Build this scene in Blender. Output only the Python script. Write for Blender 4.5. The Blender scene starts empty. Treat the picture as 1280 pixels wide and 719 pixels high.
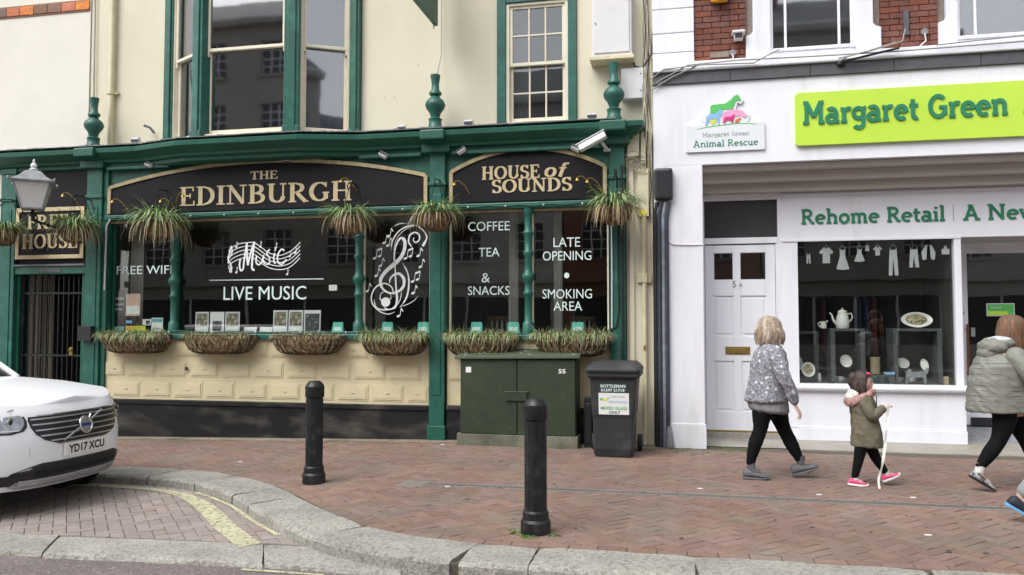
import bpy, math, random
from mathutils import Vector, Matrix, noise as mnoise
R = math.radians
SC = bpy.context.scene
COL = SC.collection

# ------------------------------------------------------------------ camera
cam_d = bpy.data.cameras.new("camera"); cam = bpy.data.objects.new("camera", cam_d); COL.objects.link(cam)
cam_d.sensor_width = 36.0; cam_d.lens = 36.0 * 1000.0 / 1280.0
cam_d.clip_start = 0.1; cam_d.clip_end = 1000
cam.location = (0, -10.35, 1.55)
cam.rotation_euler = (R(90) + math.atan(45.5 / 1000.0), 0, R(12))
SC.camera = cam

# ------------------------------------------------------------------ overcast daylight
SUN_EL, SUN_AZ = 52.0, 215.0           # azimuth clockwise from +Y: sun high behind the camera and to its left
world = bpy.data.worlds.new("World"); SC.world = world; world.use_nodes = True
wn = world.node_tree; wn.nodes.clear()
sky = wn.nodes.new("ShaderNodeTexSky"); sky.sky_type = 'NISHITA'; sky.sun_disc = False
sky.sun_elevation = R(SUN_EL); sky.sun_rotation = R(SUN_AZ); sky.dust_density = 4.0; sky.air_density = 1.0
hs = wn.nodes.new("ShaderNodeHueSaturation"); hs.inputs['Saturation'].default_value = 0.22
# cloud deck: soft grey variation over the whole dome
tc = wn.nodes.new("ShaderNodeTexCoord"); nz = wn.nodes.new("ShaderNodeTexNoise"); nz.inputs['Scale'].default_value = 2.2; nz.inputs['Detail'].default_value = 5
mr = wn.nodes.new("ShaderNodeMapRange"); mr.inputs[1].default_value = .3; mr.inputs[2].default_value = .7; mr.inputs[3].default_value = .8; mr.inputs[4].default_value = 1.25
mx = wn.nodes.new("ShaderNodeMix"); mx.data_type = 'RGBA'; mx.blend_type = 'MULTIPLY'; mx.inputs[0].default_value = 1
bg = wn.nodes.new("ShaderNodeBackground"); bg.inputs['Strength'].default_value = 0.15
wo = wn.nodes.new("ShaderNodeOutputWorld")
L = wn.links.new
L(sky.outputs[0], hs.inputs['Color']); L(tc.outputs['Generated'], nz.inputs['Vector']); L(nz.outputs[0], mr.inputs[0])
L(hs.outputs[0], mx.inputs[6]); L(mr.outputs[0], mx.inputs[7]); L(mx.outputs[2], bg.inputs['Color']); L(bg.outputs[0], wo.inputs[0])
sun_d = bpy.data.lights.new("sun", 'SUN'); sun_d.energy = .75; sun_d.angle = R(45); sun_d.color = (1, .98, .95)
sun = bpy.data.objects.new("sun", sun_d); COL.objects.link(sun); sun.location = (-8, -14, 20)
_d = Vector((math.sin(R(SUN_AZ)) * math.cos(R(SUN_EL)), math.cos(R(SUN_AZ)) * math.cos(R(SUN_EL)), math.sin(R(SUN_EL))))
sun.rotation_euler = (-_d).to_track_quat('-Z', 'Y').to_euler()
SC.view_settings.view_transform = 'Standard'; SC.view_settings.look = 'None'
SC.view_settings.exposure = 0.8; SC.view_settings.gamma = 1.0
SC.cycles.max_bounces = 6; SC.cycles.transparent_max_bounces = 12

# ------------------------------------------------------------------ materials
M = {}
def mat(name, col, rough=.6, metal=0.0, n1=(6, .12), n2=(.7, .10), bump=(60, .1), isl=0.0, spec=.5,
        stretch=None, col2=None, mix=(3, .5, .62), coat=0.0, bump_dist=.01):
    """principled surface: base colour broken by fine and coarse noise, optional second colour in patches"""
    m = bpy.data.materials.new(name); m.use_nodes = True; nt = m.node_tree; N = nt.nodes; K = nt.links.new
    b = N['Principled BSDF']; b.inputs['Roughness'].default_value = rough; b.inputs['Metallic'].default_value = metal
    b.inputs['Specular IOR Level'].default_value = spec; b.inputs['Coat Weight'].default_value = coat
    geo = N.new('ShaderNodeTexCoord'); mp = N.new('ShaderNodeMapping'); K(geo.outputs['Object'], mp.inputs[0])
    if stretch: mp.inputs['Scale'].default_value = stretch
    oi = N.new('ShaderNodeObjectInfo')
    addl = N.new('ShaderNodeVectorMath'); addl.operation = 'ADD'; K(mp.outputs[0], addl.inputs[0])
    if isl > 0: K(oi.outputs['Random'], addl.inputs[1])
    vec = addl.outputs[0]
    def noise(scale, detail=4):
        n = N.new('ShaderNodeTexNoise'); n.inputs['Scale'].default_value = scale; n.inputs['Detail'].default_value = detail
        K(vec, n.inputs['Vector']); return n
    def rng(src, lo, hi, a=.25, c=.75):
        r = N.new('ShaderNodeMapRange'); r.inputs[1].default_value = a; r.inputs[2].default_value = c
        r.inputs[3].default_value = lo; r.inputs[4].default_value = hi; K(src, r.inputs[0]); return r.outputs[0]
    def mul(a, c):
        q = N.new('ShaderNodeMath'); q.operation = 'MULTIPLY'; K(a, q.inputs[0]); K(c, q.inputs[1]); return q.outputs[0]
    v = rng(noise(n1[0]).outputs[0], 1 - n1[1], 1 + n1[1])
    nn2 = noise(n2[0], 6)
    if isl > 0:
        gp = N.new('ShaderNodeNewGeometry'); K(gp.outputs['Position'], nn2.inputs['Vector'])
    v = mul(v, rng(nn2.outputs[0], 1 - n2[1], 1 + n2[1]))
    rgb = N.new('ShaderNodeRGB'); rgb.outputs[0].default_value = (*col, 1); cur = rgb.outputs[0]
    if col2:
        mm = N.new('ShaderNodeMix'); mm.data_type = 'RGBA'; K(cur, mm.inputs[6]); mm.inputs[7].default_value = (*col2, 1)
        mn = noise(mix[0], 8)
        if isl > 0 and name.startswith('paving'): gq = N.new('ShaderNodeNewGeometry'); K(gq.outputs['Position'], mn.inputs['Vector'])
        K(rng(mn.outputs[0], 0, 1, mix[1], mix[2]), mm.inputs[0]); cur = mm.outputs[2]
    if isl > 0:
        g = N.new('ShaderNodeNewGeometry'); ad = N.new('ShaderNodeMath'); ad.operation = 'ADD'
        K(g.outputs['Random Per Island'], ad.inputs[0]); K(oi.outputs['Random'], ad.inputs[1])
        fr = N.new('ShaderNodeMath'); fr.operation = 'FRACT'; K(ad.outputs[0], fr.inputs[0])
        v = mul(v, rng(fr.outputs[0], 1 - isl, 1 + isl, 0, 1))
        wn_ = N.new('ShaderNodeTexWhiteNoise'); wn_.noise_dimensions = '1D'; K(fr.outputs[0], wn_.inputs['W'])
        hsv = N.new('ShaderNodeHueSaturation'); K(cur, hsv.inputs['Color'])
        K(rng(wn_.outputs['Value'], .5 - isl * .05, .5 + isl * .05, 0, 1), hsv.inputs['Hue'])
        K(rng(wn_.outputs['Value'], 1 - isl, 1 + isl * .8, 0, 1), hsv.inputs['Saturation']); cur = hsv.outputs[0]
    h2 = N.new('ShaderNodeHueSaturation'); K(cur, h2.inputs['Color']); K(v, h2.inputs['Value'])
    K(h2.outputs[0], b.inputs['Base Color'])
    if bump and bump[1] > 0:
        bp = N.new('ShaderNodeBump'); bp.inputs['Strength'].default_value = bump[1]; bp.inputs['Distance'].default_value = bump_dist
        K(noise(bump[0], 6).outputs[0], bp.inputs['Height']); K(bp.outputs[0], b.inputs['Normal'])
    M[name] = m; return m

def glass(name, tint=(.75, .8, .78), base=.05, rough=.01):
    m = bpy.data.materials.new(name); m.use_nodes = True; nt = m.node_tree; N = nt.nodes; N.clear(); K = nt.links.new
    t = N.new('ShaderNodeBsdfTransparent'); t.inputs[0].default_value = (*tint, 1)
    g = N.new('ShaderNodeBsdfGlossy'); g.inputs['Roughness'].default_value = rough
    f = N.new('ShaderNodeLayerWeight'); pw = N.new('ShaderNodeMath'); pw.operation = 'POWER'; pw.inputs[1].default_value = 5; K(f.outputs['Facing'], pw.inputs[0])
    f.inputs[0].default_value = .5
    a = N.new('ShaderNodeMath'); a.operation = 'MULTIPLY_ADD'; a.inputs[1].default_value = 1-base; a.inputs[2].default_value = base; K(pw.outputs[0], a.inputs[0])
    tcn = N.new('ShaderNodeTexCoord'); n = N.new('ShaderNodeTexNoise'); n.inputs['Scale'].default_value = 1.3; K(tcn.outputs['Object'], n.inputs[0])
    bp = N.new('ShaderNodeBump'); bp.inputs['Strength'].default_value = .02; bp.inputs['Distance'].default_value = .05; K(n.outputs[0], bp.inputs['Height']); K(bp.outputs[0], g.inputs['Normal'])
    x = N.new('ShaderNodeMixShader'); o = N.new('ShaderNodeOutputMaterial')
    K(a.outputs[0], x.inputs[0]); K(t.outputs[0], x.inputs[1]); K(g.outputs[0], x.inputs[2]); K(x.outputs[0], o.inputs[0])
    M[name] = m; return m

mat('green_paint', (.014, .098, .074), .42, n1=(9, .14), n2=(1.1, .18), bump=(30, .12), col2=(.03, .15, .115), mix=(5, .5, .75))
mat('green_dark', (.010, .085, .058), .45, n1=(9, .15), bump=(30, .1))
mat('cream_wall', (.67, .63, .50), .85, n1=(3, .03), n2=(.5, .05), bump=(25, .25), col2=(.61, .57, .44), mix=(1.2, .45, .75), stretch=(1, 1, .35))
mat('white_wall', (.68, .66, .59), .85, n1=(3, .03), n2=(.5, .05), bump=(25, .2))
mat('cream_panel', (.61, .545, .355), .5, n1=(5, .05), n2=(1, .07), bump=(30, .08), col2=(.53, .48, .33), mix=(2, .5, .8))
mat('cream_sash', (.70, .66, .53), .5, n1=(8, .05), bump=(40, .05))
mat('plinth_black', (.010, .010, .0115), .5, spec=.3, n1=(5, .3), n2=(1, .3), bump=(30, .25), col2=(.075, .073, .062), mix=(2.6, .48, .78), stretch=(.6, 1, 1.5))
mat('sign_black', (.010, .009, .012), .55, spec=.2, n1=(5, .15), bump=(30, .04))
mat('gold', (.55, .45, .27), .5, n1=(20, .12), bump=(80, .04))
mat('gold_dull', (.40, .32, .18), .6, n1=(14, .25), bump=(60, .1))
mat('shop_white', (.76, .77, .83), .6, n1=(3, .02), n2=(.6, .035), bump=(30, .1), col2=(.68, .69, .72), mix=(2.2, .52, .72), stretch=(2.2, 2.2, .35))
mat('shop_white_rough', (.74, .75, .80), .8, n1=(4, .04), n2=(.8, .05), bump=(20, .35), col2=(.64, .65, .66), mix=(2.4, .52, .74), stretch=(2, 2, .4))
mat('reflected_sky_grey', (.34, .37, .42), .9, n1=(5, .1), stretch=(9, 9, .4)); mat('gum', (.07, .065, .06), .9, bump=None)  # first: reflected sky put into the colour of sheets behind the bay panes
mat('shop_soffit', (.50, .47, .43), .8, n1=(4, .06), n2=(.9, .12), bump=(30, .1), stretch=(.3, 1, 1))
mat('slate_band', (.085, .085, .095), .6, n1=(10, .15), bump=(40, .1))
mat('red_brick', (.175, .064, .047), .9, n1=(25, .3), n2=(3, .25), bump=(90, .5), isl=.15)
mat('wall_foot', (.24, .20, .15), .95, n1=(20, .3), n2=(2, .2), bump=(60, .6), col2=(.12, .12, .07), mix=(2.5, .52, .7))
mat('mortar', (.24, .20, .17), .95, n1=(20, .15), bump=(80, .3))
mat('paving_red', (.212, .134, .108), .88, n1=(40, .16), n2=(.8, .24), col2=(.165, .132, .105), mix=(1.6, .44, .66), bump=(160, .5), isl=.12, bump_dist=.004)
mat('paving_bay', (.285, .245, .225), .88, n1=(60, .22), n2=(.8, .2), col2=(.29, .225, .205), mix=(2.0, .52, .7), bump=(160, .6), isl=.10, bump_dist=.004)
mat('paving_joint', (.095, .082, .06), .95, n1=(30, .4), n2=(1.5, .3), bump=(80, .4), col2=(.06, .085, .03), mix=(2.2, .6, .72))
mat('granite', (.32, .31, .28), .85, n1=(60, .32), n2=(2.5, .2), bump=(70, .9), isl=.10, bump_dist=.012, col2=(.20, .19, .165), mix=(28, .48, .68))
mat('asphalt', (.17, .14, .14), .9, n1=(55, .5), n2=(2, .2), bump=(110, 1.0), bump_dist=.012, col2=(.28, .24, .23), mix=(38, .55, .65))
mat('drain_edge', (.19, .175, .155), .9, n1=(30, .2), n2=(2, .2), bump=(70, .3)); mat('mossy_concrete', (.12, .125, .09), .9, n1=(30, .2), n2=(3, .3), bump=(70, .4), col2=(.19, .18, .14), mix=(4, .5, .7))
mat('concrete', (.30, .28, .25), .9, n1=(30, .15), n2=(2, .2), bump=(70, .4), col2=(.21, .20, .15), mix=(1.5, .5, .7))
mat('yellow_line', (.50, .48, .32), .8, n1=(60, .15), n2=(3, .12), bump=(120, .3))
mat('iron_black', (.009, .0095, .011), .42, spec=.4, n1=(20, .3), n2=(5, .3), bump=(40, .3), col2=(.028, .028, .03), mix=(11, .5, .68))
mat('steel_dull', (.32, .33, .34), .5, metal=.4, n1=(20, .2), bump=(60, .2))
mat('drain_metal', (.12, .12, .115), .7, n1=(40, .3), bump=(90, .3))
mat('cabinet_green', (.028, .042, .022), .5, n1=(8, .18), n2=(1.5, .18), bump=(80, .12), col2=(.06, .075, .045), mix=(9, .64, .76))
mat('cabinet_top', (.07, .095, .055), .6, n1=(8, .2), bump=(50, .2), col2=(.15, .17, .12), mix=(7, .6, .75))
mat('bin_plastic', (.032, .034, .037), .5, spec=.35, n1=(18, .12), n2=(2, .18), bump=(150, .2), col2=(.085, .085, .08), mix=(3, .55, .8))
mat('rubber', (.02, .02, .02), .8)
mat('white_print', (.78, .8, .8), .6, n1=(5, .02), bump=None)
mat('mint_print', (.62, .76, .74), .6, n1=(5, .02), bump=None)
mat('mint_card', (.10, .46, .36), .6, bump=None)
mat('paper_white', (.75, .75, .74), .7, n1=(8, .03), bump=None)
mat('paper_pink', (.62, .44, .36), .7, n1=(30, .15), bump=None)
mat('paper_yellow', (.72, .66, .04), .6, bump=None)
mat('paper_blue', (.13, .36, .40), .6, bump=None)
mat('photo_brown', (.17, .15, .10), .5, n1=(40, .6), n2=(14, .5), bump=None, col2=(.36, .34, .28), mix=(16, .5, .6))
mat('photo_dark', (.05, .055, .06), .5, n1=(30, .5), n2=(14, .4), bump=None, col2=(.22, .2, .19), mix=(18, .56, .62))
mat('coir', (.13, .075, .04), .95, n1=(40, .45), n2=(6, .25), bump=(90, 1.0), bump_dist=.02, col2=(.26, .18, .10), mix=(22, .46, .62))
mat('leaf_green', (.27, .38, .16), .6, n1=(12, .2), isl=.45, bump=None)
mat('leaf_straw', (.36, .29, .17), .8, n1=(12, .2), isl=.35, bump=None)
mat('leaf_weed', (.08, .16, .03), .7, isl=.3, bump=None)
mat('lime_sign', (.50, .74, .07), .35, n1=(1.5, .05), n2=(.5, .06), bump=None, coat=.2)
mat('sign_green', (.02, .20, .10), .4, bump=None)
mat('sign_face', (.72, .76, .80), .35, n1=(3, .02), bump=None)
mat('logo_green', (.10, .50, .12), .4, bump=None); mat('logo_blue', (.25, .48, .78), .4, bump=None)
mat('logo_pink', (.78, .34, .56), .4, bump=None); mat('logo_crimson', (.55, .03, .18), .4, bump=None)
mat('logo_yellow', (.62, .68, .10), .4, bump=None); mat('logo_orange', (.72, .16, .08), .4, bump=None)
mat('logo_grey', (.33, .42, .36), .5, bump=None)
mat('brass', (.32, .22, .06), .4, metal=.6, n1=(20, .2), bump=(60, .1))
mat('car_white', (.84, .86, .89), .38, n1=(2, .01), n2=(1, .015), bump=None, coat=.35)
mat('car_black', (.012, .012, .013), .4, bump=(60, .05)); mat('chrome', (.6, .61, .63), .18, metal=1.0, n1=(5, .03), bump=None)
mat('silver_trim', (.45, .46, .48), .3, metal=.7, bump=None); mat('cloth_navy', (.012, .02, .045), .9); mat('cloth_red', (.07, .015, .012), .9); mat('badge_blue', (.02, .05, .2), .3, bump=None)
mat('lamp_lens', (.30, .32, .35), .12, metal=.5, n1=(14, .4), bump=(20, .4)); mat('plate_white', (.72, .73, .70), .4, bump=None); mat('plate_black', (.01, .01, .01), .4, bump=None)
mat('skin', (.60, .39, .31), .55, n1=(20, .05), bump=None); mat('lips', (.42, .14, .12), .5, bump=None); mat('eye', (.03, .02, .02), .3, bump=None)
mat('hair_blond', (.30, .225, .165), .6, isl=.3, n1=(9, .3), n2=(40, .3), bump=(30, .8), stretch=(5, 5, .5), col2=(.48, .40, .32), mix=(4, .48, .6))
mat('hair_dark', (.035, .022, .018), .5, isl=.3, n1=(9, .3), bump=(30, .8), stretch=(5, 5, .5), col2=(.07, .035, .028), mix=(4, .5, .6))
mat('hair_brown', (.13, .065, .038), .5, isl=.3, n1=(9, .3), bump=(30, .8), stretch=(5, 5, .5), col2=(.2, .10, .055), mix=(4, .5, .6))
mat('legging', (.006, .006, .007), .85, spec=.15, n1=(8, .2), bump=(14, .35))
mat('shirt_grey', (.20, .20, .21), .9, n1=(6, .1), bump=(14, .6))
mat('coat_khaki', (.135, .12, .082), .85, n1=(6, .12), n2=(12, .1), bump=(11, .8), bump_dist=.03)
mat('fur_pink', (.72, .43, .40), .95, n1=(40, .25), bump=(80, 1), bump_dist=.03); mat('fur_white', (.66, .64, .60), .95, n1=(30, .1), bump=(60, .8))
mat('puffer', (.20, .205, .175), .6, n1=(6, .1), n2=(3, .08), bump=(70, .25), bump_dist=.01)
mat('lining', (.50, .56, .70), .8, n1=(10, .1), bump=(20, .5)); mat('trouser_grey', (.25, .27, .27), .9, n1=(10, .15), bump=(20, .6))
mat('shoe_grey', (.11, .11, .12), .7, n1=(20, .2), bump=(60, .4)); mat('shoe_pink', (.75, .07, .22), .5, n1=(20, .1), bump=(50, .2))
mat('sock_grey', (.10, .10, .11), .9, bump=(80, .5)); mat('sole_white', (.66, .65, .64), .6); mat('shoe_navy', (.015, .02, .035), .6, bump=(60, .3))
mat('sole_blue', (.12, .34, .62), .5); mat('shoe_silver', (.36, .37, .38), .5, n1=(40, .4), bump=(60, .4), col2=(.06, .06, .065), mix=(16, .5, .56))
mat('ribbon_white', (.70, .72, .64), .7, bump=None)
mat('plastic_white', (.66, .66, .68), .45, n1=(6, .04), n2=(2, .05)); mat('plastic_cream', (.60, .56, .40), .5, n1=(6, .05)); mat('plastic_black', (.016, .018, .022), .4, n1=(20, .2))
mat('cable_grey', (.30, .30, .28), .7); mat('cable_black', (.012, .012, .012), .6); mat('pipe_blue', (.035, .045, .07), .5, n1=(12, .3))
mat('pipe_grey', (.22, .23, .25), .5, n1=(12, .3)); mat('pipe_cream', (.62, .56, .38), .5, n1=(10, .08), n2=(3, .15), col2=(.3, .2, .1), mix=(9, .68, .76))
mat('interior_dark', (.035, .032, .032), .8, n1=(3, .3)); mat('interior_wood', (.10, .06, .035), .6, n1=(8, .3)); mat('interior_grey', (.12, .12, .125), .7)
mat('curtain', (.34, .32, .30), .9, n1=(6, .1), stretch=(8, 8, .6)); mat('china', (.74, .74, .70), .25, n1=(6, .03), bump=None)
mat('china_food', (.40, .34, .20), .4, n1=(30, .5), bump=None, col2=(.10, .08, .04), mix=(30, .5, .56)); mat('table_grey', (.075, .08, .085), .6, n1=(8, .2))
mat('garment_paper', (.46, .47, .48), .8, n1=(9, .05), bump=None); mat('blind_dark', (.06, .058, .062), .6, bump=None)
mat('tile_orange', (.55, .13, .03), .4, n1=(30, .45), n2=(12, .3), isl=.35); mat('tile_brown', (.16, .07, .04), .4, n1=(30, .4), isl=.3)
mat('lead_grey', (.14, .145, .15), .6, n1=(8, .2)); mat('alarm_yellow', (.75, .36, .02), .4, bump=None)
mat('lamp_glass', (.62, .62, .60), .3, n1=(5, .06), bump=None); mat('litter_white', (.6, .6, .58), .9); mat('bark_moss', (.14, .13, .07), .95, n1=(20, .4), bump=(60, .6))
mat('stone_opposite', (.36, .34, .30), .85, n2=(.5, .1)); mat('brick_opposite', (.26, .12, .08), .9, n2=(.5, .15)); mat('render_opposite', (.62, .60, .55), .85)
mat('roof_slate', (.07, .07, .08), .7, n1=(4, .2)); mat('window_opposite', (.03, .035, .04), .1, bump=None); mat('frame_red', (.16, .05, .03), .4)
glass('window_glass', tint=(.96, .98, .97), base=.075); glass('upper_glass', tint=(.6, .65, .68), base=.13); glass('bay_glass', tint=(.62, .66, .70), base=.30, rough=.03)

# printed floral jacket
def floral():
    m = bpy.data.materials.new('floral_jacket'); m.use_nodes = True; nt = m.node_tree; N = nt.nodes; K = nt.links.new
    b = N['Principled BSDF']; b.inputs['Roughness'].default_value = .85
    t = N.new('ShaderNodeTexCoord')
    n = N.new('ShaderNodeTexNoise'); n.inputs['Scale'].default_value = 60; n.inputs['Detail'].default_value = 5; K(t.outputs['Object'], n.inputs[0])
    r = N.new('ShaderNodeValToRGB'); r.color_ramp.elements[0].position = .42; r.color_ramp.elements[0].color = (.13, .135, .16, 1)
    r.color_ramp.elements[1].position = .6; r.color_ramp.elements[1].color = (.32, .32, .36, 1); K(n.outputs[0], r.inputs[0])
    v = N.new('ShaderNodeTexVoronoi'); v.inputs['Scale'].default_value = 19; v.inputs['Randomness'].default_value = .9; K(t.outputs['Object'], v.inputs[0])
    d = N.new('ShaderNodeTexNoise'); d.inputs['Scale'].default_value = 60; K(t.outputs['Object'], d.inputs[0])
    ad = N.new('ShaderNodeMath'); ad.operation = 'MULTIPLY_ADD'; ad.inputs[1].default_value = .35; K(d.outputs[0], ad.inputs[0]); K(v.outputs['Distance'], ad.inputs[2])
    mr_ = N.new('ShaderNodeMapRange'); mr_.inputs[1].default_value = .46; mr_.inputs[2].default_value = .38; K(ad.outputs[0], mr_.inputs[0])
    x = N.new('ShaderNodeMix'); x.data_type = 'RGBA'; K(mr_.outputs[0], x.inputs[0]); K(r.outputs[0], x.inputs[6]); x.inputs[7].default_value = (.60, .60, .63, 1)
    K(x.outputs[2], b.inputs['Base Color'])
    bp = N.new('ShaderNodeBump'); bp.inputs['Strength'].default_value = .6; bp.inputs['Distance'].default_value = .03
    n3 = N.new('ShaderNodeTexNoise'); n3.inputs['Scale'].default_value = 9; K(t.outputs['Object'], n3.inputs[0]); K(n3.outputs[0], bp.inputs['Height']); K(bp.outputs[0], b.inputs['Normal'])
    M['floral_jacket'] = m
floral()
# worn road paint: breaks up where it has flaked off
def worn_paint():
    m = M['yellow_line']; nt = m.node_tree; N = nt.nodes; K = nt.links.new
    o = N['Material Output']; b = N['Principled BSDF']
    t = N.new('ShaderNodeTexCoord'); n = N.new('ShaderNodeTexNoise'); n.inputs['Scale'].default_value = 22; n.inputs['Detail'].default_value = 9; n.inputs['Roughness'].default_value = .7; K(t.outputs['Object'], n.inputs[0])
    r = N.new('ShaderNodeMapRange'); r.inputs[1].default_value = .30; r.inputs[2].default_value = .52; K(n.outputs[0], r.inputs[0])
    tr = N.new('ShaderNodeBsdfTransparent'); x = N.new('ShaderNodeMixShader')
    K(r.outputs[0], x.inputs[0]); K(tr.outputs[0], x.inputs[1]); K(b.outputs[0], x.inputs[2]); K(x.outputs[0], o.inputs[0])
worn_paint()

# ------------------------------------------------------------------ mesh helpers
ORIGIN = {}
class MB:
    """collects geometry in world coordinates and links it as ONE mesh object"""
    def __init__(s, X=None): s.v = []; s.f = []; s.m = []; s.X = X; s.sm = []; s.sh = R(48)
    def add(s, vs, fs, mi=0, smooth=False):
        o = len(s.v)
        for p in vs:
            p = Vector(p)
            s.v.append(s.X @ p if s.X else p)
        for f in fs: s.f.append([i + o for i in f]); s.m.append(mi); s.sm.append(smooth)
        return s
    def box(s, x0, x1, y0, y1, z0, z1, mi=0):
        return s.add([(x0,y0,z0),(x1,y0,z0),(x1,y1,z0),(x0,y1,z0),(x0,y0,z1),(x1,y0,z1),(x1,y1,z1),(x0,y1,z1)],
            [(0,3,2,1),(4,5,6,7),(0,1,5,4),(1,2,6,5),(2,3,7,6),(3,0,4,7)], mi)
    def prism(s, pts, y0, y1, mi=0):
        """outline in the facade plane (x, z), given thickness in y"""
        n = len(pts)
        a = sum(pts[i][0]*pts[(i+1)%n][1]-pts[(i+1)%n][0]*pts[i][1] for i in range(n))
        if a < 0: pts = pts[::-1]
        vs = [(x,y0,z) for x,z in pts] + [(x,y1,z) for x,z in pts]
        return s.add(vs, [tuple(range(n)), tuple(range(2*n-1,n-1,-1))] + [(i,i+n,(i+1)%n+n,(i+1)%n) for i in range(n)], mi)
    def slab(s, pts, z0, z1, mi=0):
        """outline in plan (x, y), given thickness in z"""
        n = len(pts)
        a = sum(pts[i][0]*pts[(i+1)%n][1]-pts[(i+1)%n][0]*pts[i][1] for i in range(n))
        if a < 0: pts = pts[::-1]
        vs = [(x,y,z0) for x,y in pts] + [(x,y,z1) for x,y in pts]
        return s.add(vs, [tuple(range(n-1,-1,-1)), tuple(range(n,2*n))] + [(i,(i+1)%n,(i+1)%n+n,i+n) for i in range(n)], mi)
    def tube(s, path, r, n=8, mi=0, cap=True, smooth=True):
        path = [Vector(p) for p in path]; rr = r if isinstance(r, (list, tuple)) else [r]*len(path)
        vs = []; up = None
        for i, p in enumerate(path):
            t = (path[min(i+1,len(path)-1)] - path[max(i-1,0)]).normalized()
            if up is None: up = Vector((0,0,1)) if abs(t.z) < .9 else Vector((0,1,0))
            a = t.cross(up)
            if a.length < 1e-4: a = t.cross(Vector((1,0,0)))
            a.normalize(); b = a.cross(t).normalized(); up = b
            for k in range(n):
                q = 2*math.pi*k/n; vs.append(p + (a*math.cos(q) + b*math.sin(q))*rr[i])
        fs = [(i*n+k, (i+1)*n+k, (i+1)*n+(k+1)%n, i*n+(k+1)%n) for i in range(len(path)-1) for k in range(n)]
        if cap: fs += [tuple(range(n)), tuple(range(len(vs)-1, len(vs)-n-1, -1))]
        return s.add(vs, fs, mi, smooth)
    def lathe(s, prof, c=(0,0,0), n=20, mi=0, smooth=True, sx=1, sy=1, flute=0, fd=0):
        vs = []
        for r, z in prof:
            for k in range(n):
                q = 2*math.pi*k/n; rr = r
                if flute and fd and r in fd: rr = r*(1-.07*max(0, math.cos(q*flute))**2)
                vs.append((c[0]+rr*math.cos(q)*sx, c[1]+rr*math.sin(q)*sy, c[2]+z))
        fs = [(i*n+k, i*n+(k+1)%n, (i+1)*n+(k+1)%n, (i+1)*n+k) for i in range(len(prof)-1) for k in range(n)]
        fs += [tuple(range(n-1,-1,-1)), tuple(range(len(vs)-n, len(vs)))]
        return s.add(vs, fs, mi, smooth)
    def ell(s, c, r, n=16, m=10, mi=0, rot=None):
        vs = []; c = Vector(c)
        for i in range(m+1):
            a = math.pi*i/m
            for k in range(n):
                q = 2*math.pi*k/n
                p = Vector((r[0]*math.sin(a)*math.cos(q), r[1]*math.sin(a)*math.sin(q), -r[2]*math.cos(a)))
                if rot: p = rot @ p
                vs.append(c+p)
        fs = [(i*n+k, i*n+(k+1)%n, (i+1)*n+(k+1)%n, (i+1)*n+k) for i in range(m) for k in range(n)]
        return s.add(vs, fs, mi, True)
    def rings(s, rings, mi=0, cap=True, smooth=True):
        n = len(rings[0]); vs = [p for r in rings for p in r]
        fs = [(i*n+k, i*n+(k+1)%n, (i+1)*n+(k+1)%n, (i+1)*n+k) for i in range(len(rings)-1) for k in range(n)]
        if cap: fs += [tuple(range(n-1,-1,-1)), tuple(range(len(vs)-n, len(vs)))]
        return s.add(vs, fs, mi, smooth)
    def ribbon(s, pts, w, y, d=.006, mi=0, depth=None):
        """flat stroke in the facade plane: pts (x, z), w a width or one per point"""
        n = len(pts)
        if n < 2: return s
        ww = w if isinstance(w, (list, tuple)) else [w]*n
        if len(ww) != n: ww = [ww[min(len(ww)-1, int(i*(len(ww)-1)/(n-1)+.5))] for i in range(n)]
        l = []; r = []
        for i in range(n):
            a = pts[max(i-1,0)]; b = pts[min(i+1,n-1)]
            dx, dz = b[0]-a[0], b[1]-a[1]; q = math.hypot(dx,dz) or 1
            nx, nz_ = -dz/q*ww[i]/2, dx/q*ww[i]/2
            l.append((pts[i][0]+nx, pts[i][1]+nz_)); r.append((pts[i][0]-nx, pts[i][1]-nz_))
        vs = [(x,y-d,z) for x,z in l] + [(x,y-d,z) for x,z in r] + [(x,y,z) for x,z in l] + [(x,y,z) for x,z in r]
        fs = []
        for i in range(n-1):
            fs += [(i, n+i, n+i+1, i+1), (i, i+1, 2*n+i+1, 2*n+i), (n+i, 3*n+i, 3*n+i+1, n+i+1)]
        fs += [(0,2*n,3*n,n), (n-1,2*n-1,4*n-1,3*n-1)]
        return s.add(vs, fs, mi)
    def mesh(s, name, mats, off=Vector((0,0,0))):
        me = bpy.data.meshes.new(name); me.from_pydata([tuple(p-off) for p in s.v], [], s.f)
        for m in mats: me.materials.append(M[m])
        if len(mats) > 1: me.polygons.foreach_set('material_index', s.m)
        if any(s.sm): me.polygons.foreach_set('use_smooth', s.sm)
        me.update()
        if any(s.sm): me.set_sharp_from_angle(angle=s.sh)
        return me
    def build(s, name, mats, parent=None, bevel=0, seg=2, kind=None, label=None):
        if isinstance(mats, str): mats = [mats]
        off = ORIGIN.get(parent.name, Vector((0,0,0))) if parent else Vector((0,0,0))
        o = bpy.data.objects.new(name, s.mesh(name, mats, off)); COL.objects.link(o)
        if parent: o.parent = parent; ORIGIN[o.name] = off
        if bevel:
            b = o.modifiers.new('bevel', 'BEVEL'); b.width = bevel; b.segments = seg; b.limit_method = 'ANGLE'; b.angle_limit = R(40)
        if kind: o['kind'] = kind
        if label: o['label'] = label
        return o
def thing(name, label, cat, loc=(0,0,0), group=None):
    o = bpy.data.objects.new(name, None); COL.objects.link(o); o.location = loc; o.empty_display_size = .2
    o['label'] = label; o['category'] = cat
    if group: o['group'] = group
    ORIGIN[o.name] = Vector(loc); return o
def tag(o, label, cat, group=None):
    o['label'] = label; o['category'] = cat
    if group: o['group'] = group
    return o
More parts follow.
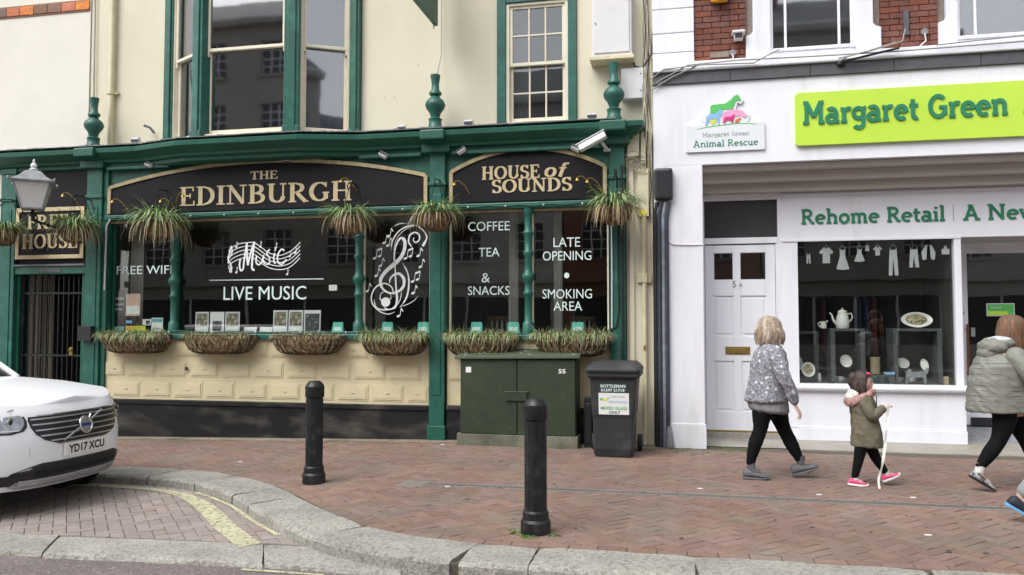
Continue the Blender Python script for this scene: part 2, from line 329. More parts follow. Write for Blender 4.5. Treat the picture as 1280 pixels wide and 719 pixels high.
def copy_tree(o, parent=None):
    c = o.copy(); COL.objects.link(c); c.parent = parent; ORIGIN[c.name] = ORIGIN.get(o.name, Vector((0,0,0)))
    for ch in o.children: copy_tree(ch, c)
    return c
def box(name, m, parent, *b, bevel=0, label=None): return MB().box(*b).build(name, m, parent, bevel=bevel, label=label)
def gz(x): return -0.02*max(0.0, -3.0-x)          # the street falls gently to the left
def fuse(mb, name, mats, parent, voxel=.008, smooth=4, fac=.5, fold=0.0, freq=(9, 9, 5)):
    """join overlapping volumes into one continuous skin"""
    me = mb.mesh('tmp', ['skin'])
    o = bpy.data.objects.new('tmp', me); COL.objects.link(o)
    r = o.modifiers.new('r', 'REMESH'); r.mode = 'VOXEL'; r.voxel_size = voxel; r.use_smooth_shade = True
    s = o.modifiers.new('s', 'SMOOTH'); s.iterations = smooth; s.factor = fac
    dg = bpy.context.evaluated_depsgraph_get(); dg.update()
    out = bpy.data.meshes.new_from_object(o.evaluated_get(dg))
    bpy.data.objects.remove(o); bpy.data.meshes.remove(me)
    if fold:
        nl = [v.normal.copy() for v in out.vertices]
        for v, vn in zip(out.vertices, nl):
            p = Vector((v.co.x*freq[0]+v.co.z*3, v.co.y*freq[1], v.co.z*freq[2]+v.co.x*4)); a = mnoise.noise(p); b_ = mnoise.noise(p*2.3+Vector((7,3,1)))
            v.co += vn*fold*((1-abs(a)*2.2)*.8+b_*.5)
    off = ORIGIN.get(parent.name, Vector((0,0,0))) if parent else Vector((0,0,0))
    out.transform(Matrix.Translation(-off)); out.materials.clear(); out.name = name
    for m in ([mats] if isinstance(mats, str) else mats): out.materials.append(M[m])
    ob = bpy.data.objects.new(name, out); COL.objects.link(ob)
    if parent: ob.parent = parent; ORIGIN[ob.name] = off
    return ob

# ------------------------------------------------------------------ lettering
def sans(txt, x0, x1, z0, h, y, m, parent, name='lettering', d=.003, bold=0.0, shear=0):
    """plain sans lettering fitted between x0 and x1 with its baseline at z0 and height h"""
    c = bpy.data.curves.new('t', 'FONT'); c.body = txt; c.size = 1; c.extrude = .001; c.offset = bold; c.shear = shear; c.resolution_u = 3
    o = bpy.data.objects.new('t', c); COL.objects.link(o)
    dg = bpy.context.evaluated_depsgraph_get(); dg.update()
    me = bpy.data.meshes.new_from_object(o.evaluated_get(dg)); bpy.data.objects.remove(o); bpy.data.curves.remove(c)
    xs = [v.co.x for v in me.vertices]; ys = [v.co.y for v in me.vertices]
    a, b, lo, hi = min(xs), max(xs), min(ys), max(ys)
    sx = (x1-x0)/(b-a); sz = h/(hi-lo); off = ORIGIN.get(parent.name, Vector((0,0,0))) if parent else Vector((0,0,0))
    for v in me.vertices:
        X, Z, D = v.co.x, v.co.y, v.co.z
        v.co = Vector((x0+(X-a)*sx, y-(d if D > 0 else 0), z0+(Z-lo)*sz)) - off
    me.materials.clear(); me.materials.append(M[m]); me.name = name
    o = bpy.data.objects.new(name, me); COL.objects.link(o)
    if parent: o.parent = parent; ORIGIN[o.name] = off
    return o
def arc(cx, cy, rx, ry, a0, a1, n=12):
    return [(cx+rx*math.cos(R(a0+(a1-a0)*i/n)), cy+ry*math.sin(R(a0+(a1-a0)*i/n))) for i in range(n+1)]
T, H_ = 'T', 'H'   # forced thick / thin; None = width follows the direction of the stroke
def V(x, a=0, b=1): return (T, [(x,a),(x,b)])
def Hb(x0, x1, y): return (H_, [(x0,y),(x1,y)])
def Sf(x, y, w=.15): return ('F', [(x-w,y),(x+w,y)])
SERIF = {
 'T': (.74, [V(.37,.0,1), ('F',[(.03,.965),(.71,.965)]), ('t',[(.05,1),(.05,.76)]), ('t',[(.69,1),(.69,.76)]), Sf(.37,.03,.17)]),
 'H': (.88, [V(.2), V(.68), Hb(.2,.68,.52), Sf(.2,.03), Sf(.2,.97), Sf(.68,.03), Sf(.68,.97)]),
 'E': (.72, [V(.2), ('F',[(.04,.97),(.62,.97)]), ('F',[(.04,.03),(.66,.03)]), Hb(.2,.48,.52), ('t',[(.61,1),(.61,.77)]), ('t',[(.65,0),(.65,.25)]), ('t',[(.48,.40),(.48,.64)])]),
 'F': (.68, [V(.2), ('F',[(.04,.97),(.62,.97)]), Hb(.2,.48,.52), ('t',[(.61,1),(.61,.75)]), ('t',[(.48,.40),(.48,.64)]), Sf(.2,.03,.17)]),
 'D': (.86, [V(.2), ('F',[(.04,.97),(.38,.97)]), ('F',[(.04,.03),(.38,.03)]), (None, arc(.36,.5,.36,.44,90,-90,16))]),
 'I': (.42, [V(.21), Sf(.21,.03,.17), Sf(.21,.97,.17)]),
 'N': (.90, [('h',[(.18,0),(.18,1)]), ('h',[(.72,0),(.72,1)]), (T,[(.17,.97),(.72,.04)]), Sf(.18,.03), ('F',[(.02,.97),(.22,.97)]), Sf(.72,.97)]),
 'B': (.78, [V(.2), ('F',[(.04,.97),(.38,.97)]), ('F',[(.04,.03),(.4,.03)]), Hb(.2,.4,.53), (None, arc(.36,.75,.22,.20,90,-90)), (None, arc(.38,.28,.26,.23,90,-90))]),
 'U': (.86, [V(.2,.32,1), (None, arc(.44,.32,.24,.27,180,360,14)), ('h',[(.68,.32),(.68,1)]), Sf(.2,.97), Sf(.68,.97,.13)]),
 'R': (.84, [V(.2), ('F',[(.04,.97),(.38,.97)]), Hb(.2,.4,.5), (None, arc(.36,.735,.23,.21,90,-90)), (T,[(.38,.48),(.72,.02)]), Sf(.2,.03), ('F',[(.64,.03),(.84,.03)])]),
 'G': (.88, [(None, arc(.46,.5,.34,.45,50,310,20)), (T,[(.70,.12),(.70,.42)]), Sf(.7,.44,.13), ('t',[(.70,.98),(.70,.72)])]),
 'O': (.90, [(None, arc(.45,.5,.34,.45,90,450,28))]),
 'S': (.64, [(None, arc(.32,.745,.2,.215,25,270,14)+arc(.32,.27,.22,.235,90,-160,14)[1:]), ('t',[(.52,1),(.52,.74)]), ('t',[(.1,.0),(.1,.27)])]),
 'o': (.62, [(None, arc(.3,.33,.22,.31,90,450,22))]),
 'f': (.44, [(T,[(.2,-.05),(.3,.7)]), (None, arc(.44,.72,.15,.23,175,50,10)), ('F',[(.1,.62),(.46,.62)])]),
 ' ': (.35, []),
}
def SS(x, y, w=.13): return (H_, [(x-w,y),(x+w,y)])
SLAB = {
 'M': (1.02, [V(.2), V(.82), (T,[(.2,.95),(.51,.3)]), (T,[(.82,.95),(.51,.3)]), SS(.17,.06), SS(.85,.06), ('H',[(.06,.94),(.25,.94)]), ('H',[(.77,.94),(.96,.94)])]),
 'A': (.92, [(T,[(.17,.04),(.46,.98)]), (T,[(.75,.04),(.46,.98)]), Hb(.27,.65,.33), SS(.17,.06), SS(.77,.06), ('H',[(.3,.94),(.5,.94)])]),
 'G': (.86, [(T, arc(.46,.5,.33,.43,45,330,20)), (T,[(.74,.14),(.74,.48)]), SS(.66,.46,.16)]),
 'N': (.98, [V(.2), V(.78), (T,[(.2,.95),(.78,.06)]), SS(.2,.06), ('H',[(.04,.94),(.22,.94)]), SS(.78,.94)]),
 'R': (.86, [V(.22), (T, [(.1,.93),(.42,.93)]+arc(.42,.71,.22,.22,90,-90)[1:]+[(.22,.49)]), (T,[(.42,.49),(.7,.06)]), SS(.22,.06), SS(.74,.06,.09)]),
 'a': (.64, [(T, arc(.28,.44,.2,.19,140,0,8)+[(.48,.05)]), (T, arc(.27,.2,.19,.16,0,360,20)), SS(.54,.05,.08)]),
 'c': (.56, [(T, arc(.32,.32,.23,.28,50,310,14))]),
 'e': (.62, [('c',[(.1,.34),(.54,.34)]), (T, arc(.32,.32,.23,.27,2,310,16))]),
 'g': (.64, [(T, arc(.29,.38,.21,.22,0,360,20)), (T, [(.5,.6),(.5,-.05)]+arc(.3,-.06,.2,.18,0,-150,10)[1:]), SS(.56,.6,.06)]),
 'h': (.72, [V(.18,0,1), (T, arc(.37,.4,.19,.2,150,0,8)+[(.56,.05)]), SS(.18,.05), SS(.56,.05,.11), ('H',[(.04,.96),(.2,.96)])]),
 'i': (.34, [V(.18,0,.62), SS(.18,.05,.13), ('H',[(.04,.59),(.18,.59)]), ('H',[(.1,.86),(.26,.86)])]),
 'l': (.34, [V(.18,0,1), SS(.18,.05,.13), ('H',[(.04,.96),(.18,.96)])]),
 'm': (1.02, [V(.18,0,.62), (T, arc(.34,.42,.17,.19,150,0,8)+[(.51,.05)]), (T, arc(.67,.42,.17,.19,150,0,8)+[(.84,.05)]), SS(.18,.05,.11), SS(.51,.05,.1), SS(.86,.05,.1), ('H',[(.04,.59),(.18,.59)])]),
 'n': (.72, [V(.18,0,.62), (T, arc(.37,.42,.19,.19,150,0,8)+[(.56,.05)]), SS(.18,.05,.12), SS(.57,.05,.11), ('H',[(.04,.59),(.18,.59)])]),
 'o': (.66, [(T, arc(.33,.32,.23,.28,0,360,24))]),
 'r': (.52, [V(.18,0,.62), (T, arc(.38,.38,.2,.22,160,60,6)), SS(.18,.05,.13), ('H',[(.04,.59),(.18,.59)])]),
 's': (.52, [(T, arc(.27,.45,.16,.14,30,270,10)+arc(.27,.18,.17,.14,90,-150,10)[1:])]),
 't': (.46, [(T, [(.2,.85),(.2,.2)]+arc(.33,.18,.13,.13,180,300,8)[1:]), ('H',[(.05,.59),(.42,.59)])]),
 'u': (.70, [(T, [(.16,.6),(.16,.24)]+arc(.33,.24,.17,.19,180,350,8)[1:]), V(.52,0,.62), SS(.58,.05,.08), ('H',[(.03,.59),(.16,.59)]), ('H',[(.4,.59),(.52,.59)])]),
 'w': (.94, [(T,[(.12,.6),(.28,.05)]), (T,[(.28,.05),(.47,.55)]), (T,[(.47,.55),(.66,.05)]), (T,[(.66,.05),(.82,.6)]), SS(.12,.59,.1), SS(.82,.59,.1)]),
 ' ': (.34, []), '|': (.3, [])}
def drawn(txt, font, x0, x1, z0, h, y, m, parent, thick=.19, thin=.06, name='lettering', d=.012, shear=0.0, slab=False, rise=0.0):
    """built letters: strokes with serifs, fitted between x0 and x1; cap height h"""
    tot = sum(font[c][0] for c in txt); sx = (x1-x0)/tot; mb = MB(); x = x0; k = 0; each = h > .15; last = None
    for c in txt:
        adv, st = font[c]
        if each and mb.v: last = mb.build('letter', m, parent); mb = MB()
        for kind, pts in st:
            P = [(x+(px+shear*pz)*sx, z0+pz*h+rise*((x-x0)/(x1-x0))) for px, pz in pts]
            if len(pts) > 2 or kind is None:
                ws = []
                for i in range(len(pts)):
                    a = pts[max(i-1,0)]; b = pts[min(i+1,len(pts)-1)]; q = math.hypot(b[0]-a[0], b[1]-a[1]) or 1
                    s_ = abs(b[1]-a[1])/q
                    ws.append((thick if slab else thin+(thick-thin)*s_**1.3)*(sx if s_ > .7 else h)*.5+(thick if slab else thin+(thick-thin)*s_**1.3)*h*.5)
            else:
                vert = abs(pts[1][0]-pts[0][0]) < .3*abs(pts[1][1]-pts[0][1])
                w = {T: thick, H_: thick*.82 if slab else thin*1.1, 'F': thin, 't': thin, 'h': thin*1.15, 'c': thick*.62}[kind]
                ws = w*((sx+h)/2 if vert else h)
            k += 1; mb.ribbon(P, ws, y, d+.0004*(k % 7))
        x += adv*sx
    return mb.build('letter' if each else name, m, parent)

# ================================================================== THE SETTING
random.seed(7)
def sheet(name, xs, y0, y1, dz, m, depth=.0, ny=2):
    """ground sheet following the fall of the street"""
    mb = MB(); vs = []; fs = []; ys = [y0+(y1-y0)*j/ny for j in range(ny+1)]
    for x in xs:
        for y in ys: vs.append((x, y, gz(x)+dz))
    k = ny+1
    for i in range(len(xs)-1):
        for j in range(ny): fs.append((i*k+j, (i+1)*k+j, (i+1)*k+j+1, i*k+j+1))
    mb.add(vs, fs); return mb.build(name, m, kind='structure')
XS = [-140, -60, -30, -20, -14, -10, -6, -3, 0, 6, 20, 60, 140]
def gfar(n, y0, y1, dz, m): return sheet(n, XS, y0, y1, dz, m)
gfar('ground', -150, 150, -.62, 'asphalt')
road = gfar('road', -19.0, -4.9, -.125, 'asphalt')
gfar('far_pavement', -23.0, -19.0, -.02, 'concrete')

# --- kerb line: centre path, then stones cut at the joints one sees
CP = [(-40,-2.60),(-14,-2.60),(-9,-2.60),(-6.6,-2.58),(-5.6,-2.62),(-4.75,-2.86),(-3.95,-3.40),(-3.2,-4.12),(-2.45,-4.73),(-1.75,-4.99),(-.9,-5.03),(1.5,-5.02),(6,-5.02),(40,-5.02)]
def catmull(P, n=14):
    out = []
    for i in range(len(P)-1):
        p0 = P[max(i-1,0)]; p1 = P[i]; p2 = P[i+1]; p3 = P[min(i+2,len(P)-1)]
        for k in range(n):
            t = k/n; out.append(tuple(.5*((2*p1[j])+(-p0[j]+p2[j])*t+(2*p0[j]-5*p1[j]+4*p2[j]-p3[j])*t*t+(-p0[j]+3*p1[j]-3*p2[j]+p3[j])*t**3) for j in (0,1)))
    out.append(P[-1]); return out
KP = catmull(CP)
def _ky(x):
    for a, b in zip(KP, KP[1:]):
        if a[0] <= x <= b[0]: return a[1]+(b[1]-a[1])*(x-a[0])/max(b[0]-a[0], 1e-6)
    return KP[0][1] if x < KP[0][0] else KP[-1][1]
KTAB = [_ky(-18+.02*i) for i in range(1400)]
def kerb_y(x):                              # centre line of the kerb at x
    q = (x+18)/.02; i = max(0, min(1398, int(q))); return KTAB[i]+(KTAB[i+1]-KTAB[i])*max(0, min(1, q-i))
def kerb_dir(x):
    a = kerb_y(x-.08); b = kerb_y(x+.08); v = Vector((.16, b-a)); v.normalize(); return v
def kdist(x, y):                            # signed distance to the kerb line, + on the pavement side
    if y > kerb_y(x)+1.6 and (x < -6 or y > -2.1 or x > -1): return 2.0, x
    best = None
    xx = x-1.2
    while xx <= x+1.2:
        d = (x-xx)**2+(y-kerb_y(xx))**2
        if best is None or d < best[0]: best = (d, xx)
        xx += .06
    d, xx = best; t = kerb_dir(xx); p = Vector((x-xx, y-kerb_y(xx)))
    return (-t.y*p.x+t.x*p.y), xx
KW = .235
def stone(xa, xb, gap=.008, name='kerb_stone', parent=None, ztop=.006, half=KW, path=kerb_y, pdir=kerb_dir, zb=-.25, jag=0.0, seed=0):
    rnd = random.Random(seed); n = max(3, int((xb-xa)/.12)); rings = []; tl = rnd.uniform(-.004,.004)
    prof = [(-half,zb),(-half,-.03),(-half+.012,-.008),(-half+.035,0),(-half*.4,.002),(0,.003),(half*.5,.002),(half-.02,0),(half,-.012),(half,zb)]
    for i in range(n+1):
        x = xa+gap/2+(xb-xa-gap)*i/n; c = Vector((x, path(x))); t = pdir(x); nrm = Vector((-t.y, t.x))
        row = []
        for o, z in prof:
            j = Vector((0,0,0))
            if z > zb: j = Vector((rnd.uniform(-.004,.004), rnd.uniform(-.005,.005), rnd.uniform(-.003,.003)))
            e = 0
            if i in (0, n) and z > -.02: e = -.007
            p = c+nrm*o+t*(jag*o if i in (0, n) else 0)
            row.append(Vector((p.x, p.y, gz(x)+ztop+z+e+tl))+j)
        rings.append(row)
    mb = MB(); mb.rings(rings, smooth=False); return mb.build(name, 'granite', parent)
kerb_bed = MB()
rows = []
for i in range(0, 106):
    x = -16+i*.22; t = kerb_dir(x); c = Vector((x, kerb_y(x))); nn = Vector((-t.y,t.x))
    rows.append([Vector((*(c+nn*o), gz(x)+z)) for o, z in ((-.215,-.3),(-.215,-.02),(.225,-.02),(.225,-.3))])
kerb_bed.rings(rows, smooth=False)
kerb = kerb_bed.build('kerb', 'paving_joint', kind='structure')
JX = [-15,-14.1,-13.2,-12.3,-11.4,-10.5,-9.6,-8.8,-7.95,-7.1,-6.35,-5.45,-4.68,-3.92,-3.55,-2.52,-1.45,-.98,.07,1.5,2.45,3.4,4.35,5.3,6.3]
for i, (a, b) in enumerate(zip(JX, JX[1:])):
    stone(a, b, gap=.022 if abs(a+1.45) < .01 or abs(b+1.45) < .01 else .012, parent=kerb, seed=i, jag=random.Random(i).uniform(-.15,.15))
# --- flush kerb in front of the parking bay
fy = lambda x: -5.035; fd = lambda x: Vector((1, 0))
fk = MB(); fk.add([(-16,-5.27,gz(-16)-.13),(-3,-5.27,-.13),(-1.9,-5.27,-.13),(-1.9,-4.80,-.13),(-3,-4.80,-.13),(-16,-4.80,gz(-16)-.13)], [(0,1,4,5),(1,2,3,4)])
flush = fk.build('flush_kerb', 'paving_joint', kind='structure')
FX = [-15.5,-14,-12.4,-10.9,-9.4,-7.9,-6.3,-4.72,-2.95,-1.95]
for i, (a, b) in enumerate(zip(FX, FX[1:])):
    stone(a, b, gap=.016, parent=flush, ztop=-.088, half=.24, path=fy, pdir=fd, zb=-.12, seed=40+i, jag=-.55 if i else 0)

# --- brick paving, laid in herringbone
BW = .1
def clip_poly(P, nx, ny, c):
    out = []
    for i in range(len(P)):
        a = P[i]; b = P[(i+1)%len(P)]; da = a[0]*nx+a[1]*ny-c; db = b[0]*nx+b[1]*ny-c
        if da >= 0: out.append(a)
        if (da >= 0) != (db >= 0): t = da/(da-db); out.append((a[0]+(b[0]-a[0])*t, a[1]+(b[1]-a[1])*t))
    return out
def herring(x0, x1, y0, y1, ang, org):
    ca, sa = math.cos(R(ang)), math.sin(R(ang)); rad = int((math.hypot(x1-x0, y1-y0))/BW)+4; cx, cy = (x0+x1)/2, (y0+y1)/2
    i0 = round(((cx-org[0])*ca+(cy-org[1])*sa)/BW); j0 = round((-(cx-org[0])*sa+(cy-org[1])*ca)/BW)
    for i in range(i0-rad, i0+rad):
        for j in range(j0-rad, j0+rad):
            r = (i-j) % 4
            if r not in (0, 3): continue
            w, h = (2, 1) if r == 0 else (1, 2)
            u, v = (i+w/2)*BW, (j+h/2)*BW
            X = org[0]+u*ca-v*sa; Y = org[1]+u*sa+v*ca
            if x0-.2 < X < x1+.2 and y0-.2 < Y < y1+.2: yield X, Y, r, w*BW, h*BW
def brick_poly(X, Y, w, h, ang, gap=.006):
    ca, sa = math.cos(R(ang)), math.sin(R(ang)); a, b = w/2-gap/2, h/2-gap/2
    return [(X+p*ca-q*sa, Y+p*sa+q*ca) for p, q in ((-a,-b),(a,-b),(a,b),(-a,b))]
def brick_geo(mb, P, ztop, rnd, dep=.012, bev=.003):
    n = len(P); cx = sum(p[0] for p in P)/n; cy = sum(p[1] for p in P)/n; tx, ty = rnd.uniform(-.014,.014), rnd.uniform(-.014,.014); dz = rnd.uniform(-.002,.0015)
    def zz(p): return ztop(p[0])+dz+(p[0]-cx)*tx+(p[1]-cy)*ty
    ins = []
    for p in P:
        d = math.hypot(p[0]-cx, p[1]-cy) or 1; k = max(0, 1-bev*1.5/d); ins.append((cx+(p[0]-cx)*k, cy+(p[1]-cy)*k))
    vs = [(*p, zz(p)) for p in ins]+[(*p, zz(p)-bev*.8) for p in P]+[(*p, zz(p)-dep) for p in P]
    fs = [tuple(range(n))]+[(n+i, n+(i+1)%n, (i+1)%n, i) for i in range(n)]+[(2*n+i, 2*n+(i+1)%n, n+(i+1)%n, n+i) for i in range(n)]
    mb.add(vs, fs)
def area(P): return abs(sum(P[i][0]*P[(i+1)%len(P)][1]-P[(i+1)%len(P)][0]*P[i][1] for i in range(len(P))))/2
def infield(x, y, z):                       # in the photograph's field of view
    v = Vector((x, y+10.35, z-1.55)); r = v.x*math.cos(R(12))+v.y*math.sin(R(12)); d = -v.x*math.sin(R(12))+v.y*math.cos(R(12))
    return d > 1 and abs(r/d) < .65 and z-1.55 > -d*.325
def pave(name, x0, x1, y0, y1, ang, org, dz, m, keep, clips, edge=(), nind=300):
    base = []
    for X, Y, r, w, h in herring(x0, x1, y0, y1, ang, org):
        ok = keep(X, Y)
        if ok is False: continue
        P = brick_poly(X, Y, w, h, ang); full = True
        for nx, ny, c in clips(X, Y):
            Q = clip_poly(P, nx, ny, c)
            if len(Q) != len(P) or any(abs(Q[k][0]-P[k][0]) > 1e-6 for k in range(len(Q))): full = False
            P = Q
            if len(P) < 3: break
        if len(P) < 3 or area(P) < .0006: continue
        base.append((X, Y, P))
    for P in edge: base.append((sum(p[0] for p in P)/4, sum(p[1] for p in P)/4, P))
    base.sort(key=lambda b: (0 if infield(b[0], b[1], gz(b[0])+dz) else 1, b[0]**2+(b[1]+10.35)**2))
    return base
def ztop_f(dz): return lambda x: gz(x)+dz

# pavement base and bricks
pv = MB(); xs = [-16+.25*i for i in range(0, 93)]
vs = []; fs = []
for x in xs: vs += [(x, kerb_y(x)+.15, gz(x)-.007), (x, .9, gz(x)-.007)]
fs = [(2*i, 2*i+2, 2*i+3, 2*i+1) for i in range(len(xs)-1)]
pv.add(vs, fs); pavement = pv.build('pavement', 'paving_joint', kind='structure')
DR0, DR1 = -2.915, -2.765      # drain
def keep_p(X, Y):
    if Y > .0+.02 or X > 6 or X < -12.5: return False
    d, xx = kdist(X, Y); return d > KW+.02
def clips_p(X, Y):
    d, xx = kdist(X, Y); c = []
    off = KW+.004+(.108 if True else 0)
    if d < .6:
        t = kerb_dir(xx); n = Vector((-t.y, t.x)); p = Vector((xx, kerb_y(xx))); c.append((n.x, n.y, n.x*p.x+n.y*p.y+off))
    if X > -2.44-.15:
        if Y > (DR0+DR1)/2: c.append((0, 1, DR1+.004) if X > -2.5 else (0,1,-99))
        else: c.append((0, -1, -(DR0-.004)) if X > -2.5 else (0,1,-99))
    c.append((0, -1, .16 if X > -.2 else .05))
    return c
edge = []; xx = -12.0
while xx < 6:                                # stretcher course along the kerb
    t = kerb_dir(xx+.1); n = Vector((-t.y, t.x)); dx = .203*t.x
    a = Vector((xx+.003, kerb_y(xx+.003))); b = Vector((xx+dx-.004, kerb_y(xx+dx-.004)))
    ta, tb = kerb_dir(a.x), kerb_dir(b.x); na, nb = Vector((-ta.y,ta.x)), Vector((-tb.y,tb.x))
    edge.append([tuple(a+na*(KW+.006)), tuple(b+nb*(KW+.006)), tuple(b+nb*(KW+.104)), tuple(a+na*(KW+.104))]); xx += dx
B = pave('pavement', -12.5, 6, -4.9, 0, 45, (0, 0), 0, None, keep_p, clips_p, edge)
shared = {}
rnd = random.Random(3)
def lay(B, parent, m, dz, nind=300):
    st = MB(); k = 0
    for X, Y, P in B:
        if k < nind:
            o = Vector((X, Y, gz(X)+dz)); mb = MB()
            if len(P) == 4 and abs(area(P)-.018236) < 1e-4:     # a whole brick: share the mesh
                d = Vector(P[1])-Vector(P[0]); an = round(math.degrees(math.atan2(d.y, d.x))); key = (m, an, round(d.length, 2), k % 3)
                if key not in shared:
                    brick_geo(mb, [(p[0]-X, p[1]-Y) for p in P], lambda x: 0, rnd); shared[key] = mb.mesh('brick', [m])
                me = shared[key]
            else:
                brick_geo(mb, [(p[0]-X, p[1]-Y) for p in P], lambda x: 0, rnd); me = mb.mesh('brick', [m])
            ob = bpy.data.objects.new('brick', me); COL.objects.link(ob); ob.parent = parent; ob.location = o
            ob.rotation_euler = (rnd.uniform(-.008,.008), (-.02 if X < -3 else 0)+rnd.uniform(-.008,.008), 0)
        else: brick_geo(st, P, ztop_f(dz), rnd)
        k += 1
    st.build('brick_field', m, parent, kind='stuff')
lay(B, pavement, 'paving_red', .0)

# parking bay
bay = MB(); vs = []; xs = [-16+.25*i for i in range(0, 58)]
for x in xs: vs += [(x, -5.0, gz(x)-.098), (x, kerb_y(x)-.02, gz(x)-.098)]
bay.add(vs, [(2*i, 2*i+2, 2*i+3, 2*i+1) for i in range(len(xs)-1)]); parking = bay.build('parking_bay', 'paving_joint', kind='structure')
def keep_b(X, Y):
    if Y < -4.93 or X < -11.5 or X > -2.2: return False
    d, xx = kdist(X, Y); return d < -.12
B2 = pave('bay', -11.5, -2.2, -4.95, -2.5, 41, (.03, .02), -.09, None, keep_b, lambda X, Y: [(0, 1, -4.79)])
lay(B2, parking, 'paving_bay', -.088)
# worn yellow line bending round the bay
yl = MB(); rows = []
x = -6.8
while x < -2.75:
    t = kerb_dir(x); n = Vector((-t.y, t.x)); c = Vector((x, kerb_y(x)))
    o1 = -(.34 if x < -4.6 else .34+.10*(x+4.6)/1.6); w = .10 if x < -5 else .10+.07*min(1, (x+5)/1.2)
    rows.append([c+n*o1, c+n*(o1-w)]); x += .1
vs = []; z = lambda p: gz(p.x)-.0825
for a, b in rows: vs += [(a.x,a.y,z(a)), (b.x,b.y,z(b))]
k_ = len(vs); rr = []
for x in [-4.6+.1*i for i in range(18)]:
    t = kerb_dir(x); n = Vector((-t.y, t.x)); c = Vector((x, kerb_y(x))); rr.append([c+n*-.245, c+n*-.285])
for a, b in rr: vs += [(a.x,a.y,z(a)), (b.x,b.y,z(b))]
fs = [(2*i, 2*i+1, 2*i+3, 2*i+2) for i in range(len(rows)-1)]+[(k_+2*i, k_+2*i+1, k_+2*i+3, k_+2*i+2) for i in range(len(rr)-1)]
yl.add(vs, [f for f in fs]); yl.build('yellow_line', 'yellow_line', parking)
rl = MB(); rl.add([(-2.95,-5.34,-.1195),(-2.35,-5.335,-.1195),(-2.35,-5.305,-.1195),(-2.95,-5.30,-.1195)], [(0,1,2,3)]); rl.build('yellow_line', 'yellow_line', road)

# pale strip of dirt and mortar along the wall foot, concrete apron before the shop
ap = MB(); ap.add([(1.30,.12,.004),(6.5,.12,.004),(6.5,.62,.075),(1.30,.62,.075),(-.2,.16,.004),(1.30,.16,.004),(1.30,.62,.06),(-.2,.62,.06),(1.3,.12,-.1),(6.5,.12,-.1)], [(0,1,2,3),(4,5,6,7),(8,9,1,0)])
ap.build('shop_apron', 'concrete', kind='structure')
dirt = MB(); vs = []; rnd5 = random.Random(5); n = 90
for i in range(n+1):
    x = -9.0+8.7*i/n; w = .22+.09*mnoise.noise(Vector((x*1.7,0,0)))+.04*rnd5.random()
    vs += [(x,.05,gz(x)+.006),(x,-max(.04,w),gz(x)+.0035)]
dirt.add(vs, [(2*i+1,2*i+3,2*i+2,2*i) for i in range(n)])
dirt.build('wall_foot_dirt', 'wall_foot', kind='structure')

gum = MB(); rg_ = random.Random(77)
for i in range(150):
    x = rg_.uniform(-8,4.5); y = rg_.uniform(-4.5,-.5)
    if kdist(x, y)[0] < .4: continue
    r = rg_.uniform(.008,.02); gum.lathe([(r,.0045),(r*.8,.0062)], (x,y,gz(x)), 7, sy=rg_.uniform(.6,1))
gum.build('gum_spots', 'gum', pavement, kind='stuff')
# linear drain
dr = thing('drain_channel', 'narrow slotted metal drain running across the red brick pavement', 'drain', (1.7,(DR0+DR1)/2,0))
MB().box(-2.44,6,DR0,DR0+.035,-.09,.001).box(-2.44,6,DR1-.035,DR1,-.09,.001).build('edging', 'drain_edge', dr)
MB().box(-2.44,6,DR0+.035,DR1-.035,-.09,-.045).build('channel', 'paving_joint', dr)
MB().box(-2.70,-2.44,-3.0,-2.74,-.02,.003).build('end_block', 'drain_edge', dr, bevel=.004)
g = MB(); x = -2.43
while x < 6: g.box(x, x+.014, DR0+.035, DR1-.035, -.02, -.003); x += .032
g.box(-2.43,6,(DR0+DR1)/2-.006,(DR0+DR1)/2+.006,-.021,-.0035)
g.build('grating', 'drain_metal', dr, kind='stuff')
# small litter specks on the paving
for i, (x, y) in enumerate([(-3.02,-.42),(-5.0,-1.9),(.15,-2.55),(1.2,-2.6),(2.0,-2.55),(-2.2,-2.95),(1.75,-3.9)]):
    mb = MB(); mb.lathe([(.03,.002),(.028,.006),(.012,.009)], (x,y,gz(x)), 7, sy=.6)
    tag(mb.build('litter_scrap', 'litter_white'), ['white scrap of litter by the wall foot just left of the green cabinet','tiny white scrap on the pavement left of the further bollard','tiny white scrap between the drain and the white pier','tiny white scrap below the feet of the woman in the floral jacket','tiny white scrap between the girl and the right hand walker','pale scrap beside the left end of the drain','tiny white scrap in front of the drain near the right edge'][i], 'litter', 'scraps of litter on the pavement')

# ================================================================== THE PUB
pub = thing('pub_building', 'cream rendered pub with a dark green timber shopfront and canted bay window', 'building', (-5.3, .4, 0))
PW = .25                                            # face of the upper wall
def frame_x(o, u, nrm=None):                        # local frame: x along u, y into the wall, z up
    u = Vector((*u, 0)).normalized(); v = Vector((-u.y, u.x, 0)); return Matrix(((u.x, v.x, 0, o[0]), (u.y, v.y, 0, o[1]), (0, 0, 1, 0), (0, 0, 0, 1)))
# upper wall with the openings left out
wall = MB()
for a in [(-8.92,-7.6,4.0,9.5),(-4.45,-2.46,4.0,9.5),(-1.355,-.34,3.9,9.5),(-7.6,-4.45,7.2,9.5),(-2.46,-1.355,6.1,9.5),(-2.46,-1.355,4.0,4.27)]:
    wall.box(a[0],a[1],PW,PW+.35,a[2],a[3])
wall.build('wall', 'cream_wall', pub)
MB().box(-10.9,-.34,3.2,3.5,-.3,9.5).box(-.36,-.34,.61,3.2,-.2,9.5).box(-10.95,-10.9,.61,3.5,-.3,9.5).build('rear_wall', 'interior_dark', pub)
MB().box(-11.0,-.3,.0,3.6,9.5,9.62).build('roof', 'roof_slate', pub)
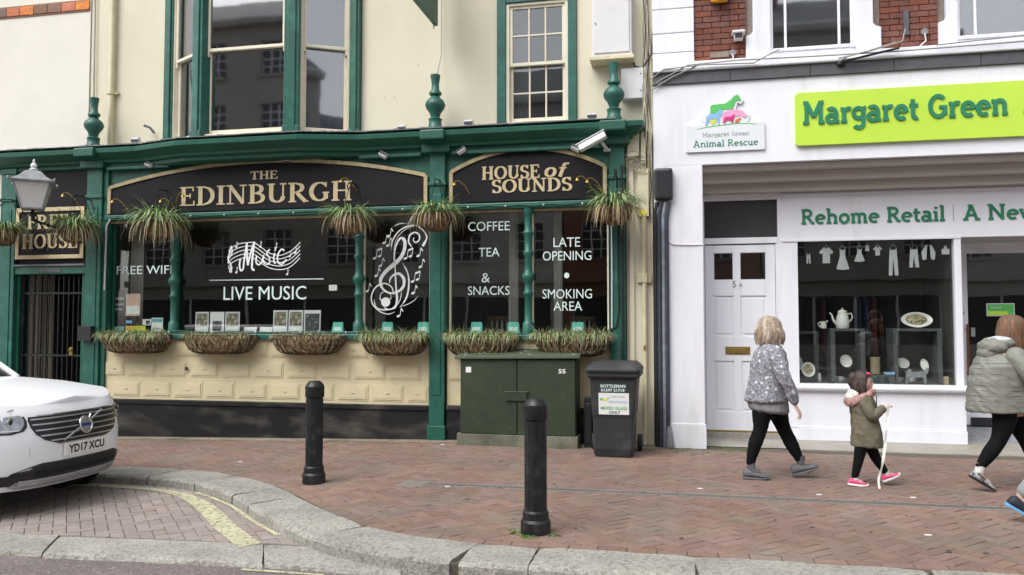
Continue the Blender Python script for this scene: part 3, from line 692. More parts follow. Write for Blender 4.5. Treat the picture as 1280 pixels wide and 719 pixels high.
# cream pilaster between the shopfront and the shop
e = MB(); e.box(-.70,-.36,.09,.6,-.05,4.05).box(-.66,-.60,.05,.09,.0,4.05).box(-.50,-.44,.05,.09,.0,4.05)
e.build('end_pier', 'cream_wall', pub, bevel=.006)
# plinth and panelled riser
pl = MB(); pl.add([(-8.4,.0,-.3),(-3.34,.0,-.3),(-3.34,.3,-.3),(-8.4,.3,-.3),(-8.4,.0,.44),(-3.34,.0,.455),(-3.34,.3,.455),(-8.4,.3,.44)], [(0,3,2,1),(4,5,6,7),(0,1,5,4),(1,2,6,5),(2,3,7,6),(3,0,4,7)])
pl.box(-3.1,-.91,.0,.3,-.2,.46); pl.build('plinth', 'plinth_black', pub, bevel=.008)
cap = MB(); cap.box(-8.4,-3.34,-.022,.0,.385,.45).box(-3.1,-.91,-.022,.0,.40,.462); cap.build('plinth_moulding', 'plinth_black', pub, bevel=.008)
rw = MB(); rw.box(-8.4,-3.34,.035,.3,.452,1.36).box(-3.1,-.91,.035,.3,.462,1.36); riser = rw.build('riser_wall', 'cream_panel', pub)
def panel(x0, x1, z0, z1):
    mb = MB(); y = .035; a = .024
    mb.box(x0,x1,y-.006,y,z0,z1).box(x0+a,x1-a,y-.015,y-.006,z0+a,z1-a)
    mb.box(x0+a*1.9,x1-a*1.9,y-.018,y-.015,z0+a*1.9,z1-a*1.9)
    cx, cz = (x0+x1)/2, (z0+z1)/2
    mb.box(cx-.03,cx+.03,y-.025,y-.018,cz-.006,cz+.006).box(cx-.012,cx+.012,y-.027,y-.018,cz-.012,cz+.012)
    mb.build('riser_panel', 'cream_panel', riser, bevel=.004, seg=1)
for row, (z0, off) in enumerate([(.49,.16),(.785,-.10),(1.08,.16)]):
    h = .225 if row < 3 else .05
    for lo, hi in ((-8.38,-3.36),(-3.08,-.93)):
        x = lo+off-.52
        while x < hi:
            a, b = max(x, lo), min(x+.455, hi)
            if b-a > .10: panel(a, b, z0, z0+h)
            x += .508
MB().box(-7.02,-6.985,.0,.01,.88,.93).build('air_hole', 'interior_dark', riser)
# green sill, transom, fascia
for a, b in ((-8.41,-3.34),(-3.115,-.91)):
    box('sill', 'green_paint', pub, a, b, -.03, .16, 1.335, 1.408, bevel=.012)
    box('bottom_rail', 'green_dark', pub, a, b, .055, .14, 1.408, 1.432, bevel=.004)
    box('transom', 'green_paint', pub, a, b, -.015, .16, 3.085, 3.165, bevel=.012)
    box('head_bead', 'gold_dull', pub, a, b, .06, .13, 3.05, 3.083, bevel=.004)
box('fascia_board', 'green_paint', pub, -10.4, -.71, .04, .28, 3.166, 3.96)
# pilasters
def pilaster(x0, x1, zb, zt=3.93):
    p = MB(); p.box(x0,x1,-.035,.2,zb,zt).box(x0-.015,x1+.015,-.05,.2,zb,zb+.0).box(x0-.012,x1+.012,-.052,.18,zt-.09,zt)
    o = p.build('pilaster', 'green_paint', pub, bevel=.008)
    w = x1-x0
    MB().box(x0+w*.24,x1-w*.24,-.047,-.035,.6,3.3).build('pilaster_panel', 'green_paint', o, bevel=.005)
    MB().box(x0-.02,x1+.02,-.06,.15,3.42,3.47).build('pilaster_moulding', 'green_dark', o, bevel=.008)
    MB().box(x0-.02,x1+.02,-.055,.15,zb,zb+.34).build('pilaster_foot', 'green_dark', o, bevel=.008)
pilaster(-10.22,-9.95,-.3); pilaster(-8.70,-8.44,-.3); pilaster(-3.335,-3.12,-.15); pilaster(-.905,-.71,-.1)
box('pilaster_strip', 'green_dark', pub, -8.44, -8.36, .0, .2, -.2, 3.93, bevel=.005)
# turned colonnettes between the panes
def colonnette(x, w=1.0):
    p = MB(); s = w
    prof = [(.075,1.408),(.075,1.56),(.06,1.58),(.05,1.6),(.05,1.92),(.066,1.94),(.066,1.97),(.05,1.99),(.05,2.10),(.078,2.14),(.086,2.18),(.078,2.21),(.056,2.24),(.05,2.28),(.05,2.44),(.07,2.47),(.07,2.51),(.05,2.53),(.055,2.72),(.075,2.76),(.05,2.8),(.05,3.0),(.08,3.04),(.08,3.086)]
    p.lathe([(r*s, z) for r, z in prof], (x,.07,0), 14)
    p.box(x-.035,x+.035,.09,.15,1.5,3.06)
    p.build('colonnette', 'green_paint', pub)
for x in (-7.27,-4.39,-1.995): colonnette(x)
# shopfront panes
panes = []
for a, b in ((-8.34,-7.23),(-7.31,-4.43),(-4.35,-3.36),(-3.10,-2.03),(-1.96,-.93)):
    a2 = a+.0; w = MB().box(a2, b, .135, .141, 1.432, 3.05).build('shop_pane', 'window_glass', pub); panes.append(w)
    MB().box(a,a+.028,.11,.16,1.432,3.05).box(b-.022,b,.11,.16,1.432,3.05).build('pane_bead', 'cream_sash' if a > -8 else 'green_dark', w, bevel=.004)
# cornice swept along the front, swelling round the bay
path = [(-12.2,0),(-7.72,0),(-6.93,-.20),(-5.12,-.20),(-4.35,0),(-.70,0),(-.70,.3)]
prof = [(-.02,3.86),(.03,3.88),(.035,3.925),(.09,3.94),(.105,3.975),(.15,4.0),(.215,4.04),(.24,4.06),(.245,4.115),(.225,4.13),(.0,4.155),(-.34,4.165),(-.34,3.86)]
rows = []
for i, p in enumerate(path):
    def nrm(a, b): d = Vector((b[0]-a[0], b[1]-a[1])).normalized(); return Vector((d.y, -d.x))
    ns = [nrm(path[j], path[j+1]) for j in (i-1, i) if 0 <= j < len(path)-1]
    n = sum(ns, Vector((0,0))).normalized(); n = n/max(.5, n.dot(ns[0]))
    rows.append([Vector((p[0]+n.x*o, p[1]+n.y*o if o > -.3 else .45, z)) for o, z in prof])
cn = MB(); cn.rings(rows, smooth=False); cornice = cn.build('cornice', 'green_dark', pub)
for x in (-8.57,-3.23,-.84): MB().box(x-.17,x+.17,-.29,.1,4.0,4.135).box(x-.2,x+.2,-.12,.1,3.86,3.99).build('cornice_break', 'green_dark', cornice, bevel=.02)
for a, b in ((-8.35,-7.3),(-4.35,-3.45),(-3.02,-.98)): MB().box(a,b,-.075,-.01,3.83,3.875).build('under_moulding', 'green_paint', cornice, bevel=.01)
lead = MB(); rnd = random.Random(2)
for i in range(120):
    x = -12+11.2*i/120; off = 0 if not -7.7 < x < -4.4 else -.20*min(1, min(x+7.72, -4.35-x)/.79)
    lead.box(x, x+.093, off-.245+rnd.uniform(0,.01), .24, 4.158+rnd.uniform(0,.004), 4.168+rnd.uniform(0,.012))
lead.build('lead_capping', 'lead_grey', cornice, kind='stuff')
# turned finials on the cornice
for x in (-8.585,-3.252,-.838):
    f = MB(); f.lathe([(.10,4.16),(.10,4.22),(.085,4.24),(.085,4.30),(.095,4.32),(.06,4.345),(.075,4.40),(.125,4.47),(.14,4.52),(.12,4.57),(.075,4.61),(.055,4.64),(.085,4.66),(.085,4.69),(.055,4.72),(.05,4.80),(.065,4.90),(.068,4.93),(.0,4.94)], (x,-.06,0), 18)
    f.build('finial', 'green_paint', pub)

# ---- sash windows
def sash(parent, X, w, z0, z1, zm, cols=1, rows=1, gl='upper_glass', name='sash_window', curtain=None, cm='curtain'):
    """vertical sliding sash: upper sash outside the lower one"""
    fr = MB(X); fr.box(0,.045,0,.12,z0,z1).box(w-.045,w,0,.12,z0,z1).box(.045,w-.045,0,.12,z1-.04,z1).box(.0,w,-.02,.13,z0-.055,z0)
    f = fr.build(name, 'cream_sash', parent, bevel=.004)
    i0, i1 = .045, w-.045
    for lo, hi, y in ((z0, zm, .075),(zm-.045, z1-.04, .028)):
        s = MB(X); t = .042
        s.box(i0,i0+t,y,y+.045,lo,hi).box(i1-t,i1,y,y+.045,lo,hi).box(i0+t,i1-t,y,y+.045,lo,lo+(.07 if lo == z0 else .045)).box(i0+t,i1-t,y,y+.045,hi-.04,hi)
        if lo != z0 and cols == 1: s.box(i0+.0,i0+.03,y,y+.045,lo-.07,lo).box(i1-.03,i1,y,y+.045,lo-.07,lo)
        gx = [i0+t+(i1-i0-2*t)*k/cols for k in range(cols+1)]; gz_ = [lo+.045+(hi-.04-lo-.045)*k/rows for k in range(rows+1)]
        for k in range(1, cols): s.box(gx[k]-.011,gx[k]+.011,y+.003,y+.042,lo+.045,hi-.04)
        for k in range(1, rows): s.box(i0+t,i1-t,y+.005,y+.040,gz_[k]-.011,gz_[k]+.011)
        s.build('sash', 'cream_sash', f, bevel=.003, seg=1)
        for a, b in zip(gx, gx[1:]):
            for c, d in zip(gz_, gz_[1:]): MB(X).box(a,b,y+.02,y+.025,c,d).build('pane', gl, f)
    if curtain:  # cloth curtain; the bay's side sashes get an added reflection-toned sheet
        for a, b in curtain: 
            c = MB(X); n = 14
            vs = []
            for k in range(n+1):
                xx = a+(b-a)*k/n; yy = .2+.02*math.sin(k*1.9); vs += [(xx,yy,z0),(xx,yy,z1)]
            c.add(vs, [(2*k,2*k+2,2*k+3,2*k+1) for k in range(n)]); c.build('curtain', cm, f)
    return f
UW = (-2.445, -1.372)
g = MB(); g.box(-2.46,-2.335,PW-.035,PW+.2,4.25,6.1).box(-1.475,-1.357,PW-.035,PW+.2,4.25,6.1).box(-2.335,-1.475,PW-.035,PW+.2,5.96,6.1)
g.build('window_surround', 'green_paint', pub, bevel=.008)
sash(pub, Matrix.Translation((-2.335,PW-.01,0)), .86, 4.30, 5.96, 5.13, 3, 2, curtain=[(.0,.3)])
MB().box(-2.6,-1.2,PW+.5,PW+.52,4.1,6.2).build('room_back', 'interior_dark', pub)
box('window_sill', 'cream_sash', pub, -2.36,-1.45,PW-.06,PW+.02,4.215,4.245, bevel=.006)
# ---- bay window on the first floor
A, Bp, Cp, Dp = (-7.56,.25), (-6.76,-.19), (-5.27,-.19), (-4.50,.25)
def post(c, r, rot): 
    X = Matrix.Translation((c[0],c[1],0)) @ Matrix.Rotation(rot, 4, 'Z'); m = MB(X)
    m.box(-r,r,-.07,.12,4.17,7.6).box(-r*.55,r*.55,-.095,-.07,4.17,7.6).box(-r-.012,r+.012,-.09,.12,4.17,4.30)
    return m.build('bay_post', 'green_paint', pub, bevel=.01)
aL = math.atan2(Bp[1]-A[1], Bp[0]-A[0]); aR = math.atan2(Dp[1]-Cp[1], Dp[0]-Cp[0])
post((A[0]+.05,A[1]-.02), .075, 0); post((Bp[0]+.025,Bp[1]), .095, aL/2); post((Cp[0]-.03,Cp[1]), .105, aR/2); post((Dp[0]-.03,Dp[1]-.02), .075, 0)
box('bay_sill', 'green_dark', pub, -6.8, -5.27, -.27, .1, 4.165, 4.20, bevel=.008)
sash(pub, frame_x((-6.69,-.20),(1,0)), 1.31, 4.25, 7.5, 5.50, gl='bay_glass')
dL = Vector((Bp[0]-A[0], Bp[1]-A[1])); lL = dL.length; u = dL.normalized(); s0 = Vector(A)+u*.12
sash(pub, frame_x((s0.x,s0.y), u), lL-.19, 4.25, 7.5, 5.50, gl='bay_glass', curtain=[(.03,lL-.22)], cm='reflected_sky_grey')  # sheet added behind the left panes to give them a reflected sky tone
dR = Vector((Dp[0]-Cp[0], Dp[1]-Cp[1])); lR = dR.length; u = dR.normalized(); s0 = Vector(Cp)+u*.08
sash(pub, frame_x((s0.x,s0.y), u), lR-.19, 4.25, 7.5, 5.50, gl='bay_glass', curtain=[(.03,lR-.22)], cm='reflected_sky_grey')  # same added sheet on the right, coloured like reflected sky
MB().box(-7.6,-4.45,1.3,1.32,4.1,7.6).build('room_back', 'interior_grey', pub)
MB().slab([A,Bp,Cp,Dp], 7.5, 7.8).build('bay_roof', 'green_dark', pub)
MB().slab([(-7.5,.26),(-6.78,-.15),(-5.29,-.15),(-4.55,.26)], 4.165, 4.19).build('bay_floor', 'green_dark', pub)

for (x, z) in ((-4.1,4.75),(-3.95,4.76),(-3.0,5.75),(-3.05,5.35),(-3.6,5.2),(-1.18,4.8),(-8.2,4.95),(-8.05,4.9),(-2.75,5.0)):
    MB().lathe([(.007,0),(.007,.004),(.0,.005)], (x,PW-.004,z), 8, sy=.5).build('wall_fixing', 'iron_black', pub)
# ---- gated passage at the left
box('door_post', 'green_dark', pub, -9.95,-9.90,.03,.2,-.3,2.42, bevel=.006); box('door_post', 'green_dark', pub, -8.80,-8.70,.03,.2,-.3,2.42, bevel=.006)
box('door_lintel', 'green_paint', pub, -9.95,-8.70,-.02,.2,2.30,2.42, bevel=.01); box('lintel_ledge', 'lead_grey', pub, -9.95,-8.70,-.05,.2,2.421,2.45)
box('name_plaque', 'interior_grey', pub, -9.5,-9.13,-.028,-.02,2.33,2.39)
box('overdoor_board', 'sign_black', pub, -9.95,-8.70,.02,.16,2.45,3.93)
MB().box(-9.97,-9.93,.2,2.8,-.25,2.45).box(-8.78,-8.72,.2,2.8,-.25,2.45).box(-9.97,-8.7,2.7,2.8,-.25,2.45).box(-9.97,-8.7,.2,2.8,2.45,2.5).build('passage_wall', 'interior_dark', pub)
MB().add([(-9.93,.0,-.14),(-8.78,.0,-.12),(-8.78,2.7,-.12),(-9.93,2.7,-.14)], [(0,1,2,3)]).build('passage_floor', 'concrete', pub)
pas = thing('passage_boarding', 'pale upright boards lining the left side of the dark gated passage', 'boarding', (-9.9,1.4,-.13))
for k in range(4): MB().box(-9.93,-9.90,.24+k*.14,.24+k*.14+(.085 if k%2 else .06),-.13,2.35).build('board', 'cream_wall', pas, bevel=.004)
gate = thing('iron_gate', 'black iron bar gate closing the passage under the free house board', 'gate', (-9.35,.1,-.14))
for k in range(13):
    x = -9.87+k*.0875; MB().tube([(x,.1,-.08),(x,.1,2.27)], .011, 6).build('bar', 'iron_black', gate)
for z in (1.06,2.0,.05): box('rail', 'iron_black', gate, -9.9,-8.8,.085,.115,z,z+.03)
MB().box(-9.9,-9.86,.08,.12,-.1,2.29).box(-8.84,-8.8,.08,.12,-.1,2.29).build('stile', 'iron_black', gate)
MB().lathe([(.03,0),(.03,.02),(.0,.022)], (-9.0,.06,1.15), 10).box(-9.03,-8.97,.07,.085,1.08,1.2).build('lock', 'brass', gate)
# ---- dark pub interior behind the panes
inn = MB(); inn.box(-8.42,-.72,2.6,2.7,-.2,3.9).box(-8.42,-8.36,.2,2.6,-.2,3.9).box(-.72,-.66,.2,2.6,-.2,3.9).box(-3.3,-3.15,.2,1.4,-.2,3.9)
inn.build('interior_wall', 'interior_dark', pub)
box('interior_floor', 'interior_wood', pub, -8.42,-.72,.3,2.6,.2,.25); box('interior_ceiling', 'interior_grey', pub, -8.42,-.72,.3,2.6,3.2,3.25)
box('window_shelf', 'interior_wood', pub, -8.38,-.92,.16,.42,1.39,1.425)
for i, (a, b) in enumerate(((-8.33,-8.12),(-.99,-.95),(-2.35,-2.22),(-1.72,-1.60))):
    c = MB(); n = 10; vs = []
    for k in range(n+1): xx = a+(b-a)*k/n; yy = .5+.02*math.sin(k*2.1); vs += [(xx,yy,1.45),(xx,yy,3.1)]
    c.add(vs, [(2*k,2*k+2,2*k+3,2*k+1) for k in range(n)]); c.build('curtain', 'curtain', pub)
def pub_chair(x, y, rz, lab):
    t = thing('bar_chair', lab, 'chair', (x,y,.25))
    for dx in (-.17,.17):
        for dy in (-.17,.17): MB().box(x+dx-.02,x+dx+.02,y+dy-.02,y+dy+.02,.25,.98 if dy < 0 else 1.62).build('leg', 'interior_wood', t)
    box('seat', 'interior_wood', t, x-.21,x+.21,y-.21,y+.21,.98,1.02, bevel=.01)
    for k in range(4): box('back_slat', 'curtain', t, x-.13+k*.075,x-.10+k*.075,y+.15,y+.17,1.1,1.6)
    box('top_rail', 'interior_wood', t, x-.19,x+.19,y+.15,y+.19,1.58,1.66, bevel=.01); return t
pub_chair(-2.62,.95,0,'dark wooden chair with pale back slats seen through the coffee window')
pub_chair(-1.45,1.3,0,'dark wooden chair seen dimly through the smoking area window')
# round ceiling light disc and hanging lamp seen in the big pane
for (x, y, z, r, lab) in ((-4.52,.75,2.72,.20,'round pale disc hanging inside the pub by the treble clef pane'),(-7.0,.8,2.75,.12,'small shaded lamp hanging inside the pub by the free wifi pane')):
    t = thing('hanging_lamp', lab, 'lamp', (x,y,z)); MB().lathe([(.02,.1),(r*.5,.06),(r,0),(r*.98,-.01),(.01,.03)], (x,y,z), 18).build('shade', 'lead_grey', t); MB().tube([(x,y,z+.1),(x,y,3.2)], .006, 5).build('flex', 'cable_black', t)

# ---- fascia signs
def arch_outline(x0, x1, zb, ze, zt, n=28):
    c = (x1-x0)/2; sag = zt-ze; rad = (c*c+sag*sag)/(2*sag); cx = (x0+x1)/2; cz = zt-rad; a = math.asin(c/rad)
    return [(cx+rad*math.sin(-a+2*a*i/n), cz+rad*math.cos(-a+2*a*i/n)) for i in range(n+1)]
def arch_sign(label, x0, x1, zb, ze, zt):
    t = thing('fascia_sign', label, 'sign', ((x0+x1)/2, 0, zb))
    top = arch_outline(x0, x1, zb, ze, zt); MB().prism([(x0,zb),(x1,zb)]+top[::-1], .0, .04).build('board', 'sign_black', t)
    MB().ribbon(top, .05, .0, .022).build('arched_moulding', 'gold_dull', t)
    MB().ribbon([(x0,zb),(x0,ze)], .05, .0, .0205).build('side_moulding', 'gold_dull', t); MB().ribbon([(x1,zb),(x1,ze)], .05, .0, .0205).build('side_moulding', 'gold_dull', t)
    return t
s1 = arch_sign('wide arched black fascia sign reading THE EDINBURGH in gold serif letters', -8.33, -3.40, 3.185, 3.575, 3.87)
drawn('THE', SERIF, -6.03, -5.60, 3.615, .115, .0, 'gold', s1, thick=.2, thin=.085, d=.008)
drawn('EDINBURGH', SERIF, -7.17, -4.46, 3.268, .275, .0, 'gold', s1, thick=.2, thin=.07, d=.008)
s2 = arch_sign('short arched black fascia sign reading HOUSE of SOUNDS in gold letters', -3.04, -.965, 3.185, 3.60, 3.875)
drawn('HOUSE', SERIF, -2.62, -1.82, 3.482, .175, .0, 'gold', s2, thick=.21, thin=.085, d=.008)
drawn('of', SERIF, -1.77, -1.49, 3.492, .175, .0, 'gold', s2, thick=.21, thin=.1, d=.008, shear=.12)
drawn('SOUNDS', SERIF, -2.48, -1.39, 3.297, .178, .0, 'gold', s2, thick=.21, thin=.085, d=.008)
fh = thing('free_house_sign', 'square black sign with gold border reading FREE HOUSE above the gate', 'sign', (-9.34,.0,2.53))
box('board', 'sign_black', fh, -9.93,-8.73,-.025,.02,2.53,3.31)
MB().box(-9.93,-9.87,-.045,-.025,2.53,3.31).box(-8.79,-8.73,-.045,-.025,2.53,3.31).box(-9.87,-8.79,-.045,-.025,2.53,2.59).box(-9.87,-8.79,-.045,-.025,3.25,3.31).build('border', 'gold', fh, bevel=.004)
drawn('FREE', SERIF, -9.74, -9.0, 2.99, .21, -.025, 'gold', fh, thick=.2, thin=.08, d=.006); drawn('HOUSE', SERIF, -9.83, -8.84, 2.69, .22, -.025, 'gold', fh, thick=.2, thin=.08, d=.006)

# ---- vinyl lettering on the glass: each a part of its own pane
YG = .134
pf, pm, pc, pt, ps = panes
sans('FREE WIFI', -8.29, -7.36, 2.29, .125, YG, 'mint_print', pf)
sans('LIVE MUSIC', -6.51, -5.21, 1.895, .195, YG, 'mint_print', pm)
MB().box(-6.74,-4.95,YG-.001,YG,2.18,2.192).build('vinyl_line', 'mint_print', pm)
sans('COFFEE', -2.84,-2.26, 2.81,.125, YG,'mint_print', pt); sans('TEA', -2.69,-2.40, 2.46,.12, YG,'mint_print', pt)
sans('&', -2.65,-2.53, 2.11,.125, YG,'mint_print', pt); sans('SNACKS', -2.84,-2.26, 1.94,.12, YG,'mint_print', pt)
sans('LATE', -1.665,-1.31, 2.57,.125, YG,'mint_print', ps); sans('OPENING', -1.81,-1.16, 2.39,.125, YG,'mint_print', ps)
MB().prism([(-1.488+.035*math.cos(R(a)),2.19+.038*math.sin(R(a))) for a in range(0,360,20)], YG-.001, YG).build('vinyl_dot', 'mint_print', ps)
sans('SMOKING', -1.815,-1.155, 1.885,.125, YG,'mint_print', ps); sans('AREA', -1.665,-1.285, 1.725,.12, YG,'mint_print', ps)
# music stave with the handwritten word
def mz(x, y): return (-6.506+(270+x/7.19-278)*.01252, 2.302+(50-y/7.19)*.0112)
def smooth(P, n=6): return catmull(P, n) if len(P) > 2 else P
mu = MB(); k = 0
def stroke(mb, pts, w, f, sm=True):
    global k
    k += 1; P = [f(*p) for p in pts]; P = smooth(P) if sm else P
    ww = w if not isinstance(w, (list, tuple)) else [w[min(len(w)-1, int(i*(len(w)-1)/(len(P)-1)+.5))] for i in range(len(P))]
    if f.__name__ == 'tz': ww = ww*1.15 if not isinstance(ww, list) else [q*1.15 for q in ww]
    mb.ribbon(P, ww, YG, .001+.0002*(k % 9))
for q in range(5):
    dy = q*36
    stroke(mu, [(95,165+dy*1.0),(130,128+dy),(190,98+dy),(260,88+dy*.95),(330,92+dy*1.0),(400,140+dy),(470,190+dy*.95),(560,212+dy*.92),(640,185+dy),(700,140+dy),(742,95+dy)], .011, mz)
for P, w in (([(205,240),(198,300),(210,345),(232,330),(240,250),(262,90)], .026), ([(262,90),(265,200),(275,300)], .03), ([(275,300),(300,180),(330,80)], .024), ([(330,80),(318,200),(312,320),(335,348)], .03),
             ([(352,215),(348,270),(372,296),(400,270),(418,205)], .022), ([(418,205),(412,260),(432,292)], .022), ([(470,155),(445,190),(468,235),(470,280),(440,296)], .022), ([(515,190),(508,250),(522,290)], .022),
             ([(602,170),(575,158),(545,205),(545,270),(580,295),(622,250)], .022), ([(118,115),(105,180),(92,240),(120,290),(110,330),(98,318)], .02), ([(120,120),(128,180),(100,230),(92,280)], .018), ([(118,300),(120,360),(105,345)], .022)): stroke(mu, P, w, mz)
for (x, y) in ((166,125),(385,125),(525,140),(170,360),(630,385),(122,355),(650,220),(700,190)): stroke(mu, [(x-9,y+6),(x+7,y)], .026, mz, False); stroke(mu, [(x+7,y),(x+5,y-50),(x+16,y-30)], .008, mz, False)
stroke(mu, [(516,170),(524,158)], .022, mz, False)
mu.build('music_stave_print', 'white_print', pm)
# treble clef with notes
def tz(x, y): return (-4.264+(x/4.79-10)*.01152, 1.661+(125-y/4.79)*.01097)
tcl = MB()
for P, w in (([(205,285),(212,420),(219,500),(206,545),(170,560),(140,548)], [.014,.02,.026,.024,.016,.012]),
    ([(203,290),(200,230),(212,170),(238,128),(262,145),(262,195),(240,245),(195,290),(150,328),(120,372),(120,412),(142,445),(185,462),(228,450),(258,418),(258,375),(232,345),(200,350),(178,372),(172,400)], [.012,.018,.02,.024,.04,.042,.045,.05,.045,.042,.034,.024,.02,.026,.034,.038,.032,.026,.02,.012]),
    ([(198,470),(185,425),(140,402),(88,425),(62,480),(72,530),(115,572),(165,588),(205,575)], [.008,.014,.016,.018,.016,.014,.012,.01,.006]),
    ([(180,490),(150,520),(118,500),(120,465),(150,452),(178,470),(184,500)], [.01,.012,.01,.008,.006,.006,.004]),
    ([(78,500),(92,545),(130,562),(180,560)], [.006,.01,.014,.012]),
    ([(250,280),(282,340),(290,410),(275,490),(236,548)], [.004,.014,.02,.02,.006]), ([(245,445),(238,500),(205,558)], [.004,.01,.004]),
    ([(180,200),(190,140),(232,82),(290,56),(345,52)], [.004,.016,.014,.02,.006]), ([(196,200),(215,130),(262,80),(320,58)], [.004,.006,.006,.004]), ([(345,60),(378,90),(396,130),(372,180)], [.02,.01,.018,.03]),
    ([(305,182),(286,150),(296,110),(325,96),(350,112),(350,142),(330,156),(315,144),(318,128)], [.012,.018,.02,.018,.016,.016,.014,.012,.012]),
    ([(190,60),(235,40),(290,44)], [.003,.012,.003]), ([(235,545),(280,530),(320,508),(345,480)], [.004,.008,.008,.003])): stroke(tcl, P, w, tz)
tcl.prism([(lambda c: (c[0]+.067*math.cos(R(a)), c[1]+.065*math.sin(R(a))))(tz(150,515)) for a in range(0,360,15)], YG-.0032, YG)
def note(x, y, sx=1, beam=False):
    c = tz(x, y); tcl.prism([(c[0]+.026*sx*math.cos(R(a)), c[1]+.018*math.sin(R(a)+.4)) for a in range(0,360,30)], YG-.0034, YG)
    stroke(tcl, [(x+9,y),(x+16,y-48)], .007, tz, False)
    if beam:
        c = tz(x+30, y-12); tcl.prism([(c[0]+.026*math.cos(R(a)), c[1]+.018*math.sin(R(a)+.4)) for a in range(0,360,30)], YG-.0036, YG)
        stroke(tcl, [(x+39,y-12),(x+46,y-60)], .007, tz, False); stroke(tcl, [(x+16,y-48),(x+46,y-60)], .022, tz, False)
    else: stroke(tcl, [(x+16,y-48),(x+27,y-28)], .012, tz, False)
for a in ((165,115),(80,248,1,True),(115,295),(90,355),(35,448),(228,600),(268,252,1,True),(312,392,1,True),(315,462),(345,238),(358,305),(160,172),(138,155)): note(*a)
tcl.build('treble_clef_print', 'white_print', pc)

# ================================================================== LEFT NEIGHBOUR (white wall above the cornice)
lb = thing('white_building', 'white rendered building left of the cream pub, with a band of orange tiles', 'building', (-12, .4, 0))
w = MB(); w.box(-18,-8.93,PW-.02,PW+.5,4.0,9.5).box(-18,-10.25,.0,.5,-.5,4.0); w.build('wall', 'white_wall', lb)
MB().box(-18,-8.93,.5,3.6,9.5,9.6).box(-18,-10.96,.62,3.6,-.5,9.5).build('roof', 'roof_slate', lb)
MB().box(-18,-8.95,PW-.032,PW-.02,6.40,6.585).build('tile_bed', 'tile_brown', lb)
for i in range(20):
    x = -14+.253*i
    MB().box(x+.004,x+.249,PW-.045,PW-.03,6.425,6.56).build('tile', 'tile_orange' if (i//2) % 2 else 'tile_brown', lb, bevel=.004)
dp = thing('downpipe', 'cream painted downpipe running up the wall beside the left finial', 'pipe', (-8.52,.2,4.2))
MB().tube([(-8.5,.19,4.17),(-8.5,.19,9.4)], .042, 12).build('pipe', 'pipe_cream', dp)
MB().lathe([(.055,0),(.055,.06)], (-8.5,.19,5.05), 12).box(-8.6,-8.4,.2,.25,5.06,5.09).build('bracket', 'pipe_cream', dp)
tag(MB().tube([(-8.83,.215,4.95),(-8.84,.215,6.3),(-8.86,.215,9.3)], .012, 5).build('wall_cable', 'cable_grey'), 'thin dark cable running up the joint between white wall and cream pub', 'cable')

# ================================================================== THINGS IN THE PUB WINDOWS
def card(name, label, cat, x0, x1, z0, z1, m, lean=.012, y=.15, group=None, parts=()):
    t = thing(name, label, cat, ((x0+x1)/2, y, z0), group)
    MB().add([(x0,y,z0),(x1,y,z0),(x1,y+lean,z1),(x0,y+lean,z1),(x0,y+.006,z0),(x1,y+.006,z0),(x1,y+lean+.006,z1),(x0,y+lean+.006,z1)], [(0,1,2,3),(7,6,5,4),(0,4,5,1),(1,5,6,2),(2,6,7,3),(3,7,4,0)]).build('sheet', m, t)
    W_, H2 = x1-x0, z1-z0
    for (n_, m_, a, b, c, d) in parts:
        zz0, zz1 = z0+c*H2, z0+d*H2; yy = lambda z: y+lean*(z-z0)/H2-.0015
        MB().add([(x0+a*W_,yy(zz0),zz0),(x0+b*W_,yy(zz0),zz0),(x0+b*W_,yy(zz1),zz1),(x0+a*W_,yy(zz1),zz1)], [(0,1,2,3)]).build(n_, m_, t)
    return t
PH = [('picture','photo_brown',.08,.92,.30,.93),('caption','paper_white',.08,.92,.10,.26)]
card('gig_poster','leftmost framed gig poster on the shelf of the live music window','poster',-6.975,-6.76,1.43,1.725,'plastic_white',parts=PH)
card('gig_poster','white poster with a small dark portrait, second from left on the shelf','poster',-6.735,-6.51,1.43,1.725,'paper_white',parts=[('picture','photo_dark',.2,.85,.06,.55)])
card('gig_poster','framed brown gig poster right of the white portrait poster','poster',-6.49,-6.26,1.43,1.725,'plastic_white',parts=PH)
card('gig_poster','framed brown gig poster just left of centre, after the gap with two low cards','poster',-5.73,-5.51,1.43,1.745,'plastic_white',parts=PH)
card('gig_poster','framed brown gig poster second from right on the live music shelf','poster',-5.49,-5.27,1.43,1.745,'plastic_white',parts=PH)
card('gig_poster','rightmost framed poster on the shelf showing a pale figure on grey','poster',-5.25,-5.0,1.43,1.745,'plastic_white',parts=[('picture','photo_dark',.06,.94,.06,.85)])
card('table_card','low white folded card left of the pair between the posters','card',-6.22,-6.02,1.43,1.505,'paper_white',y=.2)
card('table_card','low white folded card right of the pair between the posters','card',-5.97,-5.77,1.43,1.505,'paper_white',y=.2)
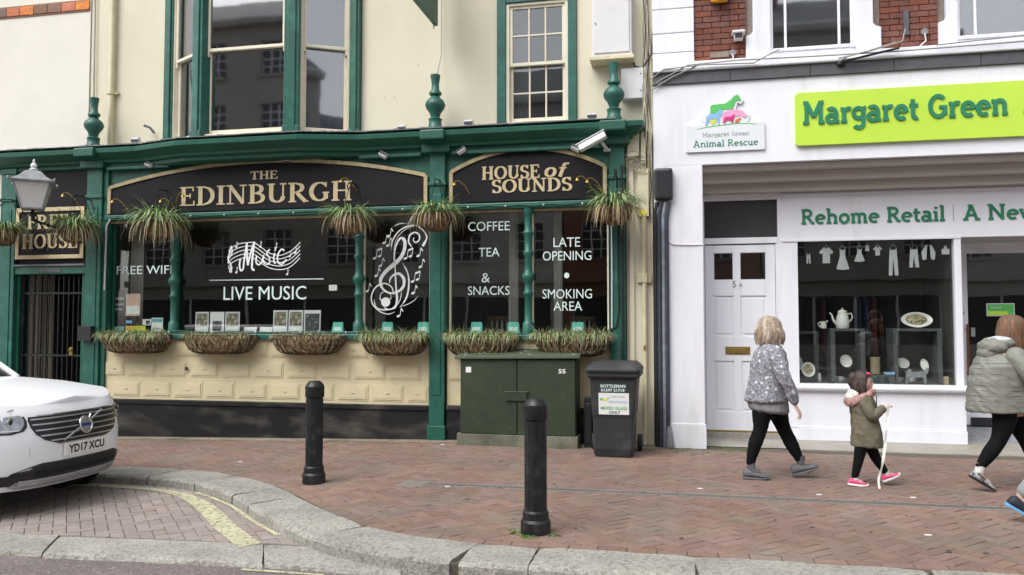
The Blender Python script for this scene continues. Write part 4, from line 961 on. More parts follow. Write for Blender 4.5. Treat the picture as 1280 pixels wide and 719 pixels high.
for (a, lab) in ((-4.84,'mint green tent card in the corner of the live music window'),(-4.10,'mint green tent card left below the treble clef'),(-3.58,'mint green tent card right below the treble clef by the post'),(-2.82,'mint green tent card left below COFFEE TEA SNACKS'),(-2.31,'mint green tent card right below SNACKS'),(-1.44,'mint green tent card below SMOKING AREA')):
    t = thing('tent_card', lab, 'card', (a+.08,.2,1.43), 'mint tent cards along the window shelf')
    MB().add([(a,.17,1.43),(a+.175,.17,1.43),(a+.16,.2,1.575),(a+.015,.2,1.575),(a,.25,1.43),(a+.175,.25,1.43)], [(0,1,2,3),(5,4,3,2),(0,4,5,1),(0,3,4),(1,5,2)]).build('card_fold', 'mint_card', t)
    MB().add([(a+.03,.1745,1.455),(a+.145,.1745,1.455),(a+.14,.185,1.51),(a+.035,.185,1.51)], [(0,1,2,3)]).build('card_print', 'mint_print', t)
def notice(lab, x0, x1, z0, z1, m, txt=(), pic=None, tm='plate_black'):
    t = thing('window_notice', lab, 'notice', (x0,.14,z0)); MB().box(x0,x1,.1425,.144,z0,z1).build('sheet', m, t)
    if pic: MB().box(x0+(x1-x0)*pic[0], x0+(x1-x0)*pic[1], .1418, .1423, z0+(z1-z0)*pic[2], z0+(z1-z0)*pic[3]).build('picture', pic[4], t)
    for (tx, a, b, c, h) in txt: sans(tx, x0+(x1-x0)*a, x0+(x1-x0)*b, z0+(z1-z0)*c, (z1-z0)*h, .1422, tm, t, d=.0004)
YN = .134
# notices stand just behind the glass
notice('pink and yellow paper poster stuck inside the free wifi window',-8.128,-7.885,1.67,2.0,'paper_pink', pic=(.06,.94,.08,.45,'paper_white'), txt=())
notice('black square notice with white writing left of the pink poster',-8.325,-8.15,1.69,1.97,'sign_black', txt=(('OPEN',.1,.9,.78,.14),('music food',.1,.9,.5,.12),('all day',.1,.8,.22,.12)), tm='paper_white')
notice('yellow warning notice with black writing low in the free wifi window',-8.125,-7.79,1.52-.09,1.52,'paper_yellow', txt=(('CCTV IN',.36,.95,.58,.25),('OPERATION',.36,.95,.15,.25)), pic=(.04,.28,.1,.9,'alarm_yellow'))
notice('pale blue striped leaflet right of the yellow notice',-7.69,-7.50,1.43,1.64,'paper_white', pic=(.05,.95,.68,.95,'paper_blue'), txt=(('menu',.1,.9,.1,.2),))
notice('small blue strip at the lower left corner of the free wifi pane',-8.325,-8.15,1.425,1.51,'paper_blue')
notice('white sheet with a dark panel between the yellow notice and the leaflet',-7.84,-7.70,1.53,1.62,'paper_white', pic=(.4,.9,.1,.8,'photo_dark'))
notice('tiny blue label above the yellow notice',-8.12,-8.02,1.56,1.60,'logo_blue')
notice('small white label on the live music pane near the right colonnette',-4.87,-4.75,2.02,2.10,'paper_white')

# ================================================================== PLANTING
def blades(mb, c, n, ln, spread, droop, rnd, w=.011, rx=.16, ry=.12, up=.9, front=None):
    for _ in range(n):
        a = rnd.uniform(0, 2*math.pi)
        if front is not None and rnd.random() < front: a = -math.pi/2+rnd.gauss(0, .9)
        r = math.sqrt(rnd.random()); x = c[0]+rx*r*math.cos(a); y = c[1]+ry*r*math.sin(a); z = c[2]
        l = ln*rnd.uniform(.55,1.15); v = Vector((math.cos(a)*spread*rnd.uniform(.3,1), math.sin(a)*spread*rnd.uniform(.3,1), up*rnd.uniform(.6,1.1))).normalized()
        p = Vector((x,y,z)); st = 5; sl = l/st; side = v.cross(Vector((0,0,1)))
        if side.length < .05: side = Vector((1,0,0))
        side = (side.normalized()+Vector((rnd.uniform(-.3,.3),rnd.uniform(-.3,.3),0))).normalized()
        vs = []; ww = w*rnd.uniform(.7,1.3); dr = droop*rnd.uniform(.6,1.3)
        for k in range(st+1):
            q = ww*(1-.85*(k/st)**1.5)*.5+.0006; vs += [p-side*q, p+side*q]; p = p+v*sl; v = (v+Vector((rnd.uniform(-.06,.06),rnd.uniform(-.06,.06),-dr/st*2))).normalized()
        mb.add(vs, [(2*k,2*k+1,2*k+3,2*k+2) for k in range(st)], 0 if rnd.random() > .0 else 1)
def planter(lab, x0, x1, green, seed, zt=1.42, ln=.17, dead=1.0):
    rnd = random.Random(seed); cx = (x0+x1)/2; w = (x1-x0)/2; zt -= .03
    t = thing('window_planter', lab, 'planter', (cx,-.05,zt-.3), 'hayrack planters under the pub windows')
    mb = MB(); rows = []
    prof = [(1.0,0),(.985,-.06),(.94,-.13),(.87,-.19),(.76,-.235),(.55,-.262),(.05,-.27)]
    for k, (s, z) in enumerate(prof):
        row = []
        for q in range(22):
            a = math.pi*q/21; e = abs(math.cos(a))**.6*(1 if math.cos(a) >= 0 else -1)
            row.append(Vector((cx+w*s*e+rnd.uniform(-.006,.006), -.035-(.25*s**.8*math.sin(a)**.7)+rnd.uniform(-.012,.012), zt+z+rnd.uniform(-.005,.005))))
        row += [Vector((cx-w*s*.9, -.034, zt+z)), Vector((cx+w*s*.9, -.034, zt+z))][:0]
        rows.append(row)
    mb.rings(rows, cap=True); mb.build('coir_trough', 'coir', t)
    wi = MB()
    def pt(a, k):
        s, z = prof[min(k, 6)]; e = abs(math.cos(a))**.6*(1 if math.cos(a) >= 0 else -1); return Vector((cx+(w+.006)*s*e, -.04-(.262*s**.8*math.sin(a)**.7), zt+z))
    for k in (0, 2, 4): wi.tube([pt(math.pi*q/21, k)+Vector((0,-.004,0)) for q in range(22)], .0045, 5)
    for q in range(1, 15):
        a = math.pi*q/15; wi.tube([pt(a+.05*(j % 2), j)+Vector((0,-.008,0)) for j in range(6)], .0055, 4)
    wi.build('wire_frame', 'iron_black', t)
    fb = MB()
    for i in range(150):
        a = rnd.uniform(.1, math.pi-.1); j = rnd.choice((0,0,1,1,2,3)); p = pt(a, j)+Vector((0,-.008,0)); q = pt(a+rnd.uniform(-.06,.06), j+rnd.choice((1,2)))+Vector((rnd.uniform(-.01,.01),-.012,0)); fb.tube([p,(p+q)/2+Vector((0,-.006,0)),q], [.002,.004,.001], 4)
    fb.build('loose_fibres', 'leaf_straw', t, kind='stuff')
    MB().slab([(cx+w*.97*math.cos(math.pi*q/14), -.036-.22*math.sin(math.pi*q/14)) for q in range(15)], zt-.03, zt-.012).build('soil', 'bark_moss', t)
    for nm, n, m in (('green_grass', int(600*green), 'leaf_green'), ('dry_grass', int(620*dead), 'leaf_straw')):
        g = MB()
        for i in range(n):
            x = cx+w*.93*rnd.uniform(-1,1); blades(g, (x,-.15,zt-.01), 1, ln*(1.15 if nm[0] == 'g' else .95), .9, 1.7 if rnd.random() > .35 else .7, rnd, .0075, .02, .10, front=.65, up=.75)
        if n: g.build(nm, m, t, kind='stuff')
planter('planter below the free wifi pane, overgrown with green and straw grass', -8.30,-7.21,.9,1,ln=.2)
planter('planter below the left half of the live music window, nearly all dead straw', -6.95,-5.86,.12,2,ln=.13,dead=1.1)
planter('planter below the right half of the live music window, straw with a little green', -5.58,-4.53,.2,3,ln=.12,dead=1.1)
planter('planter below the treble clef pane with shaggy grey green grass', -4.26,-3.36+.02,.75,4,ln=.2,dead=1.0)
planter('planter below COFFEE TEA SNACKS, just above the green cabinet', -3.08,-2.09,.8,5,ln=.2)
planter('rightmost planter, shaggy with grass, below LATE OPENING SMOKING AREA', -1.88,-.89,.8,6,zt=1.43,ln=.2)

def hanging_basket(lab, x, z, seed, sc=1.0, y=-.42, green=1.0, r=.2, wallx=None):
    rnd = random.Random(seed)
    t = thing('hanging_basket', lab, 'hanging basket', (x,y,z-.2), 'hanging baskets along the pub front')
    mb = MB(); n = 18; rows = []
    for k, (s, dz) in enumerate([(1,0),(.98,-.05),(.92,-.11),(.78,-.17),(.5,-.215),(.04,-.23)]):
        rows.append([Vector((x+r*s*math.cos(2*math.pi*q/n)*(1+rnd.uniform(-.04,.04)), y+r*s*math.sin(2*math.pi*q/n)*(1+rnd.uniform(-.04,.04)), z+dz)) for q in range(n)])
    mb.rings(rows); mb.build('coir_bowl', 'coir', t)
    wi = MB(); wi.tube([(x+(r+.008)*math.cos(2*math.pi*q/20), y+(r+.008)*math.sin(2*math.pi*q/20), z) for q in range(21)], .005, 5)
    for q in range(3): a = 2.1*q+.4; wi.tube([(x+r*math.cos(a), y+r*math.sin(a), z),(x,y,z+.42)], .003, 4)
    wi.build('wire_chain', 'iron_black', t)
    br = MB(); zt = z+.42; br.tube([(x,-.04,zt-.12),(x,-.10,zt+.02),(x,-.25,zt+.07),(x,y-.02,zt+.05),(x,y-.07,zt),(x,y-.04,zt-.05),(x,y,zt-.02)], .008, 6); br.tube([(x,-.04,zt-.3),(x,-.2,zt-.02),(x,-.26,zt+.06)], .006, 5)
    br.build('scroll_bracket', 'iron_black', t)
    g = MB(); blades(g, (x,y,z+.0), int(300*green*sc), .36*sc, 1.0, 1.25, rnd, .018, r*.9, r*.9, up=1.25); g.build('green_leaves', 'leaf_green', t, kind='stuff')
    g = MB(); blades(g, (x,y,z-.01), int(110*sc), .40*sc, 1.1, 2.6, rnd, .012, r, r, up=.4); g.build('dry_leaves', 'leaf_straw', t, kind='stuff')
hanging_basket('leftmost hanging basket, cut by the photo edge, grassy green leaves', -9.80, 2.92, 11)
hanging_basket('hanging basket in front of the free house sign with spilling green and straw leaves', -8.56, 2.93, 12, 1.15)
hanging_basket('hanging basket above the free wifi window, tall green leaves and long straw', -7.20, 2.97, 13, 1.25)
hanging_basket('hanging basket near the colonnette left of the treble clef with trailing leaves', -4.33, 2.96, 14, .95, r=.22)
hanging_basket('hanging basket on the middle pilaster with bare brown bowl and short green top', -3.13, 2.97, 15, .9, r=.23)
hanging_basket('rightmost hanging basket by the cable boxes, bushy with green leaves', -.80, 3.0, 16, 1.05, r=.21)
# small spot lamps on curled stems over the fascia
for i, (x, z, s) in enumerate(((-9.0,3.5,1),(-7.05,3.43,-1),(-7.35,3.36,1),(-4.55,3.55,1),(-2.93,3.45,1),(-1.28,3.45,1),(-1.15,3.42,1),(-8.15,3.38,1))):
    t = thing('swan_neck_lamp', ['curled brass lamp stem over the FREE HOUSE sign','curled brass lamp stem in front of the E of EDINBURGH','small brass lamp stem left of EDINBURGH','curled brass lamp stem at the H ending EDINBURGH','curled brass lamp stem left end of HOUSE of SOUNDS','left of the pair of curled brass stems right of SOUNDS','right of the pair of curled brass stems right of SOUNDS','small brass stem at the left end of THE EDINBURGH sign'][i], 'lamp', (x,-.02,z), 'swan neck lamp stems on the fascia')
    MB().tube([(x+.16*s,-.03,z-.16),(x+.10*s,-.08,z-.05),(x+.03*s,-.12,z+.01),(x-.02*s,-.13,z),(x-.03*s,-.13,z-.035)], .008, 6).build('stem', 'brass', t)
    MB().lathe([(.006,.03),(.022,.012),(.03,-.012),(.02,-.014)], (x-.03*s,-.13,z-.04), 10).build('cap', 'brass', t)

# ================================================================== LANTERN
lx, ly, lz = -8.74, -1.0, 3.13
ln_ = thing('street_lantern', 'white four sided lantern with domed metal top hanging on a wall bracket', 'lantern', (lx,ly,lz))
def sq(c, h, z): return [Vector((c[0]+sx*h, c[1]+sy*h, z)) for sx, sy in ((-1,-1),(1,-1),(1,1),(-1,1))]
XR = Matrix.Translation((lx,ly,0)) @ Matrix.Rotation(R(38), 4, 'Z') @ Matrix.Translation((-lx,-ly,0))
m_ = MB(XR); m_.rings([sq((lx,ly), .122, lz+.01), sq((lx,ly), .212, lz+.345)], smooth=False); m_.build('glazing', 'lamp_glass', ln_)
m_ = MB(XR); m_.rings([sq((lx,ly), .25, lz+.345), sq((lx,ly), .26, lz+.375), sq((lx,ly), .17, lz+.43), sq((lx,ly), .10, lz+.51), sq((lx,ly), .055, lz+.53)], smooth=False)
m_.box(lx-.135,lx+.135,ly-.135,ly+.135,lz-.012,lz+.012); m_.build('hood', 'pipe_grey', ln_, bevel=.006)
for sx, sy in ((-1,-1),(1,-1),(1,1),(-1,1)):
    m_ = MB(XR); m_.tube([(lx+sx*.124,ly+sy*.124,lz),(lx+sx*.216,ly+sy*.216,lz+.35)], .011, 5)
    m_.ell((lx+sx*.27,ly+sy*.27,lz+.375), (.02,.02,.03), 8, 5); m_.build('frame_bar', 'pipe_grey', ln_)
MB().lathe([(.05,.52),(.06,.55),(.03,.565),(.045,.60),(.03,.63),(.012,.65),(.02,.67),(.0,.70)], (lx,ly,lz), 12).build('finial', 'plastic_white', ln_)
MB().tube([(lx,ly,lz-.15),(lx,-.5,lz-.22),(lx,.0,lz-.25)], .018, 8).tube([(lx,ly,lz),(lx,ly,lz-.16)], .022, 8).tube([(lx,-.9,lz-.15),(lx,-.75,lz-.3),(lx,-.5,lz-.22)], .01, 6).lathe([(.05,0),(.05,.03),(.02,.06)], (lx,ly,lz-.1), 10).build('bracket', 'iron_black', ln_)

# ================================================================== FLOODLIGHTS, CAMERAS, BOXES, CABLES
def flood(lab, x, z, y, tilt, sc=1.0, up=False):
    t = thing('floodlight', lab, 'floodlight', (x,y,z), 'small floodlights above the pub front')
    X = Matrix.Translation((x,y,z)) @ Matrix.Rotation(R(tilt), 4, 'Y') @ Matrix.Rotation(R(25 if up else -35), 4, 'X')
    a = .055*sc; m_ = MB(X); m_.box(-a,a,-.03,.03,-a*.55,a*.55); m_.build('lamp_body', 'plastic_white', t, bevel=.008)
    m_ = MB(X); m_.box(-a*.85,a*.85,-.034,-.03,-a*.4,a*.4); m_.build('glass', 'lamp_lens', t)
    m_ = MB(X); m_.box(-a,a,-.036,-.029,-.006,.006).box(-a,a,.03,.045,-a*.5,-a*.3).box(-a,a,.03,.045,a*.3,a*.5); m_.build('rim', 'plastic_black', t)
    MB().tube([(x,y+.02,z),(x,y+.06,z-.05 if up else z+.05),(x,y+.1,z-.06 if up else z+.05)], .01, 6).build('bracket', 'plastic_black', t)
flood('floodlight tucked under the cornice above the free wifi window', -7.62, 3.88, -.09, 18)
flood('floodlight resting on top of the arched sign above THE', -5.45, 3.89, -.05, 0)
flood('floodlight under the cornice between the word EDINBURGH and the middle pilaster', -3.98, 3.86, -.1, 30, 1.1)
flood('floodlight under the cornice just right of the middle pilaster', -2.87, 3.87, -.1, -32, 1.1)
flood('floodlight beside the CCTV camera over the HOUSE of SOUNDS sign', -1.33, 3.83, -.1, 28, 1.1)
flood('floodlight standing on the cornice left of the bay window', -7.9, 4.27, -.02, 0, 1.1, True)
flood('floodlight standing on the cornice left of the middle finial', -3.75, 4.25, .0, 0, 1.0, True)
flood('floodlight standing on the cornice right of the middle finial', -2.80, 4.27, .0, 0, 1.1, True)
flood('floodlight standing on the cornice left of the right finial', -1.13, 4.27, .0, 0, 1.1, True)
tag(MB().tube([(-7.75,.21,4.42),(-7.80,.16,4.50),(-7.86,.1,4.52)], .02, 8).build('pipe_stub', 'pipe_grey'), 'short grey pipe stub sticking out of the cream wall left of the bay', 'pipe')
cc = thing('cctv_camera', 'long white CCTV camera under the cornice, aimed down over the sounds sign', 'camera', (-1.1,-.25,3.85))
X = Matrix.Translation((-1.10,-.26,3.87)) @ Matrix.Rotation(R(-27), 4, 'Y') @ Matrix.Rotation(R(-10), 4, 'X')
m_ = MB(X); m_.box(-.19,.19,-.045,.045,-.045,.04); m_.build('housing', 'plastic_white', cc, bevel=.012)
m_ = MB(X); m_.box(-.21,.20,-.055,.055,.042,.055); m_.build('sunshield', 'plastic_white', cc, bevel=.004)
m_ = MB(X); m_.box(-.196,-.19,-.035,.035,-.035,.03); m_.build('lens_window', 'plastic_black', cc)
MB().tube([(-.98,-.22,3.86),(-.93,-.12,3.80),(-.93,.0,3.80)], .02, 8).lathe([(.045,0),(.045,.03)], (-.93,-.06,3.78), 10).build('arm', 'plastic_white', cc)

mbx = thing('meter_box', 'large white wall cabinet with a rust stained base, left of the quoins', 'box', (-.87,.15,5.0))
box('case', 'plastic_white', mbx, -1.13,-.61,.03,.25,5.06,6.05, bevel=.01); box('door', 'plastic_white', mbx, -1.10,-.64,.012,.03,5.10,6.02, bevel=.006)
box('drip_tray', 'pipe_cream', mbx, -1.16,-.58,-.02,.25,5.0,5.055, bevel=.008); MB().tube([(-1.08,.012,5.5),(-1.08,.0,5.5)], .012, 8).build('lock', 'steel_dull', mbx)
sb = thing('junction_box', 'small grey white box with two screws beside the right finial', 'box', (-.61,.15,4.5)); box('case', 'plastic_white', sb, -.755,-.465,.10,.25,4.50,4.905, bevel=.008)
MB().tube([(-.5,.10,4.6),(-.5,.095,4.6)], .01, 8).tube([(-.5,.10,4.82),(-.5,.095,4.82)], .01, 8).build('screw', 'cable_black', sb)
b1 = thing('cable_box', 'upper small cream cable box on the corner pier', 'box', (-.6,.05,3.7)); box('case', 'plastic_cream', b1, -.675,-.525,.0,.09,3.71,4.06, bevel=.006)
b2 = thing('cable_box', 'tall cream trunking box with a yellow label on the corner pier', 'box', (-.47,.05,2.9)); box('case', 'plastic_cream', b2, -.545,-.405,.0,.09,2.93,3.55, bevel=.006); box('label', 'paper_yellow', b2, -.525,-.425,-.003,-.001,2.95,3.01)
box('cap_small', 'plastic_cream', b2, -.50,-.44,.0,.09,3.62,3.95, bevel=.006)
cp = thing('conduit_pipe', 'cream painted pipe with rust spots running down the corner pier', 'pipe', (-.47,.04,0)); MB().tube([(-.47,.035,.02),(-.47,.035,2.93)], .03, 10).build('pipe', 'pipe_cream', cp)
MB().box(-.56,-.38,.04,.09,2.08,2.2).box(-.505,-.435,.0,.04,2.08,2.2).build('bracket', 'pipe_cream', cp, bevel=.004)
MB().box(-.485,-.455,-.01,.005,1.22,1.28).build('rust_patch', 'brass', cp)
vb = thing('junction_box', 'rounded black box on top of the dark pipes at the party wall', 'box', (-.22,.0,3.1)); box('case', 'plastic_black', vb, -.335,-.10,-.11,.0,3.12,3.53, bevel=.035)
for i, (x, r, m, z0) in enumerate(((-.325,.022,'cable_black',.0),(-.275,.026,'pipe_blue',.0),(-.225,.024,'pipe_grey',.0),(-.185,.028,'pipe_blue',.0))):
    t = tag(MB().tube([(x,-.035,z0),(x,-.035,2.98-.03*i),(x+.03,-.04,3.1)], r, 10).build('service_pipe', m), ['black thin pipe, leftmost of the bundle at the party wall','dark blue pipe second in the bundle below the black box','grey pipe third in the bundle below the black box','dark blue pipe nearest the white shop wall'][i], 'pipe')
tag(MB().lathe([(.05,0),(.055,.03),(.04,.18),(.028,.26)], (-.17,-.06,.005), 12).build('pipe_shoe', 'pipe_grey'), 'grey flared shoe where the pipe bundle meets the pavement', 'pipe')
tag(MB().tube([(-.745,-.06,.5),(-.745,-.06,3.6)], .014, 6).build('service_pipe', 'cable_black'), 'thin black cable pipe down the edge of the right pilaster', 'pipe')
rnd = random.Random(9)
cb = thing('cable_bundle', 'tangle of thin cables running up the corner above the black box', 'cable', (-.4,.05,2.8))
for i in range(9):
    x = -.42+rnd.uniform(-.05,.05); pts = []
    for k in range(9): pts.append((x+rnd.uniform(-.03,.03), .06+rnd.uniform(-.02,.02) if k < 5 else .2, 2.9+k*.42))
    MB().tube(pts, .005+.003*rnd.random(), 5).build('cable', ['cable_grey','pipe_cream','cable_black'][i % 3], cb)
for i in range(14):
    c = Vector((-.62+rnd.uniform(-.06,.2), .0, 3.66+rnd.uniform(-.12,.1))); rr = rnd.uniform(.04,.11); a0 = rnd.uniform(0,6)
    MB().tube([c+Vector((rr*math.cos(a0+k*.6), -.02*rnd.random(), rr*.6*math.sin(a0+k*.6))) for k in range(9)], .004, 4).build('cable', ['cable_grey','leaf_straw'][i % 2], cb)
tag(MB().tube([(-.60,.2,5.02),(-.58,.17,4.94),(-.48,.17,4.92),(-.36,.18,5.1),(-.34,.2,5.4)], .013, 6).build('wall_cable', 'cable_black'), 'black cable looping from the white cabinet to the corner', 'cable')
def festoon(lab, x0, x1, z, n):
    t = thing('light_string', lab, 'light string', (x0,-.02,z)); P = [(x0+(x1-x0)*k/24, -.028, z+.008*math.sin(k*1.3)) for k in range(25)]
    MB().tube(P, .007, 5).build('cable', 'green_dark', t)
    for k in range(n): xx = x0+(x1-x0)*(k+.5)/n; MB().ell((xx,-.04,z-.005), (.012,.012,.014), 8, 6).build('bulb', 'plastic_white', t)
festoon('string of white bulbs along the transom under THE EDINBURGH', -8.3,-3.45,3.12,9); festoon('string of white bulbs along the transom under HOUSE of SOUNDS', -3.05,-1.0,3.12,4)
festoon('string of white bulbs along the sill under the live music window', -8.3,-3.5,1.44,7)
tag(MB().tube([(-8.3,-.02,3.1),(-8.36,-.02,3.0),(-8.37,-.02,2.05)], .012, 6).build('wall_cable', 'plastic_white'), 'white cable down the left edge of the free wifi window', 'cable')
tag(MB().tube([(-.88,-.06,3.0),(-.875,-.06,2.2),(-.88,-.06,1.5)], .008, 6).build('wall_cable', 'plastic_white'), 'thin white cable down the right edge of the smoking area window', 'cable')
tag(MB().tube([(-.80,-.06,3.0),(-.79,-.06,1.72),(-.82,-.06,1.52),(-.9,-.05,1.46)], .009, 6).build('wall_cable', 'cable_black'), 'black cable down the face of the right pilaster', 'cable')
tag(MB().box(-8.72,-8.50,-.13,-.05,1.30,1.52).box(-8.68,-8.65,-.135,-.13,1.44,1.47).build('ash_bin', 'plastic_black', bevel=.01), 'square black wall ashtray on the pilaster right of the gate', 'ashtray')
ch = thing('chain_hook', 'metal hook with a hanging chain on the right pilaster', 'hook', (-.8,-.05,1.2))
for k in range(7): MB().tube([(-.80+.012*math.cos(q*1.05)*(1 if k%2 else .3), -.055+.012*math.cos(q*1.05)*(0 if k%2 else 1), 1.28-.035*k+.02*math.sin(q*1.05)) for q in range(7)], .004, 4).build('link', 'steel_dull', ch)

# hanging pub sign (only its lower corner shows)
hsn = thing('hanging_sign', 'green framed pub sign hanging above the street, seen edge on', 'sign', (-3.3,-.6,5.6))
z0 = 5.63
for nm, m_n, a in (('frame','green_dark',0),('panel','interior_grey',.05)):
    MB().box(-3.265-.028+a*.2, -3.265+.028-a*.2, -.98+a, .0-a, z0+a, z0+1.25-a).build(nm, m_n, hsn, bevel=.008)
MB().tube([(-3.265,-1.0,z0+1.3),(-3.265,.25,z0+1.3)], .02, 8).tube([(-3.265,-.1,z0-.07),(-3.265,-.1,z0+.02)], .008, 6).build('bracket', 'iron_black', hsn)
tag(MB().tube([(-3.25,.2,7.5),(-3.25,.2,5.3),(-3.25,.0,4.94)], .007, 5).build('wall_cable', 'cable_grey'), 'thin grey cable dropping from the hanging sign to the middle finial', 'cable')

# ================================================================== STREET FURNITURE
cab = thing('utility_cabinet', 'large dark green steel utility cabinet with two doors on a concrete plinth', 'cabinet', (-2.04,-.2,0))
box('plinth', 'mossy_concrete', cab, -2.84,-1.28,-.40,-.05,-.05,.15, bevel=.01)
box('body', 'cabinet_green', cab, -2.80,-1.30,-.37,-.02,.15,1.11, bevel=.006)
l = box('door', 'cabinet_green', cab, -2.79,-2.055,-.40,-.37,.155,1.10, bevel=.006); r_ = box('door', 'cabinet_green', cab, -2.045,-1.31,-.40,-.37,.155,1.10, bevel=.006)
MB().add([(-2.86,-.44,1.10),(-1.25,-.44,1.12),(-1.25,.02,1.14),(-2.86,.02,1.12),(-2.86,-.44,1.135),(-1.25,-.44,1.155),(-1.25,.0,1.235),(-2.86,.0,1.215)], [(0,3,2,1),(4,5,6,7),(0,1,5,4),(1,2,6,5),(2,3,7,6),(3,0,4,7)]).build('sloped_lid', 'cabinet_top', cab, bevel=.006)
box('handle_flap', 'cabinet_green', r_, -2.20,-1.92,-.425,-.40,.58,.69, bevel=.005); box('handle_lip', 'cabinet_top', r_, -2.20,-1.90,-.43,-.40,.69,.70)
for x, z in ((-2.13,1.05),(-2.13,.24)): MB().lathe([(.0,.0)]*0+[(.014,0),(.014,.004)], (x,-.402,z), 8, sy=.3).build('bolt', 'steel_dull', l)
box('sticker', 'paper_white', l, -2.72,-2.65,-.403,-.4,.93,1.0)
sans('55', -1.52,-1.43,.93,.055,-.4005,'white_print', r_, d=.0015, bold=.02)
rnd = random.Random(4)
for i in range(12):
    x = rnd.uniform(-2.7,-1.35); z = rnd.uniform(.3,1.0); dx = rnd.uniform(-.02,.02)
    MB().ribbon([(x,z),(x+dx,z-rnd.uniform(.03,.09))], .004, -.4002, .0005).build('scratch', 'cabinet_top', r_ if x > -2.05 else l)
for i in range(9):
    x = -2.83+rnd.random()*1.5; yy = -.43+rnd.random()*.3; MB().lathe([(.018+.01*rnd.random(),0),(.008,.004)], (x,yy,1.137+(yy+.44)*.18+(x+2.86)*.0125), 8).build('bird_dropping', 'litter_white', cab)

wb = thing('wheelie_bin', 'dark grey wheelie bin with BOTTLEMAN mixed glass sticker beside the cabinet', 'bin', (-.78,-.65,0))
def rr(x0, x1, y0, y1, z, r=.04, n=4):
    P = []
    for cx, cy, a in ((x1-r,y1-r,0),(x0+r,y1-r,90),(x0+r,y0+r,180),(x1-r,y0+r,270)):
        for k in range(n+1): q = R(a+90*k/n); P.append(Vector((cx+r*math.cos(q), cy+r*math.sin(q), z)))
    return P
m_ = MB(); m_.rings([rr(-1.02,-.575,-.93,-.42,.01,.04),rr(-1.03,-.565,-.955,-.40,.10),rr(-1.035,-.555,-.965,-.38,.45),rr(-1.045,-.545,-.975,-.36,.50),rr(-1.065,-.515,-1.0,-.30,.93)], smooth=False); m_.build('body', 'bin_plastic', wb)
m_ = MB(); m_.rings([rr(-1.09,-.49,-1.03,-.27,.925,.04),rr(-1.10,-.48,-1.04,-.26,.945,.04),rr(-1.10,-.48,-1.04,-.26,.985,.04)], smooth=False); m_.build('rim', 'bin_plastic', wb, bevel=.005)
m_ = MB(); m_.rings([rr(-1.11,-.475,-1.055,-.24,.988,.05),rr(-1.115,-.47,-1.06,-.24,1.02,.05),rr(-1.07,-.51,-1.0,-.27,1.07,.06),rr(-1.03,-.55,-.92,-.32,1.10,.06),rr(-.97,-.61,-.84,-.4,1.105,.06)], smooth=False); m_.build('lid', 'bin_plastic', wb, bevel=.006)
MB().tube([(-1.04,-.22,1.0),(-.54,-.22,1.0)], .016, 8).build('handle', 'bin_plastic', wb)
for x in (-1.075,-.52):
    MB(Matrix.Translation((x,-.36,.10)) @ Matrix.Rotation(R(90), 4, 'Y')).lathe([(.03,-.03),(.095,-.028),(.10,-.015),(.10,.015),(.095,.028),(.03,.03)], (0,0,0), 20).build('wheel', 'rubber', wb)
MB().tube([(-1.07,-.36,.10),(-.52,-.36,.10)], .012, 6).build('axle', 'steel_dull', wb)
XB = Matrix.Translation((0,-.994,.93)) @ Matrix.Rotation(R(-3.1), 4, 'X') @ Matrix.Translation((0,0,-.93))   # label plane on the sloping front
def onbin(o): 
    o.data.transform(Matrix.Translation(Vector((.78,.65,0))*0)); return o
lab = MB(); fy_ = lambda z: -.976-(z-.50)*.0577
def lq(nm, m, a, b, c, d, off=.002): MB().add([(a,fy_(c)-off,c),(b,fy_(c)-off,c),(b,fy_(d)-off,d),(a,fy_(d)-off,d)], [(0,1,2,3)]).build(nm, m, wb)
lq('label_band', 'green_dark', -.945,-.64,.755,.86); lq('label', 'paper_white', -.96,-.61,.50,.75)
sans('BOTTLEMAN', -.935,-.65,.812,.035,-.998,'white_print', wb, d=.001, bold=.02); sans('01297 21719', -.93,-.66,.765,.033,-.996,'white_print', wb, d=.001, bold=.02)
sans('MIXED GLASS', -.935,-.63,.558,.036,-.984,'logo_green', wb, d=.001, bold=.015); sans('ONLY', -.84,-.71,.51,.034,-.981,'badge_blue', wb, d=.001, bold=.015)
sans('AXE VALE', -.82,-.66,.70,.018,-.992,'logo_grey', wb, d=.001); sans('RECYCLING', -.84,-.63,.635,.025,-.989,'logo_blue', wb, d=.001)
m_ = MB(); m_.ribbon([(-.885+.045*math.cos(R(a)), .665+.045*math.sin(R(a))) for a in range(20,200,15)], .03, -.988, .001); m_.build('label_swirl', 'logo_green', wb)
m_ = MB(); m_.ribbon([(-.885+.02*math.cos(R(a)), .655+.02*math.sin(R(a))) for a in range(0,180,15)], .025, -.988, .0014); m_.build('label_swirl', 'paper_yellow', wb)
tag(MB().box(-1.22,-1.12,-.25,-.1,0,.62).box(-1.20,-1.13,-.26,-.25,.05,.55).build('dark_crate', 'plastic_black', bevel=.01), 'narrow black upright container in the gap between cabinet and bin', 'container')

